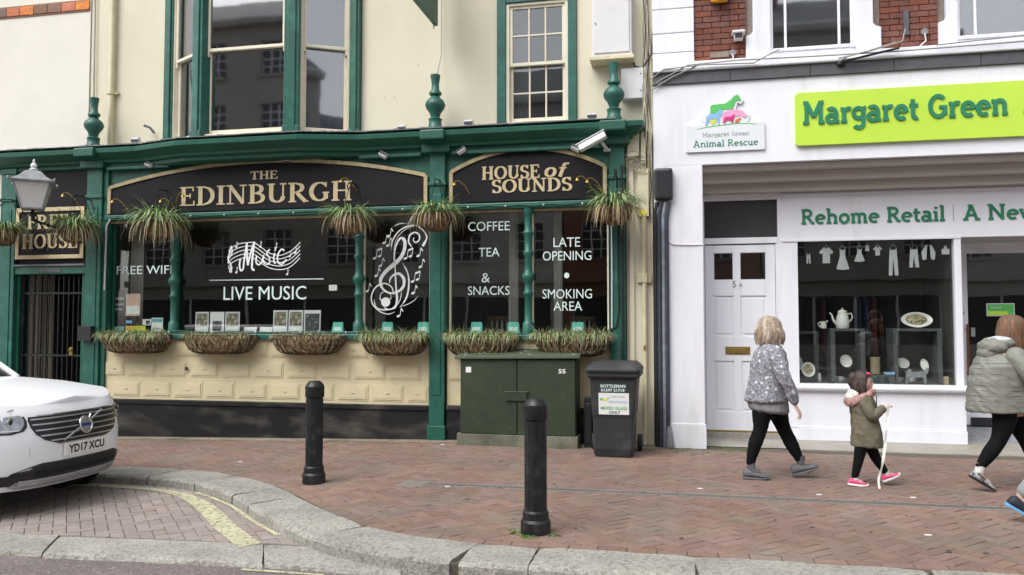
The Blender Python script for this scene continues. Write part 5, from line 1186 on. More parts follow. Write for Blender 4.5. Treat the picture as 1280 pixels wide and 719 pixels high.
def bollard(lab, x, y):
    t = thing('bollard', lab, 'bollard', (x,y,gz(x)), 'black fluted bollards along the kerb'); z = gz(x)
    b_ = MB(); b_.sh = R(22); b_.lathe([(.112,0),(.112,.085),(.104,.10),(.100,.105),(.096,.155),(.088,.17)], (x,y,z), 40).build('base', 'iron_black', t)
    MB().lathe([(.083,.168),(.084,.19),(.084,.80),(.083,.825)], (x,y,z), 80, flute=10, fd=(.084,)).build('fluted_shaft', 'iron_black', t)
    b_ = MB(); b_.sh = R(22); b_.lathe([(.078,.82),(.078,.835),(.090,.84),(.093,.85),(.093,.945),(.086,.96),(.062,.99),(.050,.997),(.0,1.0)], (x,y,z), 40).build('cap', 'iron_black', t)
bollard('further bollard, in front of the cream panelled wall left of centre', -3.56,-2.98)
bollard('nearer bollard, in front of the green cabinet, weeds at its foot', -1.08,-4.42)
def weeds(lab, pts, seed, ln=.06, n=26, cat='weeds'):
    g = MB(); rnd = random.Random(seed)
    for (x, y, k) in pts: blades(g, (x,y,gz(x)), int(n*k), ln, 1.4, 1.2, rnd, .012, .05, .035, up=.7)
    o = g.build('weeds', 'leaf_weed'); tag(o, lab, cat); o['kind'] = 'stuff'
weeds('small green weeds growing round the foot of the nearer bollard', [(-1.2,-4.47,1),(-1.1,-4.55,1.5),(-.95,-4.47,1),(-1.23,-4.38,.6)], 21)
weeds('sparse moss and weeds at the foot of the white pier', [(-.15,-.05,1),(.05,-.08,.6),(-.05,-.25,.6),(.35,.05,1.2),(.5,.1,1),(.2,-.15,.8),(.62,.12,.6),(-1.5,-.43,.5),(-1.75,-.45,.4),(.9,.12,.4)], 22, .035, 30)
weeds('moss and tiny weeds spread between white pier and the wheelie bin', [(-.40,-.30,1),(-.25,-.45,.8),(-.1,-.42,1),(.1,-.5,.8),(.3,-.35,1),(.55,-.2,1),(-.3,-.6,.5),(.45,-.42,.7),(.75,-.05,1),(-1.15,-.3,.6)], 23, .03, 26)

# ================================================================== THE SHOP
shop = thing('shop_building', 'white painted shop with lime green sign, brick upper storey and recessed shopfront', 'building', (3, .3, 0))
# pier, lintel and fascia
box('pier', 'shop_white_rough', shop, -.20,.27,.0,.75,-.1,3.57, bevel=.01); box('pier', 'shop_white_rough', shop, 6.2,6.7,.0,.75,-.1,3.57, bevel=.01)
MB().box(-.215,.285,-.015,.0,-.1,.30).build('pier_base', 'shop_white_rough', shop, bevel=.006)
MB().box(-.34,6.7,.0,.45,3.57,4.615).box(-.34,-.2,.0,.3,3.1,3.57).build('fascia_wall', 'shop_white', shop)
MB().box(-.34,-.2,.03,.6,-.1,3.1).build('return_wall', 'shop_white_rough', shop)
x = -.34
while x < 6.7: MB().box(x+.003, min(x+.96,6.7)-.003, -.035, .3, 4.618, 4.765).build('band_slab', 'slate_band', shop, bevel=.004); x += .96
MB().box(-.34,6.7,-.075,.3,4.768,4.80).box(-.34,6.7,-.03,.3,4.80,4.90).build('ledge', 'shop_white', shop, bevel=.012)
# soffit steps over the recess
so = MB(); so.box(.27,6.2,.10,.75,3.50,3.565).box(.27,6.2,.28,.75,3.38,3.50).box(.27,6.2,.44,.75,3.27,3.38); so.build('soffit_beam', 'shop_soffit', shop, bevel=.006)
MB().box(-.2,6.7,3.4,3.6,-.2,9.5).build('rear_wall', 'interior_dark', shop)
MB().box(-.34,6.7,.6,3.6,9.5,9.6).build('roof', 'roof_slate', shop)
# shopfront timber
SY = .60
f = MB(); f.box(.27,.30,SY,SY+.1,.06,3.27).box(.30,1.235,SY,SY+.1,3.19,3.27).box(.30,1.235,SY-.01,SY+.1,2.61,2.69).box(1.205,1.235,SY-.0,SY+.1,.06,2.61).box(1.235,1.275,SY,SY+.1,.06,3.27)
f.build('door_frame', 'shop_white', shop, bevel=.005)
MB().box(.30,1.235,SY+.06,SY+.07,2.69,3.19).build('transom_window', 'blind_dark', shop)
tr_ = shop.children[-1]
for k in range(24): MB().box(.30,1.235,SY+.045,SY+.06,2.70+k*.0205,2.712+k*.0205).build('blind_slat', 'blind_dark', tr_)
MB().box(1.275,6.2,SY,SY+.1,2.64,3.27).box(1.275,1.48,SY+.004,SY+.1,.06,2.64).build('shopfront_board', 'shop_white', shop)
MB().box(1.275,6.2,SY-.03,SY,3.21,3.25).box(1.28,3.43,SY-.012,SY,2.62,2.66).build('shopfront_moulding', 'shop_white', shop, bevel=.006)
# door 5A
dr5 = MB(); dr5.box(.305,1.2,SY+.03,SY+.07,.15,2.595); door = dr5.build('front_door', 'shop_white', shop)
r5 = MB(); y0, y1 = SY+.012, SY+.03
for a in ((.305,.41,.15,2.595),(1.08,1.2,.15,2.595),(.665,.76,.40,2.5),(.41,1.08,2.49,2.595),(.41,.665,1.92,2.13),(.76,1.08,1.92,2.13),(.41,.665,1.06,1.39),(.76,1.08,1.06,1.39),(.41,1.08,.15,.40)):
    r5.box(a[0],a[1],y0,y1,a[2],a[3])
r5.build('door_rails', 'shop_white', door, bevel=.006)
for a, b, c, d in ((.44,.635,1.42,1.89),(.79,1.05,1.42,1.89),(.44,.635,.43,1.03),(.79,1.05,.43,1.03)): MB().box(a,b,SY+.02,SY+.032,c,d).build('door_panel', 'shop_white', door, bevel=.008)
for a, b, m in ((.425,.66,'blind_dark'),(.765,1.075,'interior_wood')):
    MB().box(a,b,SY+.024,SY+.028,2.14,2.485).build('door_pane', 'upper_glass', door); MB().box(a,b,SY+.0285,SY+.0295,2.14,2.485).build('pane_backing', m, door)
box('letter_plate', 'brass', door, .555,.87,SY+.004,SY+.012,1.145,1.25, bevel=.003); box('letter_flap', 'brass', door, .59,.835,SY-.001,SY+.004,1.165,1.23, bevel=.003)
sans('5', .655,.70,2.03,.085,SY+.011,'pipe_grey',door,d=.004,bold=.01); sans('A', .735,.785,2.04,.05,SY+.011,'pipe_grey',door,d=.004,bold=.01)
st = MB(); st.box(.27,1.4,SY-.02,SY+.1,-.05,.13); st.build('door_step', 'concrete', shop, bevel=.01); box('threshold', 'brass', shop, .30,1.2,SY-.01,SY+.05,.131,.15)
# display window
MB().box(1.29,3.43,SY-.03,SY+.2,.05,.70).build('stall_riser', 'shop_white', shop); MB().box(1.285,3.435,SY-.036,SY-.03,.22,.235).box(1.45,3.435,SY-.055,SY-.03,.02,.215).build('riser_skirting', 'shop_white', shop, bevel=.004)
sl = MB(); sl.tube([(1.30,SY-.055,.735),(3.47,SY-.055,.735)], .045, 14, smooth=True).box(1.30,3.47,SY-.055,SY+.15,.692,.778); sl.build('window_sill', 'shop_white', shop)
MB().box(3.35,3.43,SY,SY+.1,.778,2.64).box(3.35,3.43,SY+.1,1.45,.05,2.64).build('corner_post', 'shop_white', shop, bevel=.006)
MB().box(3.325,3.349,SY+.1,1.9,.776,2.70).build('display_side', 'interior_dark', shop)
wp = MB().box(1.48,3.35,SY+.055,SY+.061,.778,2.64).build('display_pane', 'window_glass', shop)
MB().box(1.48,3.35,SY+.050,SY+.0545,.80,.88).build('frosted_strip', 'window_glass', wp)
MB().box(1.48,3.35,1.9,1.95,.0,3.2).box(1.27,1.30,.7,1.9,.0,3.2).build('display_wall', 'interior_dark', shop)
box('display_floor', 'interior_grey', shop, 1.3,3.35,.7,1.9,.72,.775); box('display_ceiling', 'interior_dark', shop, 1.3,3.35,.7,1.9,2.7,2.75)
for (tx, x0_, x1_) in (('Rehome Retail', 1.515, 3.255), ('A New', 3.45, 4.30)): drawn(tx, SLAB, x0_, x1_, 2.848, .195, SY, 'sign_green', shop, thick=.165, slab=True, d=.012, name='raised_letters')
box('fascia_joint', 'pipe_grey', shop, 3.348,3.354,SY-.002,SY+.0,2.84,3.06)
# recessed glazed entrance
EY = 1.45
f = MB(); f.box(3.43,3.76,EY,EY+.08,.2,2.75).box(3.76,6.2,EY,EY+.08,2.50,2.75).box(3.76,6.2,EY,EY+.08,.30,.80).box(4.85,4.93,EY,EY+.08,.8,2.5).box(6.1,6.2,EY,EY+.08,.2,2.5)
f.build('entrance_frame', 'shop_white', shop, bevel=.006)
MB().box(3.76,4.85,EY+.03,EY+.036,.8,2.5).box(4.93,6.1,EY+.03,EY+.036,.8,2.5).build('entrance_pane', 'window_glass', shop)
box('entrance_mat', 'plastic_black', shop, 3.76,6.2,EY-.03,EY+.0,.2,.295)
MB().add([(3.43,.62,.075),(6.2,.62,.075),(6.2,1.5,.19),(3.43,1.5,.19)], [(0,1,2,3)]).build('entrance_floor', 'pipe_grey', shop)
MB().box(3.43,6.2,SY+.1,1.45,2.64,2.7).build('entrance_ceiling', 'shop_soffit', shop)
MB().box(3.43,6.2,3.0,3.05,.2,3.2).box(6.2,6.25,.75,3.0,0,3.3).build('inner_wall', 'interior_dark', shop)
MB().tube([(3.735,EY-.05,.82),(3.735,EY-.05,1.55)], .018, 8).build('pull_handle', 'frame_red', shop); MB().tube([(3.735,EY-.05,.9),(3.735,EY,.9)], .014, 8).tube([(3.735,EY-.05,1.48),(3.735,EY,1.48)], .014, 8).build('handle_mount', 'brass', shop)
MB().lathe([(.022,0),(.022,.006)], (3.70,EY-.012,1.7), 12).build('lock', 'steel_dull', shop); box('hinge_plate', 'steel_dull', shop, 3.79,3.84,EY-.006,EY,1.38,1.5)
stk = tag(MB().box(3.995,4.335,EY+.022,EY+.028,1.655,1.825).build('open_sticker', 'paper_white', bevel=.002), 'lime green and white notice on the glass of the shop entrance', 'notice')
MB().box(4.005,4.325,EY+.0195,EY+.0215,1.665,1.815).build('notice_face', 'logo_green', stk); MB().box(4.01,4.25,EY+.017,EY+.019,1.67,1.72).build('notice_band', 'lime_sign', stk); sans('Closed', 4.04,4.17,1.755,.035,EY+.0175,'paper_white',stk)
# shop signs
ms = thing('shop_sign', 'long lime green sign with raised green letters Margaret Green on the white fascia', 'sign', (3.4,0,3.74))
def rrect(x0, x1, z0, z1, r, n=5):
    P = []
    for cx, cz, a in ((x1-r,z1-r,0),(x0+r,z1-r,90),(x0+r,z0+r,180),(x1-r,z0+r,270)):
        for k in range(n+1): q = R(a+90*k/n); P.append((cx+r*math.cos(q), cz+r*math.sin(q)))
    return P
MB().prism(rrect(1.39,5.7,3.745,4.405,.05), -.05, -.0).build('board', 'lime_sign', ms, bevel=.004)
drawn('Margaret Green', SLAB, 1.47, 3.77, 4.005, .285, -.051, 'sign_green', ms, thick=.17, slab=True, d=.014, name='raised_letters')
drawn('A', SLAB, 3.92, 4.17, 4.005, .285, -.051, 'sign_green', ms, thick=.17, slab=True, d=.014, name='raised_letters')
ls = thing('logo_sign', 'small white sign with coloured farm animal silhouettes reading Animal Rescue', 'sign', (.55,0,3.72))
MB().prism(rrect(.065,1.03,3.725,4.075,.02), -.03, -.0).build('board', 'sign_face', ls, bevel=.003)
def lz(x, y): return (.066+(850+x/6.533-857)*.00985, 4.43-(y/6.533-18.4)*.0101)   # facade metres from the sign's own layout
def patch(nm, m, pts, d=.0): MB().prism([lz(*p) for p in pts], -.034-d, -.0301).build(nm, m, ls)
MB().prism([lz(*p) for p in [(205,365),(175,300),(235,250),(240,190),(370,180),(440,110),(475,100),(520,165),(500,195),(470,185),(455,240),(560,280),(560,330),(545,365)]], -.028, -.004).build('logo_backing', 'sign_face', ls)
patch('horse', 'logo_green', [(250,262),(250,210),(262,192),(370,186),(415,160),(445,128),(475,120),(500,160),(495,172),(470,165),(452,180),(432,235),(345,235),(320,262)])
patch('dog', 'logo_blue', [(208,360),(218,290),(240,268),(300,262),(325,232),(352,245),(345,270),(325,300),(322,358),(312,358),(300,310),(245,305),(222,360)], .001)
patch('pig', 'logo_pink', [(345,300),(360,255),(430,240),(500,248),(520,262),(545,300),(525,312),(505,300),(480,290),(450,300),(345,345)], .0015)
patch('bird', 'logo_yellow', [(238,318),(255,312),(268,322),(290,305),(300,318),(288,345),(272,358),(255,345)], .002)
patch('lamb', 'logo_crimson', [(358,350),(358,312),(370,298),(420,296),(436,278),(452,285),(440,310),(432,350),(420,350),(415,328),(375,328),(370,350)], .0025)
patch('hare', 'logo_orange', [(448,345),(452,325),(475,315),(480,305),(498,318),(486,325),(480,345)], .003)
MB().ribbon([lz(*p) for p in [(130,388),(220,374),(330,364),(450,355),(560,358),(632,370)]], [.003,.01,.012,.012,.01,.003], -.0302, .002).build('ground_line', 'logo_green', ls)
drawn('Margaret Green', SLAB, .27, .845, 3.915, .055, -.0301, 'logo_grey', ls, thick=.13, slab=True, d=.002)
an = dict(SLAB)
drawn('Animal Rescue', an, .155, .95, 3.785, .085, -.0301, 'sign_green', ls, thick=.14, slab=True, d=.002)
for x, z in ((.10,4.04),(.99,4.045),(.10,3.755),(.995,3.76)): MB().lathe([(.006,0),(.004,.003)], (x,-.034,z), 8, sy=.5).build('screw', 'steel_dull', ls)

# upper storey of the shop
UY = .15
def zline(x, a=5.0): return a
qd = [(4.90,5.073),(5.08,5.33),(5.337,5.653),(5.66,5.973),(5.98,6.303),(6.31,6.6)]
for a, b in qd: MB().box(-.345,.185,UY-.03,UY+.3,a,b).build('quoin_block', 'shop_white', shop, bevel=.009)
MB().box(-.33,6.7,UY+.05,UY+.4,4.90,9.5).box(-.34,.19,UY+.0,UY+.1,6.6,9.5).build('upper_wall', 'mortar', shop)
def bricks(x0, x1, z0, z1):
    z = z0; r = 0; k = 0
    while z < z1-.02:
        zz = min(z+.065, z1); x = x0-(.1125 if r % 2 else 0)
        while x < x1-.01:
            a, b = max(x, x0), min(x+.215, x1)
            if b-a > .03:
                k += 1; o = MB().box(0,b-a,-.012,.045,0,zz-z); key = (round(b-a,3), round(zz-z,3))
                if key not in shared: shared[key] = o.mesh('brick', ['red_brick'])
                ob = bpy.data.objects.new('brick', shared[key]); COL.objects.link(ob); ob.parent = shop; ob.location = Vector((a, UY+.012+random.uniform(-.003,.003), z))-ORIGIN[shop.name]
            x += .225
        z += .075; r += 1
bricks(.19, .83, 4.93, 6.3); bricks(2.44, 3.09, 4.95, 6.3); bricks(4.62, 5.2, 4.95, 6.3)
def surround(x0, x1, w0, w1):
    # eared white surround: wider at the foot
    s = MB()
    s.prism([(x0-.09,4.905),(w0,4.905),(w0,6.6),(x0,6.6),(x0,5.28),(x0-.03,5.24),(x0-.09,5.22)], UY-.04, UY+.05)
    s.prism([(w1,4.905),(x1+.09,4.905),(x1+.09,5.22),(x1+.03,5.24),(x1,5.28),(x1,6.6),(w1,6.6)], UY-.04, UY+.05)
    s.box(w0,w1,UY-.05,UY+.05,4.905,4.985).box(w0-.02,w1+.02,UY-.07,UY+.05,4.985,5.005)
    s.build('window_surround', 'shop_white_rough', shop, bevel=.012)
    m1 = w0+(w1-w0)*.17; m2 = w0+(w1-w0)*.82
    fr = MB(); fr.box(w0,w1,UY+.0,UY+.049,5.005,5.05)
    for a in (w0+.0, m1, m2, w1-.03): fr.box(a,a+.03,UY+.0,UY+.049,5.05,6.6)
    fo = fr.build('upper_window', 'shop_white', shop, bevel=.004)
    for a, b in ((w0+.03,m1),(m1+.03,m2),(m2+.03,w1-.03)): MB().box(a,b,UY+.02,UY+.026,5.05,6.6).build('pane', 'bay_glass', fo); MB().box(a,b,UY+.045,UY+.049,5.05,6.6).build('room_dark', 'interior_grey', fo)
surround(.92, 2.35, 1.135, 2.12); surround(3.18, 4.55, 3.31, 4.40)
ab = tag(MB().box(.655,.815,.0,.14,5.24,5.275).box(.68,.79,.03,.14,5.17,5.24).build('security_lamp', 'plastic_white', bevel=.01), 'small white hooded lamp on the brickwork between quoins and first window', 'lamp'); box('sensor', 'plastic_black', ab, .69,.78,.025,.031,5.18,5.23)
al = thing('alarm_box', 'yellow alarm box at the top of the left brick panel', 'alarm', (.52,.1,5.75)); MB().lathe([(.02,-.1),(.10,-.09),(.13,-.04),(.13,.08)], (.505,.09,5.78), 20, sy=.5).build('case', 'alarm_yellow', al)
def antenna(lab, x, z, k):
    t = thing('cable_fitting', lab, 'cable', (x,.1,z)); MB().tube([(x,.13,z),(x+.0,.10,z)], .04, 10).build('fitting', 'pipe_grey', t)
    MB().tube([(x,.1,z-.03),(x+.01,.1,z-.12),(x+k*.08,.09,z-.2),(x+k*.28,.05,z-.21)], .009, 6).build('cable', 'plastic_white', t)
antenna('round grey cable fitting on the brickwork beside the first window', .665,5.02,.2); antenna('round grey cable fitting on the second brick panel with white cable', 2.93,5.12,-1)
MB().box(.38,.62,.13,.16,4.98,5.05).build('vent_grille', 'mortar', shop); MB().box(2.70,2.76,.12,.162,5.1,5.4).build('soot_stain', 'slate_band', shop)
for i, P in enumerate(([(-.36,-.02,4.62),(.1,-.09,4.83),(.7,-.1,4.85),(1.6,-.10,4.835),(2.6,-.1,4.83),(4.6,-.1,4.86)],[(-.36,-.03,4.70),(-.2,-.08,4.80),(.3,-.1,4.82),(.9,-.1,4.80),(1.15,-.08,4.93),(1.22,-.03,4.97)],[(1.9,-.1,4.79),(2.3,-.12,4.86),(2.62,-.12,4.94),(2.66,-.1,5.1)],[(2.55,-.1,4.94),(2.0,-.11,4.80),(1.9,-.05,4.75)],[(-.36,-.03,4.55),(-.1,-.06,4.70),(.25,-.09,4.83)],[(3.0,-.08,4.88),(4.0,-.08,4.93),(5.2,-.08,5.0)])):
    tag(MB().tube(P, .0085, 6).build('wall_cable', 'cable_grey'), ['long grey cable sagging along the ledge above the slate band','looping cable climbing from the ledge to the first shop window sill','cable rising from the ledge to the second brick panel','short cable slanting from the ledge down to the slate band','lowest cable slanting across the corner by the quoins','cable running along the ledge toward the right edge'][i], 'cable')
bk = tag(MB().tube([(1.95,-.04,4.72),(1.95,-.12,4.74),(2.58,-.13,4.86)], .014, 6).ell((1.93,-.05,4.73),(.05,.03,.03),10,6).build('awning_bracket', 'iron_black'), 'small black bracket arm fixed on the slate band below the brick panel', 'bracket')
tag(MB().tube([(-.19,-.01,2.62),(-.1,-.012,2.56),(.1,-.012,2.55),(.27,-.005,2.55),(.3,.3,2.56)], .008, 6).build('wall_cable', 'plastic_white'), 'white cable running across the white pier to the door frame', 'cable')

def oval_(c, ax, ay, n=14): return [Vector((c[0]+ax*math.cos(2*math.pi*k/n), c[1]+ay*math.sin(2*math.pi*k/n), c[2])) for k in range(n)]
# ---- things in the display window
def cube_stand(lab, x0, x1, y0, y1, z0, z1):
    t = thing('display_cube', lab, 'display stand', ((x0+x1)/2,(y0+y1)/2,z0)); w = .055
    MB().box(x0,x1,y0,y1,z1-.035,z1).build('top', 'table_grey', t, bevel=.004); MB().box(x0,x0+w,y0,y1,z0,z1-.035).build('side', 'table_grey', t, bevel=.004); MB().box(x1-w,x1,y0,y1,z0,z1-.035).build('side', 'table_grey', t, bevel=.004); MB().box(x0,x1,y0,y1,z0,z0+.02).build('base', 'table_grey', t); return t
cube_stand('open grey display cube under the white coffee pot', 1.90,2.32,.78,1.15,.775,1.49)
cube_stand('open grey display cube under the oval meat dish', 2.66,3.24,.78,1.15,.775,1.49)
cube_stand('low dark display cube at the left end of the shop window', 1.50,1.80,1.1,1.5,.775,1.45)
cj = thing('coffee_pot', 'tall white coffee pot with long spout on the left display cube', 'coffee pot', (2.08,.95,1.49))
MB().lathe([(.075,0),(.082,.01),(.085,.08),(.072,.16),(.055,.20),(.06,.225),(.05,.235),(.012,.25),(.014,.265),(.0,.275)], (2.08,.95,1.49), 20).build('body', 'china', cj)
MB().tube([(2.005,.95,1.55),(1.965,.95,1.60),(1.945,.95,1.67),(1.92,.95,1.70)], [.02,.016,.011,.01], 8).build('spout', 'china', cj); MB().tube([(2.135,.95,1.68),(2.19,.95,1.69),(2.205,.95,1.64),(2.18,.95,1.59),(2.15,.95,1.575)], .010, 8).build('handle', 'china', cj)
jj = thing('milk_jug', 'small white milk jug standing left of the coffee pot', 'jug', (1.83,.95,1.49)); MB().lathe([(.035,0),(.042,.03),(.036,.07),(.044,.095)], (1.84,.95,1.49), 14).build('body', 'china', jj); MB().tube([(1.80,.95,1.57),(1.77,.95,1.56),(1.785,.95,1.52),(1.805,.95,1.51)], .007, 6).build('handle', 'china', jj); MB().tube([(1.87,.95,1.57),(1.895,.95,1.588)], .01, 6).build('spout', 'china', jj)
def plate(lab, x, z, rx, rz, y=.9, m='china_food', tilt=0, nm='plate', cat='plate'):
    t = thing(nm, lab, cat, (x,y,z-rz)); n = 28
    def rg(s, yy): return [Vector((x+rx*s*math.cos(2*math.pi*k/n)*(1 if nm == 'plate' else (1+.06*math.cos(4*math.pi*k/n))), y+yy+.05*(rz*s*math.sin(2*math.pi*k/n))/max(rz,.01), z+rz*s*math.sin(2*math.pi*k/n))) for k in range(n)]
    MB().rings([rg(.6,.02),rg(1,.0),rg(1,-.008),rg(.74,.004),rg(.70,.010),rg(.05,.010)]).build('rim', 'china', t); MB().rings([rg(.69,.008),rg(.66,.005),rg(.05,.004)]).build('printed_centre', m, t)
plate('oval meat dish with brown food print standing on the right display cube', 2.98,1.605,.18,.10,.92,nm='serving_dish',cat='dish')
plate('yellow rimmed bowl stood on edge at the left of the window floor', 1.62,.95,.085,.095,.82)
plate('white patterned plate under the left display cube', 2.12,1.06,.075,.08,.98,m='china'); plate('large white plate behind the yellow rimmed bowl', 1.50,1.03,.07,.10,.95,m='garment_paper')
plate('white plate standing under the right display cube', 2.82,1.04,.075,.065,.98,m='china'); plate('white plate leaning at the right of the dog cut out', 3.07,1.02,.05,.075,.96,m='china')
for i, (x, y) in enumerate(((2.03,.9),(2.2,.9),(2.26,.92),(2.74,.92),(2.9,.92),(1.98,.95))):
    t = thing('tea_cup', ['white tea cup in front of the plate under the left display cube','white tea cup at the right of the plate under the left display cube','white tea cup nearest the right side of the left display cube','white tea cup at the left inside the right display cube','white tea cup behind the dog cut-out','white tea cup at the far left inside the left display cube'][i], 'cup', (x,y,.775), 'white cups under the display cubes'); MB().lathe([(.02,0),(.03,.02),(.038,.06),(.034,.06),(.02,.01)], (x,y,.797), 14).lathe([(.02,0),(.055,.01),(.055,.014)], (x,y,.78), 14).build('body', 'china', t); MB().tube([(x+.036,y,.845),(x+.055,y,.84),(x+.05,y,.815),(x+.03,y,.81)], .005, 5).build('handle', 'china', t)
vs_ = tag(MB().lathe([(.055,0),(.06,.01),(.058,.20),(.065,.215),(.06,.22)], (2.44,.80,.90), 18).build('mug', 'leaf_straw'), 'olive coloured mug standing between the two display cubes', 'mug'); MB().box(2.34,2.54,.74,.86,.775,.895).build('mug_stand', 'table_grey', vs_)
jb = thing('trinket_box', 'small dark box with a pale blue top beside the olive mug', 'box', (2.62,.8,.78)); box('case', 'table_grey', jb, 2.54,2.68,.78,.9,.776,.90); box('blue_top', 'logo_blue', jb, 2.55,2.67,.775,.78,.93-.03,.93)
for (nm, x, y, z, r, h) in (('small white lidded pot under the right display cube',2.72,1.0,.775,.03,.07),('small white bowl on the window floor right of the olive mug',2.5,.98,.775,.04,.045),('little cream vase at the left end of the window floor',1.78,.95,.775,.025,.12),('short white candlestick left of the right display cube',2.6,1.05,.775,.02,.14)):
    v_ = thing('ornament', nm, 'ornament', (x,y,z)); MB().lathe([(r*.6,0),(r,h*.2),(r*.9,h*.6),(r*.5,h*.85),(r*.6,h)], (x,y,z+.002), 14).build('body', 'china', v_)
rail = thing('clothes_rail', 'dark clothes rail standing deep inside the shop behind the display', 'clothes rail', (2.5,1.7,.775)); MB().tube([(1.7,1.7,.78),(1.7,1.7,1.95),(3.25,1.7,1.95),(3.25,1.7,.78)], .012, 8).build('rail', 'iron_black', rail)
for k_, (x, m_, l_) in enumerate(((2.42,'cloth_navy','dark blue garment hanging on the rail deep in the shop window'),(2.52,'cloth_navy','second dark blue garment on the rail'),(2.62,'cloth_red','dark red garment hanging on the rail'),(2.72,'legging','grey garment hanging on the rail'),(1.95,'cloth_red','dull red garment at the left end of the rail'),(2.05,'legging','grey garment near the left end of the rail'))):
    g_ = thing('hanging_garment', l_+(' behind the display' if len(l_.split()) < 9 else ''), 'garment', (x,1.7,1.2)); q = MB(); q.rings([oval_((x,1.7,1.92),.02,.05), oval_((x,1.7,1.86),.045,.17), oval_((x,1.7,1.5),.04,.16), oval_((x,1.7,1.12),.05,.2)]); q.build('cloth', m_, g_); MB().tube([(x,1.7,1.91),(x,1.7,1.965)], .004, 5).build('hanger', 'steel_dull', g_)
dg_ = tag(MB().prism([(2.775,.79),(2.785,.92),(2.775,.955),(2.80,.945),(2.82,.975),(2.845,.97),(2.85,.945),(2.88,.94),(3.0,.955),(3.03,1.0),(3.055,.99),(3.045,.93),(3.02,.90),(3.03,.79),(3.0,.79),(2.985,.87),(2.85,.87),(2.83,.86),(2.81,.79)], .71, .716).build('dog_cutout', 'pipe_grey'), 'pale grey dog shaped cut out standing in front of the right display cube', 'cut-out')
bx_ = tag(MB().box(3.25,3.31,.8,.86,.776,.88).build('candle', 'gold'), 'small orange brown block at the right end of the window floor', 'ornament')
GY = SY+.072
def garment(lab, pts, hang=True, x=None):
    t = thing('paper_garment', lab, 'paper cut-out', (pts[0][0], GY, pts[0][1])); 
    MB().prism(pts, GY, GY+.003).build('paper', 'garment_paper', t)
    if hang and x: MB().ribbon([(x-.03,2.545),(x,2.565),(x+.03,2.545)], .006, GY, .002).ribbon([(x,2.565),(x,2.59)], .005, GY, .0022).build('hanger', 'garment_paper', t)
def dress(x, w, h, zt=2.54): return [(x-w*.22,zt),(x-w*.12,zt-.03),(x+w*.12,zt-.03),(x+w*.22,zt),(x+w*.2,zt-h*.4),(x+w*.5,zt-h),(x,zt-h-.01),(x-w*.5,zt-h),(x-w*.2,zt-h*.4)]
def trousers(x, w, h, zt=2.54, top=.3): return [(x-w*.3,zt),(x-w*.22,zt-.04),(x+w*.22,zt-.04),(x+w*.3,zt),(x+w*.36,zt-h*top),(x+w*.45,zt-h),(x+w*.12,zt-h),(x,zt-h*(top+.1)),(x-w*.12,zt-h),(x-w*.45,zt-h),(x-w*.36,zt-h*top)]
def shirt(x, w, h, zt=2.55): return [(x-w*.2,zt),(x,zt-.02),(x+w*.2,zt),(x+w*.55,zt-h*.3),(x+w*.42,zt-h*.45),(x+w*.28,zt-h*.35),(x+w*.28,zt-h),(x-w*.28,zt-h),(x-w*.28,zt-h*.35),(x-w*.42,zt-h*.45),(x-w*.55,zt-h*.3)]
garment('narrow paper scarf cut-out, leftmost of the white garments', trousers(1.625,.06,.15,2.49,.2)); garment('white paper short sleeved shirt, second garment from the left', shirt(1.845,.16,.21), x=1.845)
garment('white paper sleeveless dress with flared skirt, third from the left', dress(2.045,.16,.28), x=2.045); garment('smaller white paper dress, fourth from the left', dress(2.25,.13,.18), x=2.25)
garment('tiny white paper pouch above the small dress', [(2.325,2.57),(2.365,2.57),(2.37,2.49),(2.32,2.49)]); garment('small white paper bodice on a hanger between dress and long trousers', shirt(2.47,.10,.12), x=2.47)
garment('long white paper dungarees, lowest hanging garment', trousers(2.655,.13,.37), x=2.655); garment('white paper trousers right of the dungarees', trousers(2.90,.13,.27))
garment('white paper open cardigan, second garment from the right', [(3.03,2.54),(3.06,2.56),(3.045,2.37),(3.0,2.36),(2.99,2.46)]+[]); garment('right half of the white paper cardigan near the right edge', [(3.085,2.56),(3.12,2.54),(3.155,2.45),(3.14,2.36),(3.10,2.37)])
garment('white paper handbag cut-out, rightmost garment', [(3.225,2.50),(3.25,2.50),(3.255,2.54),(3.285,2.54),(3.29,2.50),(3.315,2.50),(3.315,2.43),(3.225,2.43)])

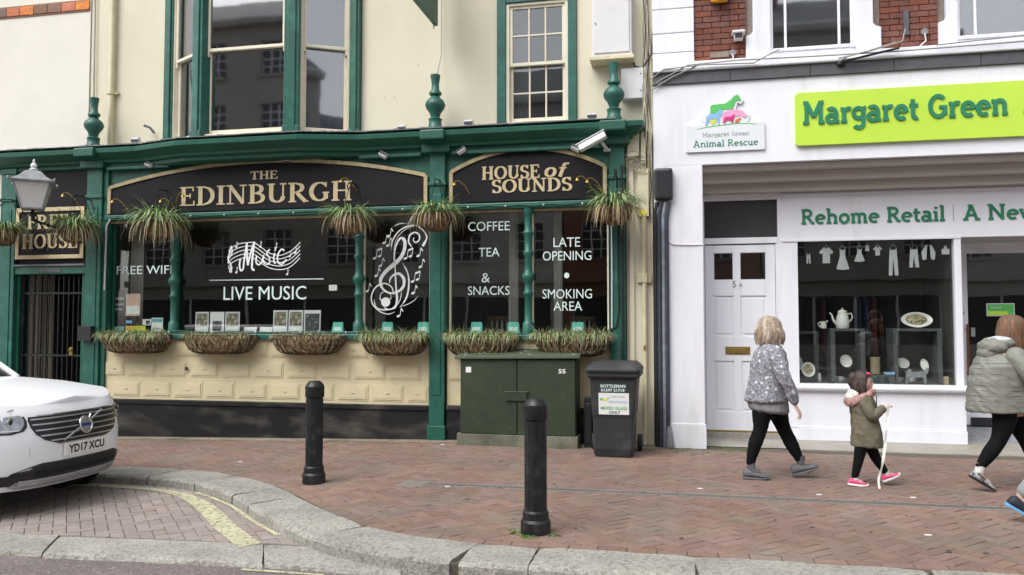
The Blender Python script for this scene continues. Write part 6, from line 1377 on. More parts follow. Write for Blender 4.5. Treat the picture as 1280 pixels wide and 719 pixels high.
# ================================================================== ACROSS THE STREET (seen only as reflections)
def opposite(lab, x0, x1, h, m, cols, floors, y=-23.0, shop_m='frame_red'):
    t = thing('opposite_building', lab, 'building', ((x0+x1)/2,y,0), 'terrace across the street'); 
    MB().box(x0,x1,y-6,y-.25,-.1,h).build('wall_core', m, t)
    cw = (x1-x0)/cols; fr = MB(); gl = MB(); wl = MB()
    for f_ in range(floors):
        zb = 3.6+f_*2.9; zt = 3.6+(f_+1)*2.9 if f_ < floors-1 else h; w0, w1 = zb+.7, zb+2.3
        wl.box(x0,x1,y-.25,y,zb,w0).box(x0,x1,y-.25,y,w1,zt)
        for c in range(cols):
            a = x0+c*cw; l, r = a+cw*.28, a+cw*.72
            wl.box(a,l,y-.25,y,w0,w1).box(r,a+cw,y-.25,y,w0,w1)
            gl.box(l,r,y-.2,y-.18,w0,w1)
            for q in range(4): xx = l+(r-l)*q/3; fr.box(xx-.03,xx+.03,y-.18,y-.14,w0,w1)
            for q in range(5): zz = w0+(w1-w0)*q/4; fr.box(l,r,y-.175,y-.145,zz-.025,zz+.025)
            wl.box(l-.1,r+.1,y,y+.1,w0-.12,w0)
    wl.box(x0,x1,y,y+.3,3.3,3.6).box(x0,x1,y,y+.35,h-.25,h).box(x0,x0+.4,y-.25,y+.02,0,3.3).box(x1-.4,x1,y-.25,y+.02,0,3.3).box(x0+.4,x1-.4,y-.25,y,2.7,3.3).box(x0+.4,x1-.4,y-.25,y,0,.7)
    gl.box(x0+.4,x1-.4,y-.15,y-.13,.7,2.7)
    for q in range(5): xx = x0+.4+(x1-x0-.8)*q/4; fr.box(xx-.05,xx+.05,y-.13,y-.06,.7,2.7)
    wl.build('wall', m, t); gl.build('window_panes', 'window_opposite', t); fr.build('window_bars', 'shop_white', t)
    MB().prism([(x0-.1,h),(x1+.1,h),(x1+.1,h+.1),(x0-.1,h+.1)], y-6.1, y+.3).build('eaves', 'shop_white', t)
    rf = MB(); rf.add([(x0,y+.3,h+.1),(x1,y+.3,h+.1),(x1,y-3,h+2.2),(x0,y-3,h+2.2),(x0,y-6.1,h+.1),(x1,y-6.1,h+.1)], [(0,1,2,3),(3,2,5,4),(0,3,4),(1,5,2)]); rf.build('roof', 'roof_slate', t)
    MB().box(x0+.3,x0+1.0,y-3.5,y-2.5,h+1.2,h+3.4).build('chimney', 'brick_opposite', t)
opposite('pale stone building across the street with three rows of sash windows', -26,-13.5, 15.5, 'stone_opposite', 4, 4)
opposite('grey stone fronted building across the street opposite the bay window', -13.4,-5, 11.4, 'render_opposite', 3, 2)
opposite('red brick building across the street opposite the pub sign', -4.9,3.2, 10.6, 'brick_opposite', 3, 2)
opposite('cream rendered building across the street opposite the shop', 3.3,10.5, 13.6, 'stone_opposite', 3, 3)
opposite('white rendered building across the street at the right end', 10.6,19, 10.5, 'render_opposite', 3, 2)

# ================================================================== THE CAR
CX, CY, CZ = -5.50, -3.78, -.155
car = thing('parked_car', 'white SUV parked in the bay, front end with number plate YD17 XCU showing', 'car', (CX-2.3, CY, CZ))
def lerp(tab, v):
    if v <= tab[0][0]: return tab[0][1]
    for (a, x), (b, y) in zip(tab, tab[1:]):
        if v <= b: return x+(y-x)*(v-a)/(b-a)
    return tab[-1][1]
RK = [(.22,.12),(.30,.05),(.40,.01),(.52,0),(.66,.0),(.80,.03),(.90,.07),(.96,.12),(1.0,.2)]
def F(y, z): return .50*abs(y/.945)**3.2+lerp(RK, z)
WZ = [(.25,.87),(.33,.915),(.5,.935),(.65,.945),(.8,.94),(.9,.92),(.96,.89)]
ZT = [(0,.96),(.2,.98),(.46,1.03),(1.04,1.10),(1.55,1.13),(3.2,1.17),(4.64,1.14)]
def W3(s, y, z): return Vector((CX-s, CY+y, CZ+z))
def ring(zk, q=1.0, crown=0):
    w = lerp(WZ, zk)*1.0; P = []
    def add(s, y):
        zt = lerp(ZT, s); z = .25+(zk-.25)*(zt-.25)/(.96-.25)
        yy = y*q; z += crown*(1-q**2)
        P.append(W3(s, yy, z))
    for i in range(25): y = -w+2*w*i/24; add(F(y, zk), y)
    s0 = F(w, zk)
    for i in range(1, 16): add(s0+(4.64-.32-s0)*i/16, w*(1+.012*math.sin(math.pi*i/16)))
    for i in range(13): y = w-2*w*i/12; add(4.64-.34*abs(y/w)**3-.10*abs((zk-.6)/.4)**2, y)
    for i in range(1, 16): add(4.64-.32-(4.64-.32-s0)*i/16, -w*(1+.012*math.sin(math.pi*i/16)))
    return P
b = MB(); b.rings([ring(z) for z in (.25,.29,.35,.42,.5,.58,.65,.73,.8,.86,.9,.93,.96)], cap=False)
b.rings([ring(.96)]+[ring(.96, q, .055) for q in (.98,.94,.85,.7,.5,.3,.1,.0)], cap=False); body = b.build('body', 'car_white', car)
def gh(z, s0, s1, w, bow=.3):
    P = []
    for i in range(17): y = -w+2*w*i/16; P.append(W3(s0+bow*abs(y/w)**2.6, y, z))
    for i in range(1, 10): P.append(W3(s0+bow+(s1-.2-s0-bow)*i/10, w, z))
    for i in range(9): y = w-2*w*i/8; P.append(W3(s1-.2*abs(y/w)**2.6, y, z))
    for i in range(1, 10): P.append(W3(s1-.2-(s1-.2-s0-bow)*i/10, -w, z))
    return P
g = MB(); g.rings([gh(1.10,1.22,4.5,.80),gh(1.19,1.36,4.47,.79),gh(1.35,1.62,4.42,.745),gh(1.52,1.90,4.3,.68),gh(1.62,2.10,4.2,.63)], cap=False); g.build('windows', 'car_black', car)
g = MB(); g.rings([gh(1.60,2.06,4.26,.645),gh(1.655,2.2,4.2,.615),gh(1.69,2.45,4.05,.5),gh(1.70,2.7,3.9,.3)]); g.build('roof', 'car_white', car)
for sgn in (-1, 1):
    for pp, pr in (([W3(1.53,.80*sgn,1.13),W3(1.85,.745*sgn,1.35),W3(2.30,.645*sgn,1.63)],.035),([W3(3.0,.80*sgn,1.15),W3(3.05,.66*sgn,1.60)],.03),([W3(4.25,.79*sgn,1.15),W3(4.0,.645*sgn,1.61)],.05)): MB().tube(pp, pr, 8).build('pillar', 'car_white', car)
    m_ = MB(); m_.ell(W3(2.1,1.0*sgn,1.17), (.07,.11,.08), 14, 8); m_.tube([W3(2.06,.84*sgn,1.12),W3(2.09,.95*sgn,1.15)], .03, 8); m_.build('mirror', 'car_white', car)
    for s in (.93, 3.70):
        Xw = Matrix.Translation(W3(s, .80*sgn, .355)) @ Matrix.Rotation(R(90), 4, 'X'); t_ = MB(Xw)
        t_.lathe([(.2,-.12),(.34,-.12),(.36,-.09),(.36,.09),(.34,.12),(.2,.12)], (0,0,0), 36); tyre = t_.build('wheel', 'rubber', car)
        r_ = MB(Xw); r_.lathe([(.235,-.125),(.245,-.125),(.245,.125),(.235,.125)], (0,0,0), 30)
        for k in range(5): a = 2*math.pi*k/5; r_.tube([(.03*math.cos(a),.03*math.sin(a),-.11*sgn*-1),(.235*math.cos(a),.235*math.sin(a),.115*sgn)], .028, 6)
        r_.build('rim', 'silver_trim', tyre)
        MB(Matrix.Translation(W3(s, .905*sgn, .36)) @ Matrix.Rotation(R(90), 4, 'X')).lathe([(.37,-.045),(.41,-.035),(.41,.035),(.37,.045)], (0,0,0), 40).build('wheel_arch', 'car_black', car)
        MB(Matrix.Translation(W3(s, .915*sgn, .36)) @ Matrix.Rotation(R(90), 4, 'X')).lathe([(.385,-.035),(.385,.035)], (0,0,0), 40).build('wheel_well', 'car_black', car)
MB().add([W3(.6,-.8,.2),W3(.6,.8,.2),W3(4.2,.8,.2),W3(4.2,-.8,.2),W3(.55,-.8,.42),W3(.55,.8,.42),W3(4.2,.8,.42),W3(4.2,-.8,.42)], [(0,1,2,3),(0,4,5,1),(1,5,6,2),(2,6,7,3),(3,7,4,0),(7,6,5,4)]).build('underbody', 'car_black', car)
def spatch(name, m, rows, d, parent=car, n=14):
    vs = []; 
    for z, a, c in rows:
        for i in range(n+1): y = a+(c-a)*i/n; vs.append(W3(F(y, z)-d, y, z))
    k = n+1; N_ = len(rows); o = len(vs)
    for z, a, c in rows:
        for i in range(n+1): y = a+(c-a)*i/n; vs.append(W3(F(y, z)+.02, y, z))
    fs = [(j*k+i, j*k+i+1, (j+1)*k+i+1, (j+1)*k+i) for j in range(N_-1) for i in range(n)]
    fs += [(j*k, (j+1)*k, o+(j+1)*k, o+j*k) for j in range(N_-1)]+[(j*k+n, o+j*k+n, o+(j+1)*k+n, (j+1)*k+n) for j in range(N_-1)]
    fs += [(i, o+i, o+i+1, i+1) for i in range(n)]+[((N_-1)*k+i, (N_-1)*k+i+1, o+(N_-1)*k+i+1, o+(N_-1)*k+i) for i in range(n)]
    return MB().add(vs, fs, smooth=False).build(name, m, parent)
GR = [(.635,.28),(.65,.36),(.68,.44),(.73,.50),(.79,.53),(.85,.54),(.885,.53)]
zz = [(z, -w-.012, w+.012) for z, w in GR]; zz[0] = (.622, -.29, .29); zz[-1] = (.897, -.535, .535)
spatch('grille_surround', 'chrome', zz, .004); gr_ = spatch('grille', 'car_black', [(z, -w, w) for z, w in GR], .008)
for z in (.665,.715,.765,.815,.862): w = lerp(GR, z)-.015; spatch('grille_bar', 'silver_trim', [(z-.006,-w,w),(z+.006,-w,w)], .018, gr_)
def stube(pts, r, d, n=8): return MB().tube([W3(F(y, z)-d, y, z) for y, z in pts], r, n)
stube([(-.27,.655),(-.1,.73),(.1,.81),(.27,.875)], .009, .024).build('grille_diagonal', 'silver_trim', gr_)
bd = stube([(.075*math.cos(R(a)), .765+.07*math.sin(R(a))) for a in range(0,361,15)], .012, .034); bd.tube([W3(F(.06,.82)-.034,.055,.81),W3(F(.1,.86)-.034,.095,.85)], .010, 6); bd.build('badge_ring', 'chrome', gr_)
MB(Matrix.Translation(W3(-.0+F(0,.765)-.022,0,.765)) @ Matrix.Rotation(R(90), 4, 'Y')).lathe([(.07,-.0),(.066,.008),(.0,.01)], (0,0,0), 24).build('badge_centre', 'silver_trim', gr_)
spatch('badge_band', 'badge_blue', [(.752,-.062,.062),(.778,-.062,.062)], .036, gr_, 6)
pl_ = MB(); p0 = W3(-.028, 0, .565); pl_.box(p0.x-.03,p0.x,CY-.262,CY+.262,CZ+.508,CZ+.622); plate_ = pl_.build('number_plate', 'plate_white', car, bevel=.004)
tx = sans('YD17 XCU', 0, .455, 0, .079, 0, 'plate_black', None, name='plate_lettering', d=.0012, bold=.035)
tx.data.transform(Matrix.Translation(Vector((p0.x+.0006, CY-.2275, CZ+.526))-ORIGIN[plate_.name]) @ Matrix.Rotation(R(90), 4, 'Z')); tx.parent = plate_; ORIGIN[tx.name] = ORIGIN[plate_.name]
spatch('lower_grille', 'car_black', [(.335,-.62,.62),(.36,-.70,.70),(.41,-.66,.66),(.45,-.55,.55),(.475,-.45,.45)], .006)
spatch('bumper_valance', 'car_black', [(.30,-.84,-.60),(.33,-.86,-.60),(.36,-.86,-.62),(.39,-.80,-.64)], .006); spatch('bumper_valance', 'car_black', [(.30,.60,.84),(.33,.60,.86),(.36,.62,.86),(.39,.64,.80)], .006)
for z in (.365,.39,.415,.44): w = .5; spatch('lower_grille_bar', 'rubber', [(z-.006,-w,w),(z+.006,-w,w)], .014)
spatch('skid_plate', 'silver_trim', [(.262,-.60,.60),(.29,-.66,.66),(.325,-.62,.62)], .012)
for s in (-1, 1):
    def yy(a, c): return (min(a*s, c*s), max(a*s, c*s))
    hb = spatch('headlight', 'car_black', [(.745,*yy(.66,.86)),(.765,*yy(.585,.90)),(.80,*yy(.555,.925)),(.85,*yy(.545,.935)),(.89,*yy(.555,.935)),(.92,*yy(.575,.91)),(.94,*yy(.62,.86))], .005)
    spatch('lens', 'lamp_lens', [(.76,*yy(.67,.86)),(.785,*yy(.60,.89)),(.82,*yy(.575,.91)),(.86,*yy(.565,.92)),(.895,*yy(.575,.91)),(.925,*yy(.61,.87))], .009, hb)
    spatch('light_strip', 'plastic_white', [(.772,*yy(.62,.86)),(.784,*yy(.605,.87))], .012, hb)
    for yc in (.66,.77,.87):
        c = W3(F(yc*s,.845)-.012, yc*s, .85); MB().ell(c, (.008,.040,.040), 16, 8).build('projector', 'chrome', hb)
        c = W3(F(yc*s,.845)-.018, yc*s, .85); MB().ell(c, (.006,.022,.022), 12, 6).build('bulb_glass', 'plastic_black', hb)
MB().tube([W3(F(-.62,.935)-.001,-.66,.945),W3(.20,-.5,.972),W3(.19,0,.978),W3(.20,.5,.972),W3(F(.62,.935)-.001,.66,.945)], .003, 5).build('bonnet_gap', 'car_black', car)
MB().tube([W3(F(y,.54)-.001,y,.54+.0) for y in (-.55,-.551)]+[W3(F(-.55,.62)-.001,-.55,.62)], .002, 5).build('tow_cover_line', 'silver_trim', car)

# ================================================================== PEOPLE
def oval(c, ax, ay, n=22, tilt=0.0, p=1.0):
    out = []
    for k in range(n):
        q = 2*math.pi*k/n; x = ax*abs(math.cos(q))**p*(1 if math.cos(q) >= 0 else -1); y = ay*abs(math.sin(q))**p*(1 if math.sin(q) >= 0 else -1)
        out.append(Vector((c[0]+x, c[1]+y, c[2]+tilt*x)))
    return out
def trunk(mb, rows, tilt=0.0):                    # rows of (z, cx, cy, half x, half y)
    mb.rings([oval((cx, cy, z), ax, ay, tilt=tilt, p=.92) for z, cx, cy, ax, ay in rows]); return mb
def smoothpath(P, rs, n=5):
    Q = [(*p, r) for p, r in zip(P, rs)]; out = []
    for i in range(len(Q)-1):
        p0, p1, p2, p3 = Q[max(i-1,0)], Q[i], Q[i+1], Q[min(i+2,len(Q)-1)]
        for k in range(n):
            t = k/n; out.append([.5*((2*p1[j])+(-p0[j]+p2[j])*t+(2*p0[j]-5*p1[j]+4*p2[j]-p3[j])*t*t+(-p0[j]+3*p1[j]-3*p2[j]+p3[j])*t**3) for j in range(4)])
    out.append(list(Q[-1])); return [Vector(o[:3]) for o in out], [max(.004, o[3]) for o in out]
def limb(mb, P, rs, n=14): a, b = smoothpath(P, rs); mb.tube(a, b, n); mb.ell(a[0], (b[0],)*3, 12, 8); mb.ell(a[-1], (b[-1],)*3, 12, 8); return mb
def hand(mb, w, d, up, sc=1.0, curl=.6):
    """palm, four bent fingers of different length and a thumb from the side of the palm"""
    w = Vector(w); d = Vector(d).normalized(); up = Vector(up).normalized(); sd = d.cross(up).normalized(); up = sd.cross(d).normalized()
    L_ = .088*sc; pr = [[w+d*L_*t+sd*(a*sc)+up*(b_*sc) for a, b_ in ((-.032*s,-.009),(-.016*s,-.014),(.016*s,-.014),(.032*s,-.009),(.032*s,.008),(.016*s,.012),(-.016*s,.012),(-.032*s,.008))] for t, s in ((-.15,.75),(.2,.95),(.6,1.15),(1.0,1.15))]
    mb.rings(pr)
    for i, (o, l) in enumerate(((-.028,.062),(-.0095,.075),(.0095,.07),(.028,.055))):
        p = w+d*L_*.95+sd*o*sc; v = d; P = [p]
        for k, f in enumerate((.42,.33,.25)):
            a = curl*(.5+.4*k); v = (d*math.cos(a*(k+1)*.8)-up*math.sin(a*(k+1)*.8)).normalized(); p = p+v*l*f*sc; P.append(p)
        limb(mb, P, [.0095*sc,.009*sc,.0085*sc,.0075*sc], 8)
    p = w+d*L_*.25-sd*.03*sc; limb(mb, [p, p+(d*.5-sd*.8-up*.3).normalized()*.03*sc, p+(d*.9-sd*.75-up*.5).normalized()*.062*sc], [.012*sc,.0105*sc,.0085*sc], 8)
def shoe(name, parent, heel, ball, up, m, sole, L_=.27, w=.048, h=.085, yaw=0.0, sock=None):
    """shoe lying along heel->toe; built as upper and sole"""
    heel = Vector(heel); d = (Vector(ball)-heel).normalized(); sd = d.cross(Vector(up)).normalized(); u = sd.cross(d).normalized()
    def rg(t, ww, lo, hi): return [heel+d*L_*t+sd*ww*c+u*(lo+(hi-lo)*s) for c, s in ((-1,.0),(-1.02,.35),(-.85,.75),(-.4,1),(.4,1),(.85,.75),(1.02,.35),(1,.0))]
    o = MB(); o.rings([rg(-.02,w*.45,.018,h*.5),rg(.0,w*.66,.016,h*.95),rg(.1,w*.8,.016,h*1.05),rg(.28,w*.82,.016,h*1.08),rg(.45,w*.85,.016,h*.86),rg(.62,w*1.0,.016,h*.66),rg(.8,w*1.0,.016,h*.52),rg(.93,w*.78,.018,h*.42),rg(1.0,w*.4,.02,h*.30)])
    u_ = o.build(name, m, parent); sb_ = u_.modifiers.new('s', 'SUBSURF'); sb_.levels = 1; sb_.render_levels = 1
    so_ = MB(); so_.rings([rg(-.035,w*.5,.0,.022),rg(.0,w*.78,.0,.024),rg(.25,w*.86,.0,.022),rg(.6,w*1.08,.0,.020),rg(.85,w*1.02,.004,.022),rg(1.02,w*.5,.012,.028)])
    so_.build('sole', sole, u_)
    lc = MB()
    for k in range(4): t = .36+.09*k; hh = h*(1.02-.12*k); lc.tube([heel+d*L_*t+sd*(-w*.5)+u*hh*.93, heel+d*L_*(t+.02)+u*(hh*1.02+.002), heel+d*L_*(t+.04)+sd*(w*.5)+u*hh*.93], .003, 5)
    lc.build('laces', sole, u_)
def head(mb, c, r, face, look):
    """skull with jaw, nose, ears; face = unit direction the face points to"""
    c = Vector(c); f = Vector(face).normalized(); sd = f.cross(Vector((0,0,1))).normalized(); up = Vector((0,0,1))
    mb.ell(c+up*r*.12, (r*.80, r*.80, r*.92), 20, 14); mb.ell(c+f*r*.12-up*r*.38, (r*.60, r*.58, r*.66), 16, 12)
    mb.ell(c+f*r*.86-up*r*.16, (r*.12, r*.12, r*.17), 10, 8); mb.ell(c+f*r*.62-up*r*.72, (r*.22,)*3, 10, 8)
    mb.ell(c+f*r*.72-up*r*.45, (r*.17,r*.17,r*.12), 10, 8); mb.ell(c+f*r*.74+up*r*.16, (r*.22,r*.3,r*.08), 10, 8)
    for s in (-1, 1): mb.ell(c+sd*r*.79*s-up*r*.08-f*r*.05, (r*.13,r*.09,r*.2), 8, 6); mb.ell(c+sd*r*.36*s+f*r*.46-up*r*.25, (r*.24,r*.22,r*.24), 8, 6)
def face_parts(parent, c, r, face):
    c = Vector(c); f = Vector(face).normalized(); sd = f.cross(Vector((0,0,1))).normalized(); up = Vector((0,0,1))
    for s in (-1, 1):
        MB().ell(c+f*r*.70+sd*r*.29*s+up*r*.0, (r*.10,r*.10,r*.06), 10, 6).build('eye', 'eye', parent)
        MB().tube([c+f*r*.80+sd*r*.15*s+up*r*.17, c+f*r*.76+sd*r*.3*s+up*r*.21, c+f*r*.64+sd*r*.45*s+up*r*.16], r*.025, 5).build('eyebrow', 'hair_brown', parent)
    MB().tube([c+f*r*.78+sd*r*-.2-up*r*.50, c+f*r*.875-up*r*.49, c+f*r*.78+sd*r*.2-up*r*.50], r*.05, 6).build('mouth', 'lips', parent)
def hairlocks(name, m, parent, c, r, face, length, rnd, n=120, width=.011, crown=None, flare=.15, cover=150, fringe=True):
    """cap of hair plus locks falling from the parting round the sides and back"""
    c = Vector(c); f = Vector(face).normalized(); sd = f.cross(Vector((0,0,1))).normalized(); up = Vector((0,0,1)); mb = MB()
    rows = []; K = 26
    for j in range(9):
        t = j/8; row = []
        for k in range(K):
            a = 2*math.pi*k/K; fr = math.cos(a)                  # 1 at the face
            lim = 1.15 if fr > .55 else (1.9 if fr > .2 else 2.35)
            th = t*lim; x = math.sin(th)*r*.93; z = math.cos(th)*r*1.04
            row.append(c+up*r*.10+f*(math.cos(a)*x-.05*r)+sd*math.sin(a)*x*.96+up*z)
        rows.append(row)
    mb.rings(rows, cap=False)
    for i in range(n):
        a = rnd.uniform(-1, 1)*R(cover)+math.pi; a = a if abs(math.cos(a)) < 2 else a
        if math.cos(a) > .5: continue
        dirv = f*math.cos(a)+sd*math.sin(a); P = [c+up*r*1.08+sd*rnd.uniform(-.1,.1)*r-f*r*.05]; l = length*rnd.uniform(.9,1.05)
        for q in (.35,.7,1.0): P.append(c+dirv*r*(.97*math.sin(q*1.55)+.05)+up*r*(.12+1.0*math.cos(q*1.55)))
        e = P[-1]; zb = c.z-l
        for q in (.33,.66,1.0): P.append(Vector((e.x+dirv.x*r*flare*(math.sin(q*2.6)), e.y+dirv.y*r*flare*math.sin(q*2.6), e.z+(zb-e.z)*q))+Vector((rnd.uniform(-.009,.009),rnd.uniform(-.009,.009),rnd.uniform(-.008,.008))))
        pts, rs = smoothpath(P, [width*.5,width,width*1.1,width*1.2,width*1.2,width,width*.35], 2); mb.tube(pts, rs, 6, cap=True)
    return mb.build(name, m, parent)
rnd = random.Random(31)

# ---- woman in a floral jacket
Y0 = -1.85
wm = thing('person', 'woman with a fair bob, grey floral jacket and black leggings walking past the white door', 'person', (.93, Y0, 0), 'people walking along the pavement')
HC = (.872, Y0+.02, 1.50); fc = (.80, .60, -.08)
bd_ = MB(); head(bd_, HC, .112, fc, None); limb(bd_, [(.862,Y0,1.28),(.866,Y0+.01,1.36),(.872,Y0+.02,1.44)], [.062,.052,.055])
trunk(bd_, [(.70,.845,Y0,.12,.15),(.80,.84,Y0,.155,.18),(.95,.845,Y0,.13,.155),(1.12,.855,Y0,.14,.17),(1.26,.862,Y0,.10,.17),(1.32,.865,Y0,.06,.08)])
NL = [(.80,Y0-.085,.80),(.745,Y0-.09,.48),(.655,Y0-.09,.14)]; FL = [(.88,Y0+.085,.80),(1.005,Y0+.085,.47),(1.150,Y0+.08,.17)]
for Lg in (NL, FL): limb(bd_, Lg, [.085,.052,.034])
for Lg, dx in ((NL, .1), (FL, .12)): limb(bd_, [Lg[-1], (Lg[-1][0]+.05, Lg[-1][1], Lg[-1][2]-.09), (Lg[-1][0]+dx, Lg[-1][1], Lg[-1][2]-.095)], [.032,.02,.018])
NA = [(.90,Y0-.20,1.25),(.985,Y0-.26,1.00),(1.065,Y0-.235,.775)]; FA = [(.84,Y0+.19,1.25),(.79,Y0+.24,1.0),(.80,Y0+.22,.78)]
limb(bd_, NA, [.045,.036,.024]); limb(bd_, FA, [.045,.036,.024]); hand(bd_, (1.078,Y0-.232,.745), (.45,.12,-.8), (.8,-.3,.5), 1.0, .7); hand(bd_, (.80,Y0+.22,.75), (.1,.0,-1), (1,.2,0), 1.0, .5)
body_w = fuse(bd_, 'body', 'skin', wm, .0065, 3)
face_parts(body_w, HC, .112, fc)
hairlocks('hair', 'hair_blond', body_w, HC, .118, fc, .15, rnd, 460, .0065, flare=.2, cover=125)
lg = MB(); 
limb(lg, [(.815,Y0-.075,.84),(.775,Y0-.085,.66),(.752,Y0-.09,.49),(.70,Y0-.09,.34),(.657,Y0-.09,.165)], [.115,.098,.068,.066,.043]); limb(lg, [(.875,Y0+.075,.84),(.945,Y0+.085,.65),(1.0,Y0+.085,.485),(1.075,Y0+.082,.33),(1.135,Y0+.08,.20)], [.115,.098,.068,.066,.043])
fuse(lg, 'leggings', 'legging', body_w, .008, 4, fold=.004, freq=(8,8,16))
sh = trunk(MB(), [(.665,.85,Y0-.02,.165,.185),(.69,.848,Y0-.015,.195,.21),(.76,.84,Y0,.20,.215),(.90,.84,Y0,.17,.2)], tilt=-.10); fuse(sh, 'grey_shirt', 'shirt_grey', body_w, .009, 3, fold=.008, freq=(14,14,4))
jk = MB(); trunk(jk, [(.775,.833,Y0,.215,.235),(.79,.833,Y0,.222,.24),(.90,.838,Y0,.198,.225),(1.03,.85,Y0,.182,.215),(1.16,.86,Y0,.18,.225),(1.26,.865,Y0,.15,.215),(1.33,.868,Y0,.095,.13),(1.375,.868,Y0,.068,.08)], tilt=.03)
limb(jk, [(.895,Y0-.17,1.255),(.93,Y0-.225,1.14),(.985,Y0-.262,1.0),(1.03,Y0-.25,.89),(1.062,Y0-.236,.80)], [.082,.076,.062,.054,.045]); limb(jk, [(.84,Y0+.17,1.255),(.80,Y0+.23,1.1),(.785,Y0+.245,1.0),(.79,Y0+.23,.9),(.80,Y0+.22,.81)], [.082,.076,.062,.054,.045])
fuse(jk, 'floral_jacket', 'floral_jacket', body_w, .008, 3, fold=.010, freq=(7,7,9))
for Lg in (NL, FL): MB().tube([(Lg[-1][0]+.012,Lg[-1][1],Lg[-1][2]+.05),(Lg[-1][0]+.004,Lg[-1][1],Lg[-1][2]-.03),(Lg[-1][0]+.03,Lg[-1][1],Lg[-1][2]-.065),(Lg[-1][0]+.09,Lg[-1][1],Lg[-1][2]-.085)], [.040,.040,.043,.040], 14).build('ankle_sock', 'sock_grey', body_w)
shoe('shoe', body_w, (.585,Y0-.09,.006), (.85,Y0-.09,.002), (0,0,1), 'shoe_grey', 'sock_grey', L_=.25, h=.10, w=.056)
shoe('shoe', body_w, (1.085,Y0+.08,.022), (1.335,Y0+.075,.105), (0,0,1), 'shoe_grey', 'sock_grey', L_=.26, h=.10, w=.056)

# ---- little girl in a parka, holding a white ribbon
Y0 = -2.05
gl_ = thing('person', 'little girl in khaki parka with pink fur hood and pink shoes holding a ribbon', 'person', (1.75, Y0, 0), 'people walking along the pavement')
HC = (1.708, Y0, .995); fc = (.97,-.22,-.05)
bd_ = MB(); head(bd_, HC, .092, fc, None); limb(bd_, [(1.69,Y0,.83),(1.70,Y0,.92)], [.04,.04])
trunk(bd_, [(.40,1.71,Y0,.07,.09),(.55,1.70,Y0,.09,.10),(.72,1.69,Y0,.08,.10),(.84,1.69,Y0,.06,.10),(.875,1.69,Y0,.04,.05)])
limb(bd_, [(1.68,Y0-.05,.45),(1.645,Y0-.05,.26),(1.60,Y0-.05,.085),(1.655,Y0-.05,.035)], [.055,.034,.022,.022]); limb(bd_, [(1.73,Y0+.05,.45),(1.80,Y0+.05,.27),(1.90,Y0+.05,.115),(1.96,Y0+.05,.10)], [.055,.034,.022,.022])
limb(bd_, [(1.70,Y0-.10,.82),(1.745,Y0-.14,.69),(1.845,Y0-.12,.745)], [.03,.026,.02]); hand(bd_, (1.86,Y0-.12,.755), (.85,0,.45), (.45,-.2,.85), .62, .95)
limb(bd_, [(1.68,Y0+.10,.82),(1.66,Y0+.13,.69),(1.69,Y0+.13,.58)], [.03,.026,.02]); hand(bd_, (1.69,Y0+.13,.565), (.1,0,-1), (1,0,0), .62, .6)
body_g = fuse(bd_, 'body', 'skin', gl_, .0055, 2); face_parts(body_g, HC, .092, fc)
hairlocks('hair', 'hair_dark', body_g, HC, .097, fc, .13, rnd, 360, .0055, flare=.1, cover=100)
MB().ell((1.625,Y0+.02,1.03), (.05,.05,.055), 14, 10).ell((1.605,Y0+.02,.98), (.035,.035,.05), 12, 8).build('ponytail', 'hair_dark', body_g)
MB().ell((1.735,Y0-.06,1.075), (.014,.012,.012), 8, 6).ell((1.75,Y0-.058,1.07), (.012,.01,.012), 8, 6).build('hair_clip', 'shoe_pink', body_g)
lg = MB(); limb(lg, [(1.685,Y0-.05,.46),(1.66,Y0-.05,.35),(1.64,Y0-.05,.25),(1.605,Y0-.05,.10)], [.072,.058,.047,.034]); limb(lg, [(1.745,Y0+.05,.46),(1.775,Y0+.05,.36),(1.82,Y0+.05,.25),(1.89,Y0+.05,.14)], [.072,.058,.047,.034]); fuse(lg, 'leggings', 'legging', body_g, .007, 3)
ct = MB(); trunk(ct, [(.375,1.728,Y0,.128,.135),(.385,1.73,Y0,.142,.15),(.50,1.725,Y0,.135,.145),(.62,1.712,Y0,.122,.132),(.685,1.70,Y0,.108,.12),(.72,1.698,Y0,.112,.124),(.80,1.695,Y0,.112,.13),(.855,1.69,Y0,.09,.115),(.89,1.69,Y0,.06,.08)], tilt=-.02)
limb(ct, [(1.695,Y0-.10,.825),(1.715,Y0-.135,.74),(1.75,Y0-.145,.685),(1.80,Y0-.135,.71),(1.842,Y0-.122,.742)], [.056,.052,.048,.044,.038]); limb(ct, [(1.685,Y0+.10,.825),(1.665,Y0+.135,.74),(1.66,Y0+.14,.68),(1.69,Y0+.13,.60)], [.056,.052,.048,.04])
fuse(ct, 'parka', 'coat_khaki', body_g, .006, 2, fold=.009, freq=(11,11,8))
MB().tube([(1.598+.102,Y0-.122,.70),(1.62,Y0-.08,.697),(1.59,Y0,.695),(1.62,Y0+.09,.697),(1.70,Y0+.13,.70)], .006, 6).box(1.845-.03,1.852-.03,Y0-.02,Y0-.012,.42,.86).build('parka_seam', 'coat_khaki', body_g)
fur = MB(); rf = random.Random(8)
def furball(mb, c, r, n, l):
    for _ in range(n):
        v = Vector((rf.gauss(0,1), rf.gauss(0,1), rf.gauss(0,1))).normalized(); p = Vector(c)+v*r*.8; s = v.cross(Vector((.3,.2,1))).normalized()*.004; e = p+v*l+Vector((0,0,-.006))
        mb.add([p-s, p+s, e], [(0,1,2)])
C = [(1.775,Y0-.055,.895),(1.74,Y0-.085,.885),(1.69,Y0-.105,.86),(1.635,Y0-.10,.825),(1.58,Y0-.06,.80),(1.565,Y0,.80),(1.58,Y0+.06,.81),(1.64,Y0+.10,.84),(1.70,Y0+.10,.875),(1.77,Y0+.06,.895)]
fp, _ = smoothpath(C, [.03]*len(C), 4); fur.tube(fp, .033, 10)
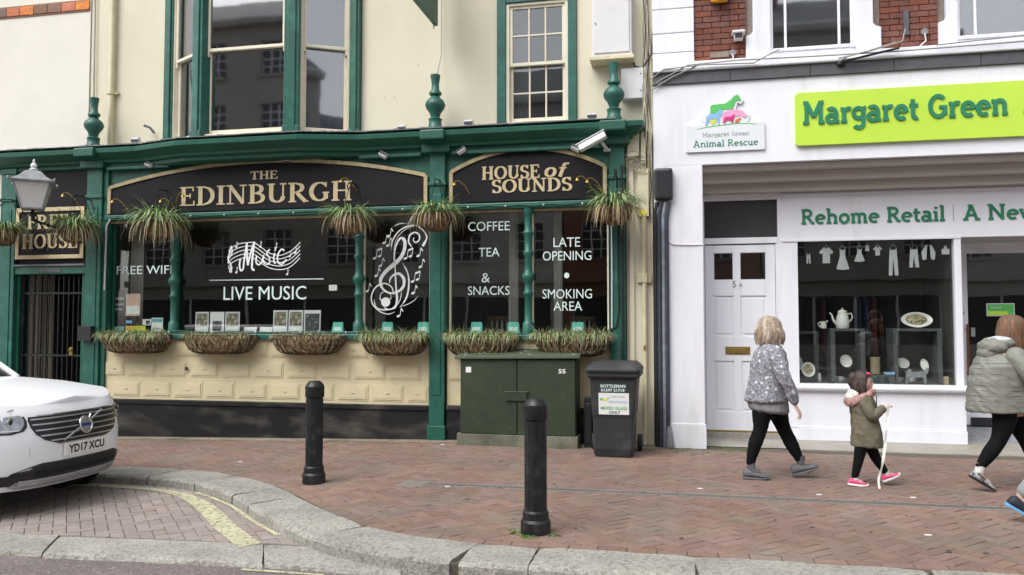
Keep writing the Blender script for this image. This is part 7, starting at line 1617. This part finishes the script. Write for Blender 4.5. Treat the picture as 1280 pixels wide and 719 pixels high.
for p in fp: furball(fur, p, .039, 80, .018)
fur.build('fur_trim', 'fur_pink', body_g)
hd = MB(); hd.ell((1.625,Y0,.875), (.07,.10,.055), 16, 10); hd.ell((1.585,Y0,.845), (.05,.085,.045), 14, 8); fuse(hd, 'hood_lining', 'fur_white', body_g, .008, 3)
for a in ((1.60,Y0-.05,.09),(1.905,Y0+.05,.125)): MB().tube([(a[0]+.005,a[1],a[2]+.01),(a[0]+.01,a[1],a[2]-.03)], .026, 12).build('sock', 'sole_white', body_g)
shoe('shoe', body_g, (1.545,Y0-.05,.01), (1.72,Y0-.055,.0), (0,0,1), 'shoe_pink', 'sole_white', L_=.175, w=.036, h=.062); shoe('shoe', body_g, (1.88,Y0+.05,.03), (2.04,Y0+.05,.105), (0,0,1), 'shoe_pink', 'sole_white', L_=.17, w=.036, h=.06)
rb = MB(); RP, _ = smoothpath([(1.885,Y0-.135,.79),(1.89,Y0-.14,.70),(1.875,Y0-.15,.60),(1.86,Y0-.16,.48),(1.845,Y0-.17,.36),(1.82,Y0-.18,.22),(1.785,Y0-.19,.10),(1.79,Y0-.20,.01)], [.01]*8, 5); rv = []
for i, p in enumerate(RP):
    tw = .6*math.sin(i*.55); w = .013*(1 if i < 25 else .8); rv += [p+Vector((-w*math.cos(tw), -w*math.sin(tw), 0)), p+Vector((w*math.cos(tw), w*math.sin(tw), 0)), p+Vector((w*math.cos(tw), w*math.sin(tw)+.004, 0)), p+Vector((-w*math.cos(tw), -w*math.sin(tw)+.004, 0))]
rb.add(rv, [(4*i+a, 4*i+(a+1)%4, 4*i+4+(a+1)%4, 4*i+4+a) for i in range(len(RP)-1) for a in range(4)]); tag(rb.build('ribbon', 'ribbon_white'), 'long white ribbon hanging from the little girl’s hand to the pavement', 'ribbon')

# ---- woman in a quilted jacket at the right edge
Y0 = -2.02
w2 = thing('person', 'long haired woman in a grey quilted hooded jacket walking off at the right edge', 'person', (3.0, Y0, 0), 'people walking along the pavement')
HC = (3.03, Y0, 1.505); fc = (.85,.5,-.15)
bd_ = MB(); head(bd_, HC, .112, fc, None); limb(bd_, [(2.97,Y0,1.28),(3.0,Y0,1.38),(3.02,Y0,1.44)], [.06,.052,.055])
trunk(bd_, [(.70,2.96,Y0,.13,.16),(.85,2.94,Y0,.15,.18),(1.1,2.94,Y0,.14,.17),(1.27,2.96,Y0,.11,.18),(1.33,2.98,Y0,.06,.08)])
limb(bd_, [(2.93,Y0-.085,.78),(2.87,Y0-.085,.47),(2.69,Y0-.08,.20),(2.76,Y0-.08,.07)], [.085,.052,.034,.03]); limb(bd_, [(3.0,Y0+.085,.78),(3.15,Y0+.085,.46),(3.30,Y0+.08,.14),(3.38,Y0+.08,.06)], [.085,.052,.034,.03])
limb(bd_, [(3.0,Y0-.20,1.25),(3.12,Y0-.26,1.02),(3.28,Y0-.24,.92)], [.045,.036,.024]); hand(bd_, (3.30,Y0-.24,.91), (.8,.1,-.2), (.2,-.3,1), 1.0, .7); limb(bd_, [(2.95,Y0+.2,1.25),(2.9,Y0+.26,1.0),(3.0,Y0+.24,.8)], [.045,.036,.024]); hand(bd_, (3.01,Y0+.24,.78), (.4,0,-.9), (1,0,.3), 1.0, .7)
body_2 = fuse(bd_, 'body', 'skin', w2, .0065, 3); face_parts(body_2, HC, .112, fc); hairlocks('hair', 'hair_brown', body_2, HC, .118, fc, .20, rnd, 460, .0065, flare=.02, cover=130)
lg = MB(); limb(lg, [(2.93,Y0-.075,.82),(2.91,Y0-.08,.65),(2.86,Y0-.085,.48),(2.78,Y0-.083,.35),(2.70,Y0-.08,.23)], [.12,.10,.07,.066,.043]); limb(lg, [(3.0,Y0+.075,.82),(3.08,Y0+.08,.63),(3.15,Y0+.085,.46),(3.22,Y0+.083,.3),(3.29,Y0+.08,.17)], [.12,.10,.07,.066,.043]); fuse(lg, 'leggings', 'legging', body_2, .008, 4)
jk = MB(); rows = [(.735,2.915,.29),(.76,2.915,.30),(.83,2.917,.29),(.86,2.917,.283),(.93,2.92,.285),(.96,2.92,.275),(1.03,2.922,.278),(1.06,2.922,.262),(1.13,2.93,.262),(1.16,2.93,.245),(1.23,2.94,.23),(1.30,2.955,.18),(1.355,2.97,.11)]
trunk(jk, [(z, cx, Y0, a*(1.0), .235 if z < 1.2 else .235*(1.36-z)/.16*.7+.06) for z, cx, a in rows], tilt=.03)
for k in range(9):
    pass
limb(jk, [(2.99,Y0-.18,1.245),(3.05,Y0-.24,1.14),(3.12,Y0-.275,1.02),(3.20,Y0-.26,.96),(3.275,Y0-.245,.925)], [.092,.085,.072,.062,.052]); limb(jk, [(2.95,Y0+.18,1.245),(2.91,Y0+.25,1.1),(2.90,Y0+.265,1.0),(2.95,Y0+.25,.9),(2.99,Y0+.24,.82)], [.092,.085,.072,.062,.052])
fuse(jk, 'quilted_jacket', 'puffer', body_2, .008, 1, fold=.007, freq=(9,9,10))
qs = MB()
for z in (.80,.845,.895,.945,.995,1.045,1.095,1.145,1.19): 
    w = lerp([(a, c) for a, b_, c in rows], z); pts = oval((lerp([(a, b_) for a, b_, c in rows], z), Y0, z), w+.001, (.234 if z < 1.15 else .225), n=40, tilt=.03, p=.92); qs.tube(pts+[pts[0]],   .004, 5)
qs.build('quilt_seams', 'shirt_grey', body_2)
hd = MB(); hd.ell((2.86,Y0-.01,1.335), (.125,.165,.085), 20, 12); hd.ell((2.80,Y0-.02,1.275), (.075,.12,.065), 18, 10); hd.ell((2.93,Y0-.02,1.37), (.11,.15,.06), 16, 10); fuse(hd, 'hood', 'puffer', body_2, .007, 3, fold=.010, freq=(12,12,16))
hl = MB(); hl.ell((2.93,Y0-.01,1.395), (.115,.14,.045), 18, 10); hl.ell((2.88,Y0-.02,1.39), (.085,.10,.04), 18, 10); fuse(hl, 'hood_lining', 'lining', body_2, .007, 2)
MB().tube([(2.71,Y0-.08,.25),(2.685,Y0-.08,.17)], [.044,.04], 12).build('sock', 'sole_white', body_2); shoe('shoe', body_2, (2.605,Y0-.08,.125), (2.80,Y0-.08,.005), (.3,0,1), 'shoe_silver', 'iron_black', L_=.24, h=.085); shoe('shoe', body_2, (3.24,Y0+.08,.03), (3.47,Y0+.08,.08), (0,0,1), 'shoe_silver', 'iron_black', L_=.25, h=.085)

# ---- walker leaving the frame: only the trailing shoe shows
Y0 = -3.25
w3 = thing('person', 'walker cut off by the right edge, only a navy shoe with light blue sole showing', 'person', (3.1, Y0, 0), 'people walking along the pavement')
HC = (3.30, Y0, 1.66); fc = (.98,.1,-.1)
bd_ = MB(); head(bd_, HC, .115, fc, None); limb(bd_, [(3.22,Y0,1.42),(3.25,Y0,1.52),(3.28,Y0,1.60)], [.065,.058,.06])
trunk(bd_, [(.82,3.12,Y0,.12,.15),(.95,3.13,Y0,.12,.16),(1.15,3.16,Y0,.11,.16),(1.36,3.2,Y0,.11,.19),(1.45,3.22,Y0,.06,.09)])
limb(bd_, [(3.10,Y0-.08,.88),(2.86,Y0-.08,.52),(2.60,Y0-.06,.24),(2.64,Y0-.06,.12)], [.08,.052,.036,.034]); limb(bd_, [(3.14,Y0+.08,.88),(3.38,Y0+.08,.50),(3.5,Y0+.08,.12),(3.58,Y0+.08,.06)], [.08,.052,.036,.03])
limb(bd_, [(3.2,Y0-.21,1.38),(3.32,Y0-.26,1.12),(3.46,Y0-.25,.95)], [.045,.036,.026]); hand(bd_, (3.47,Y0-.25,.93), (.6,0,-.6), (.3,-.3,1), 1.0, .7); limb(bd_, [(3.18,Y0+.21,1.38),(3.05,Y0+.25,1.12),(3.08,Y0+.25,.9)], [.045,.036,.026]); hand(bd_, (3.08,Y0+.25,.88), (.1,0,-1), (1,0,.3), 1.0, .7)
body_3 = fuse(bd_, 'body', 'skin', w3, .008, 3); face_parts(body_3, HC, .115, fc); hairlocks('hair', 'hair_dark', body_3, HC, .12, fc, .05, rnd, 90, .012, cover=110)
lg = MB(); limb(lg, [(3.10,Y0-.075,.92),(3.0,Y0-.08,.72),(2.86,Y0-.08,.52),(2.72,Y0-.065,.36),(2.62,Y0-.06,.235)], [.11,.095,.075,.07,.062]); limb(lg, [(3.14,Y0+.075,.92),(3.28,Y0+.08,.7),(3.39,Y0+.08,.48),(3.46,Y0+.08,.3),(3.5,Y0+.08,.14)], [.11,.095,.075,.07,.062]); fuse(lg, 'trousers', 'trouser_grey', body_3, .009, 2)
jk = MB(); trunk(jk, [(.84,3.12,Y0,.15,.19),(1.0,3.13,Y0,.15,.19),(1.2,3.17,Y0,.14,.19),(1.38,3.2,Y0,.13,.21),(1.47,3.22,Y0,.07,.1)])
limb(jk, [(3.2,Y0-.19,1.38),(3.32,Y0-.265,1.12),(3.44,Y0-.25,.98)], [.075,.06,.05]); limb(jk, [(3.18,Y0+.19,1.38),(3.05,Y0+.255,1.12),(3.08,Y0+.25,.94)], [.075,.06,.05]); fuse(jk, 'dark_jacket', 'shoe_navy', body_3, .01, 3)
shoe('shoe', body_3, (2.48,Y0-.06,.125), (2.70,Y0-.06,.0), (.3,0,1), 'shoe_navy', 'sole_blue', L_=.28, h=.10, w=.052); shoe('shoe', body_3, (3.44,Y0+.08,.01), (3.70,Y0+.08,.02), (0,0,1), 'shoe_navy', 'sole_blue', L_=.28, h=.10, w=.052)
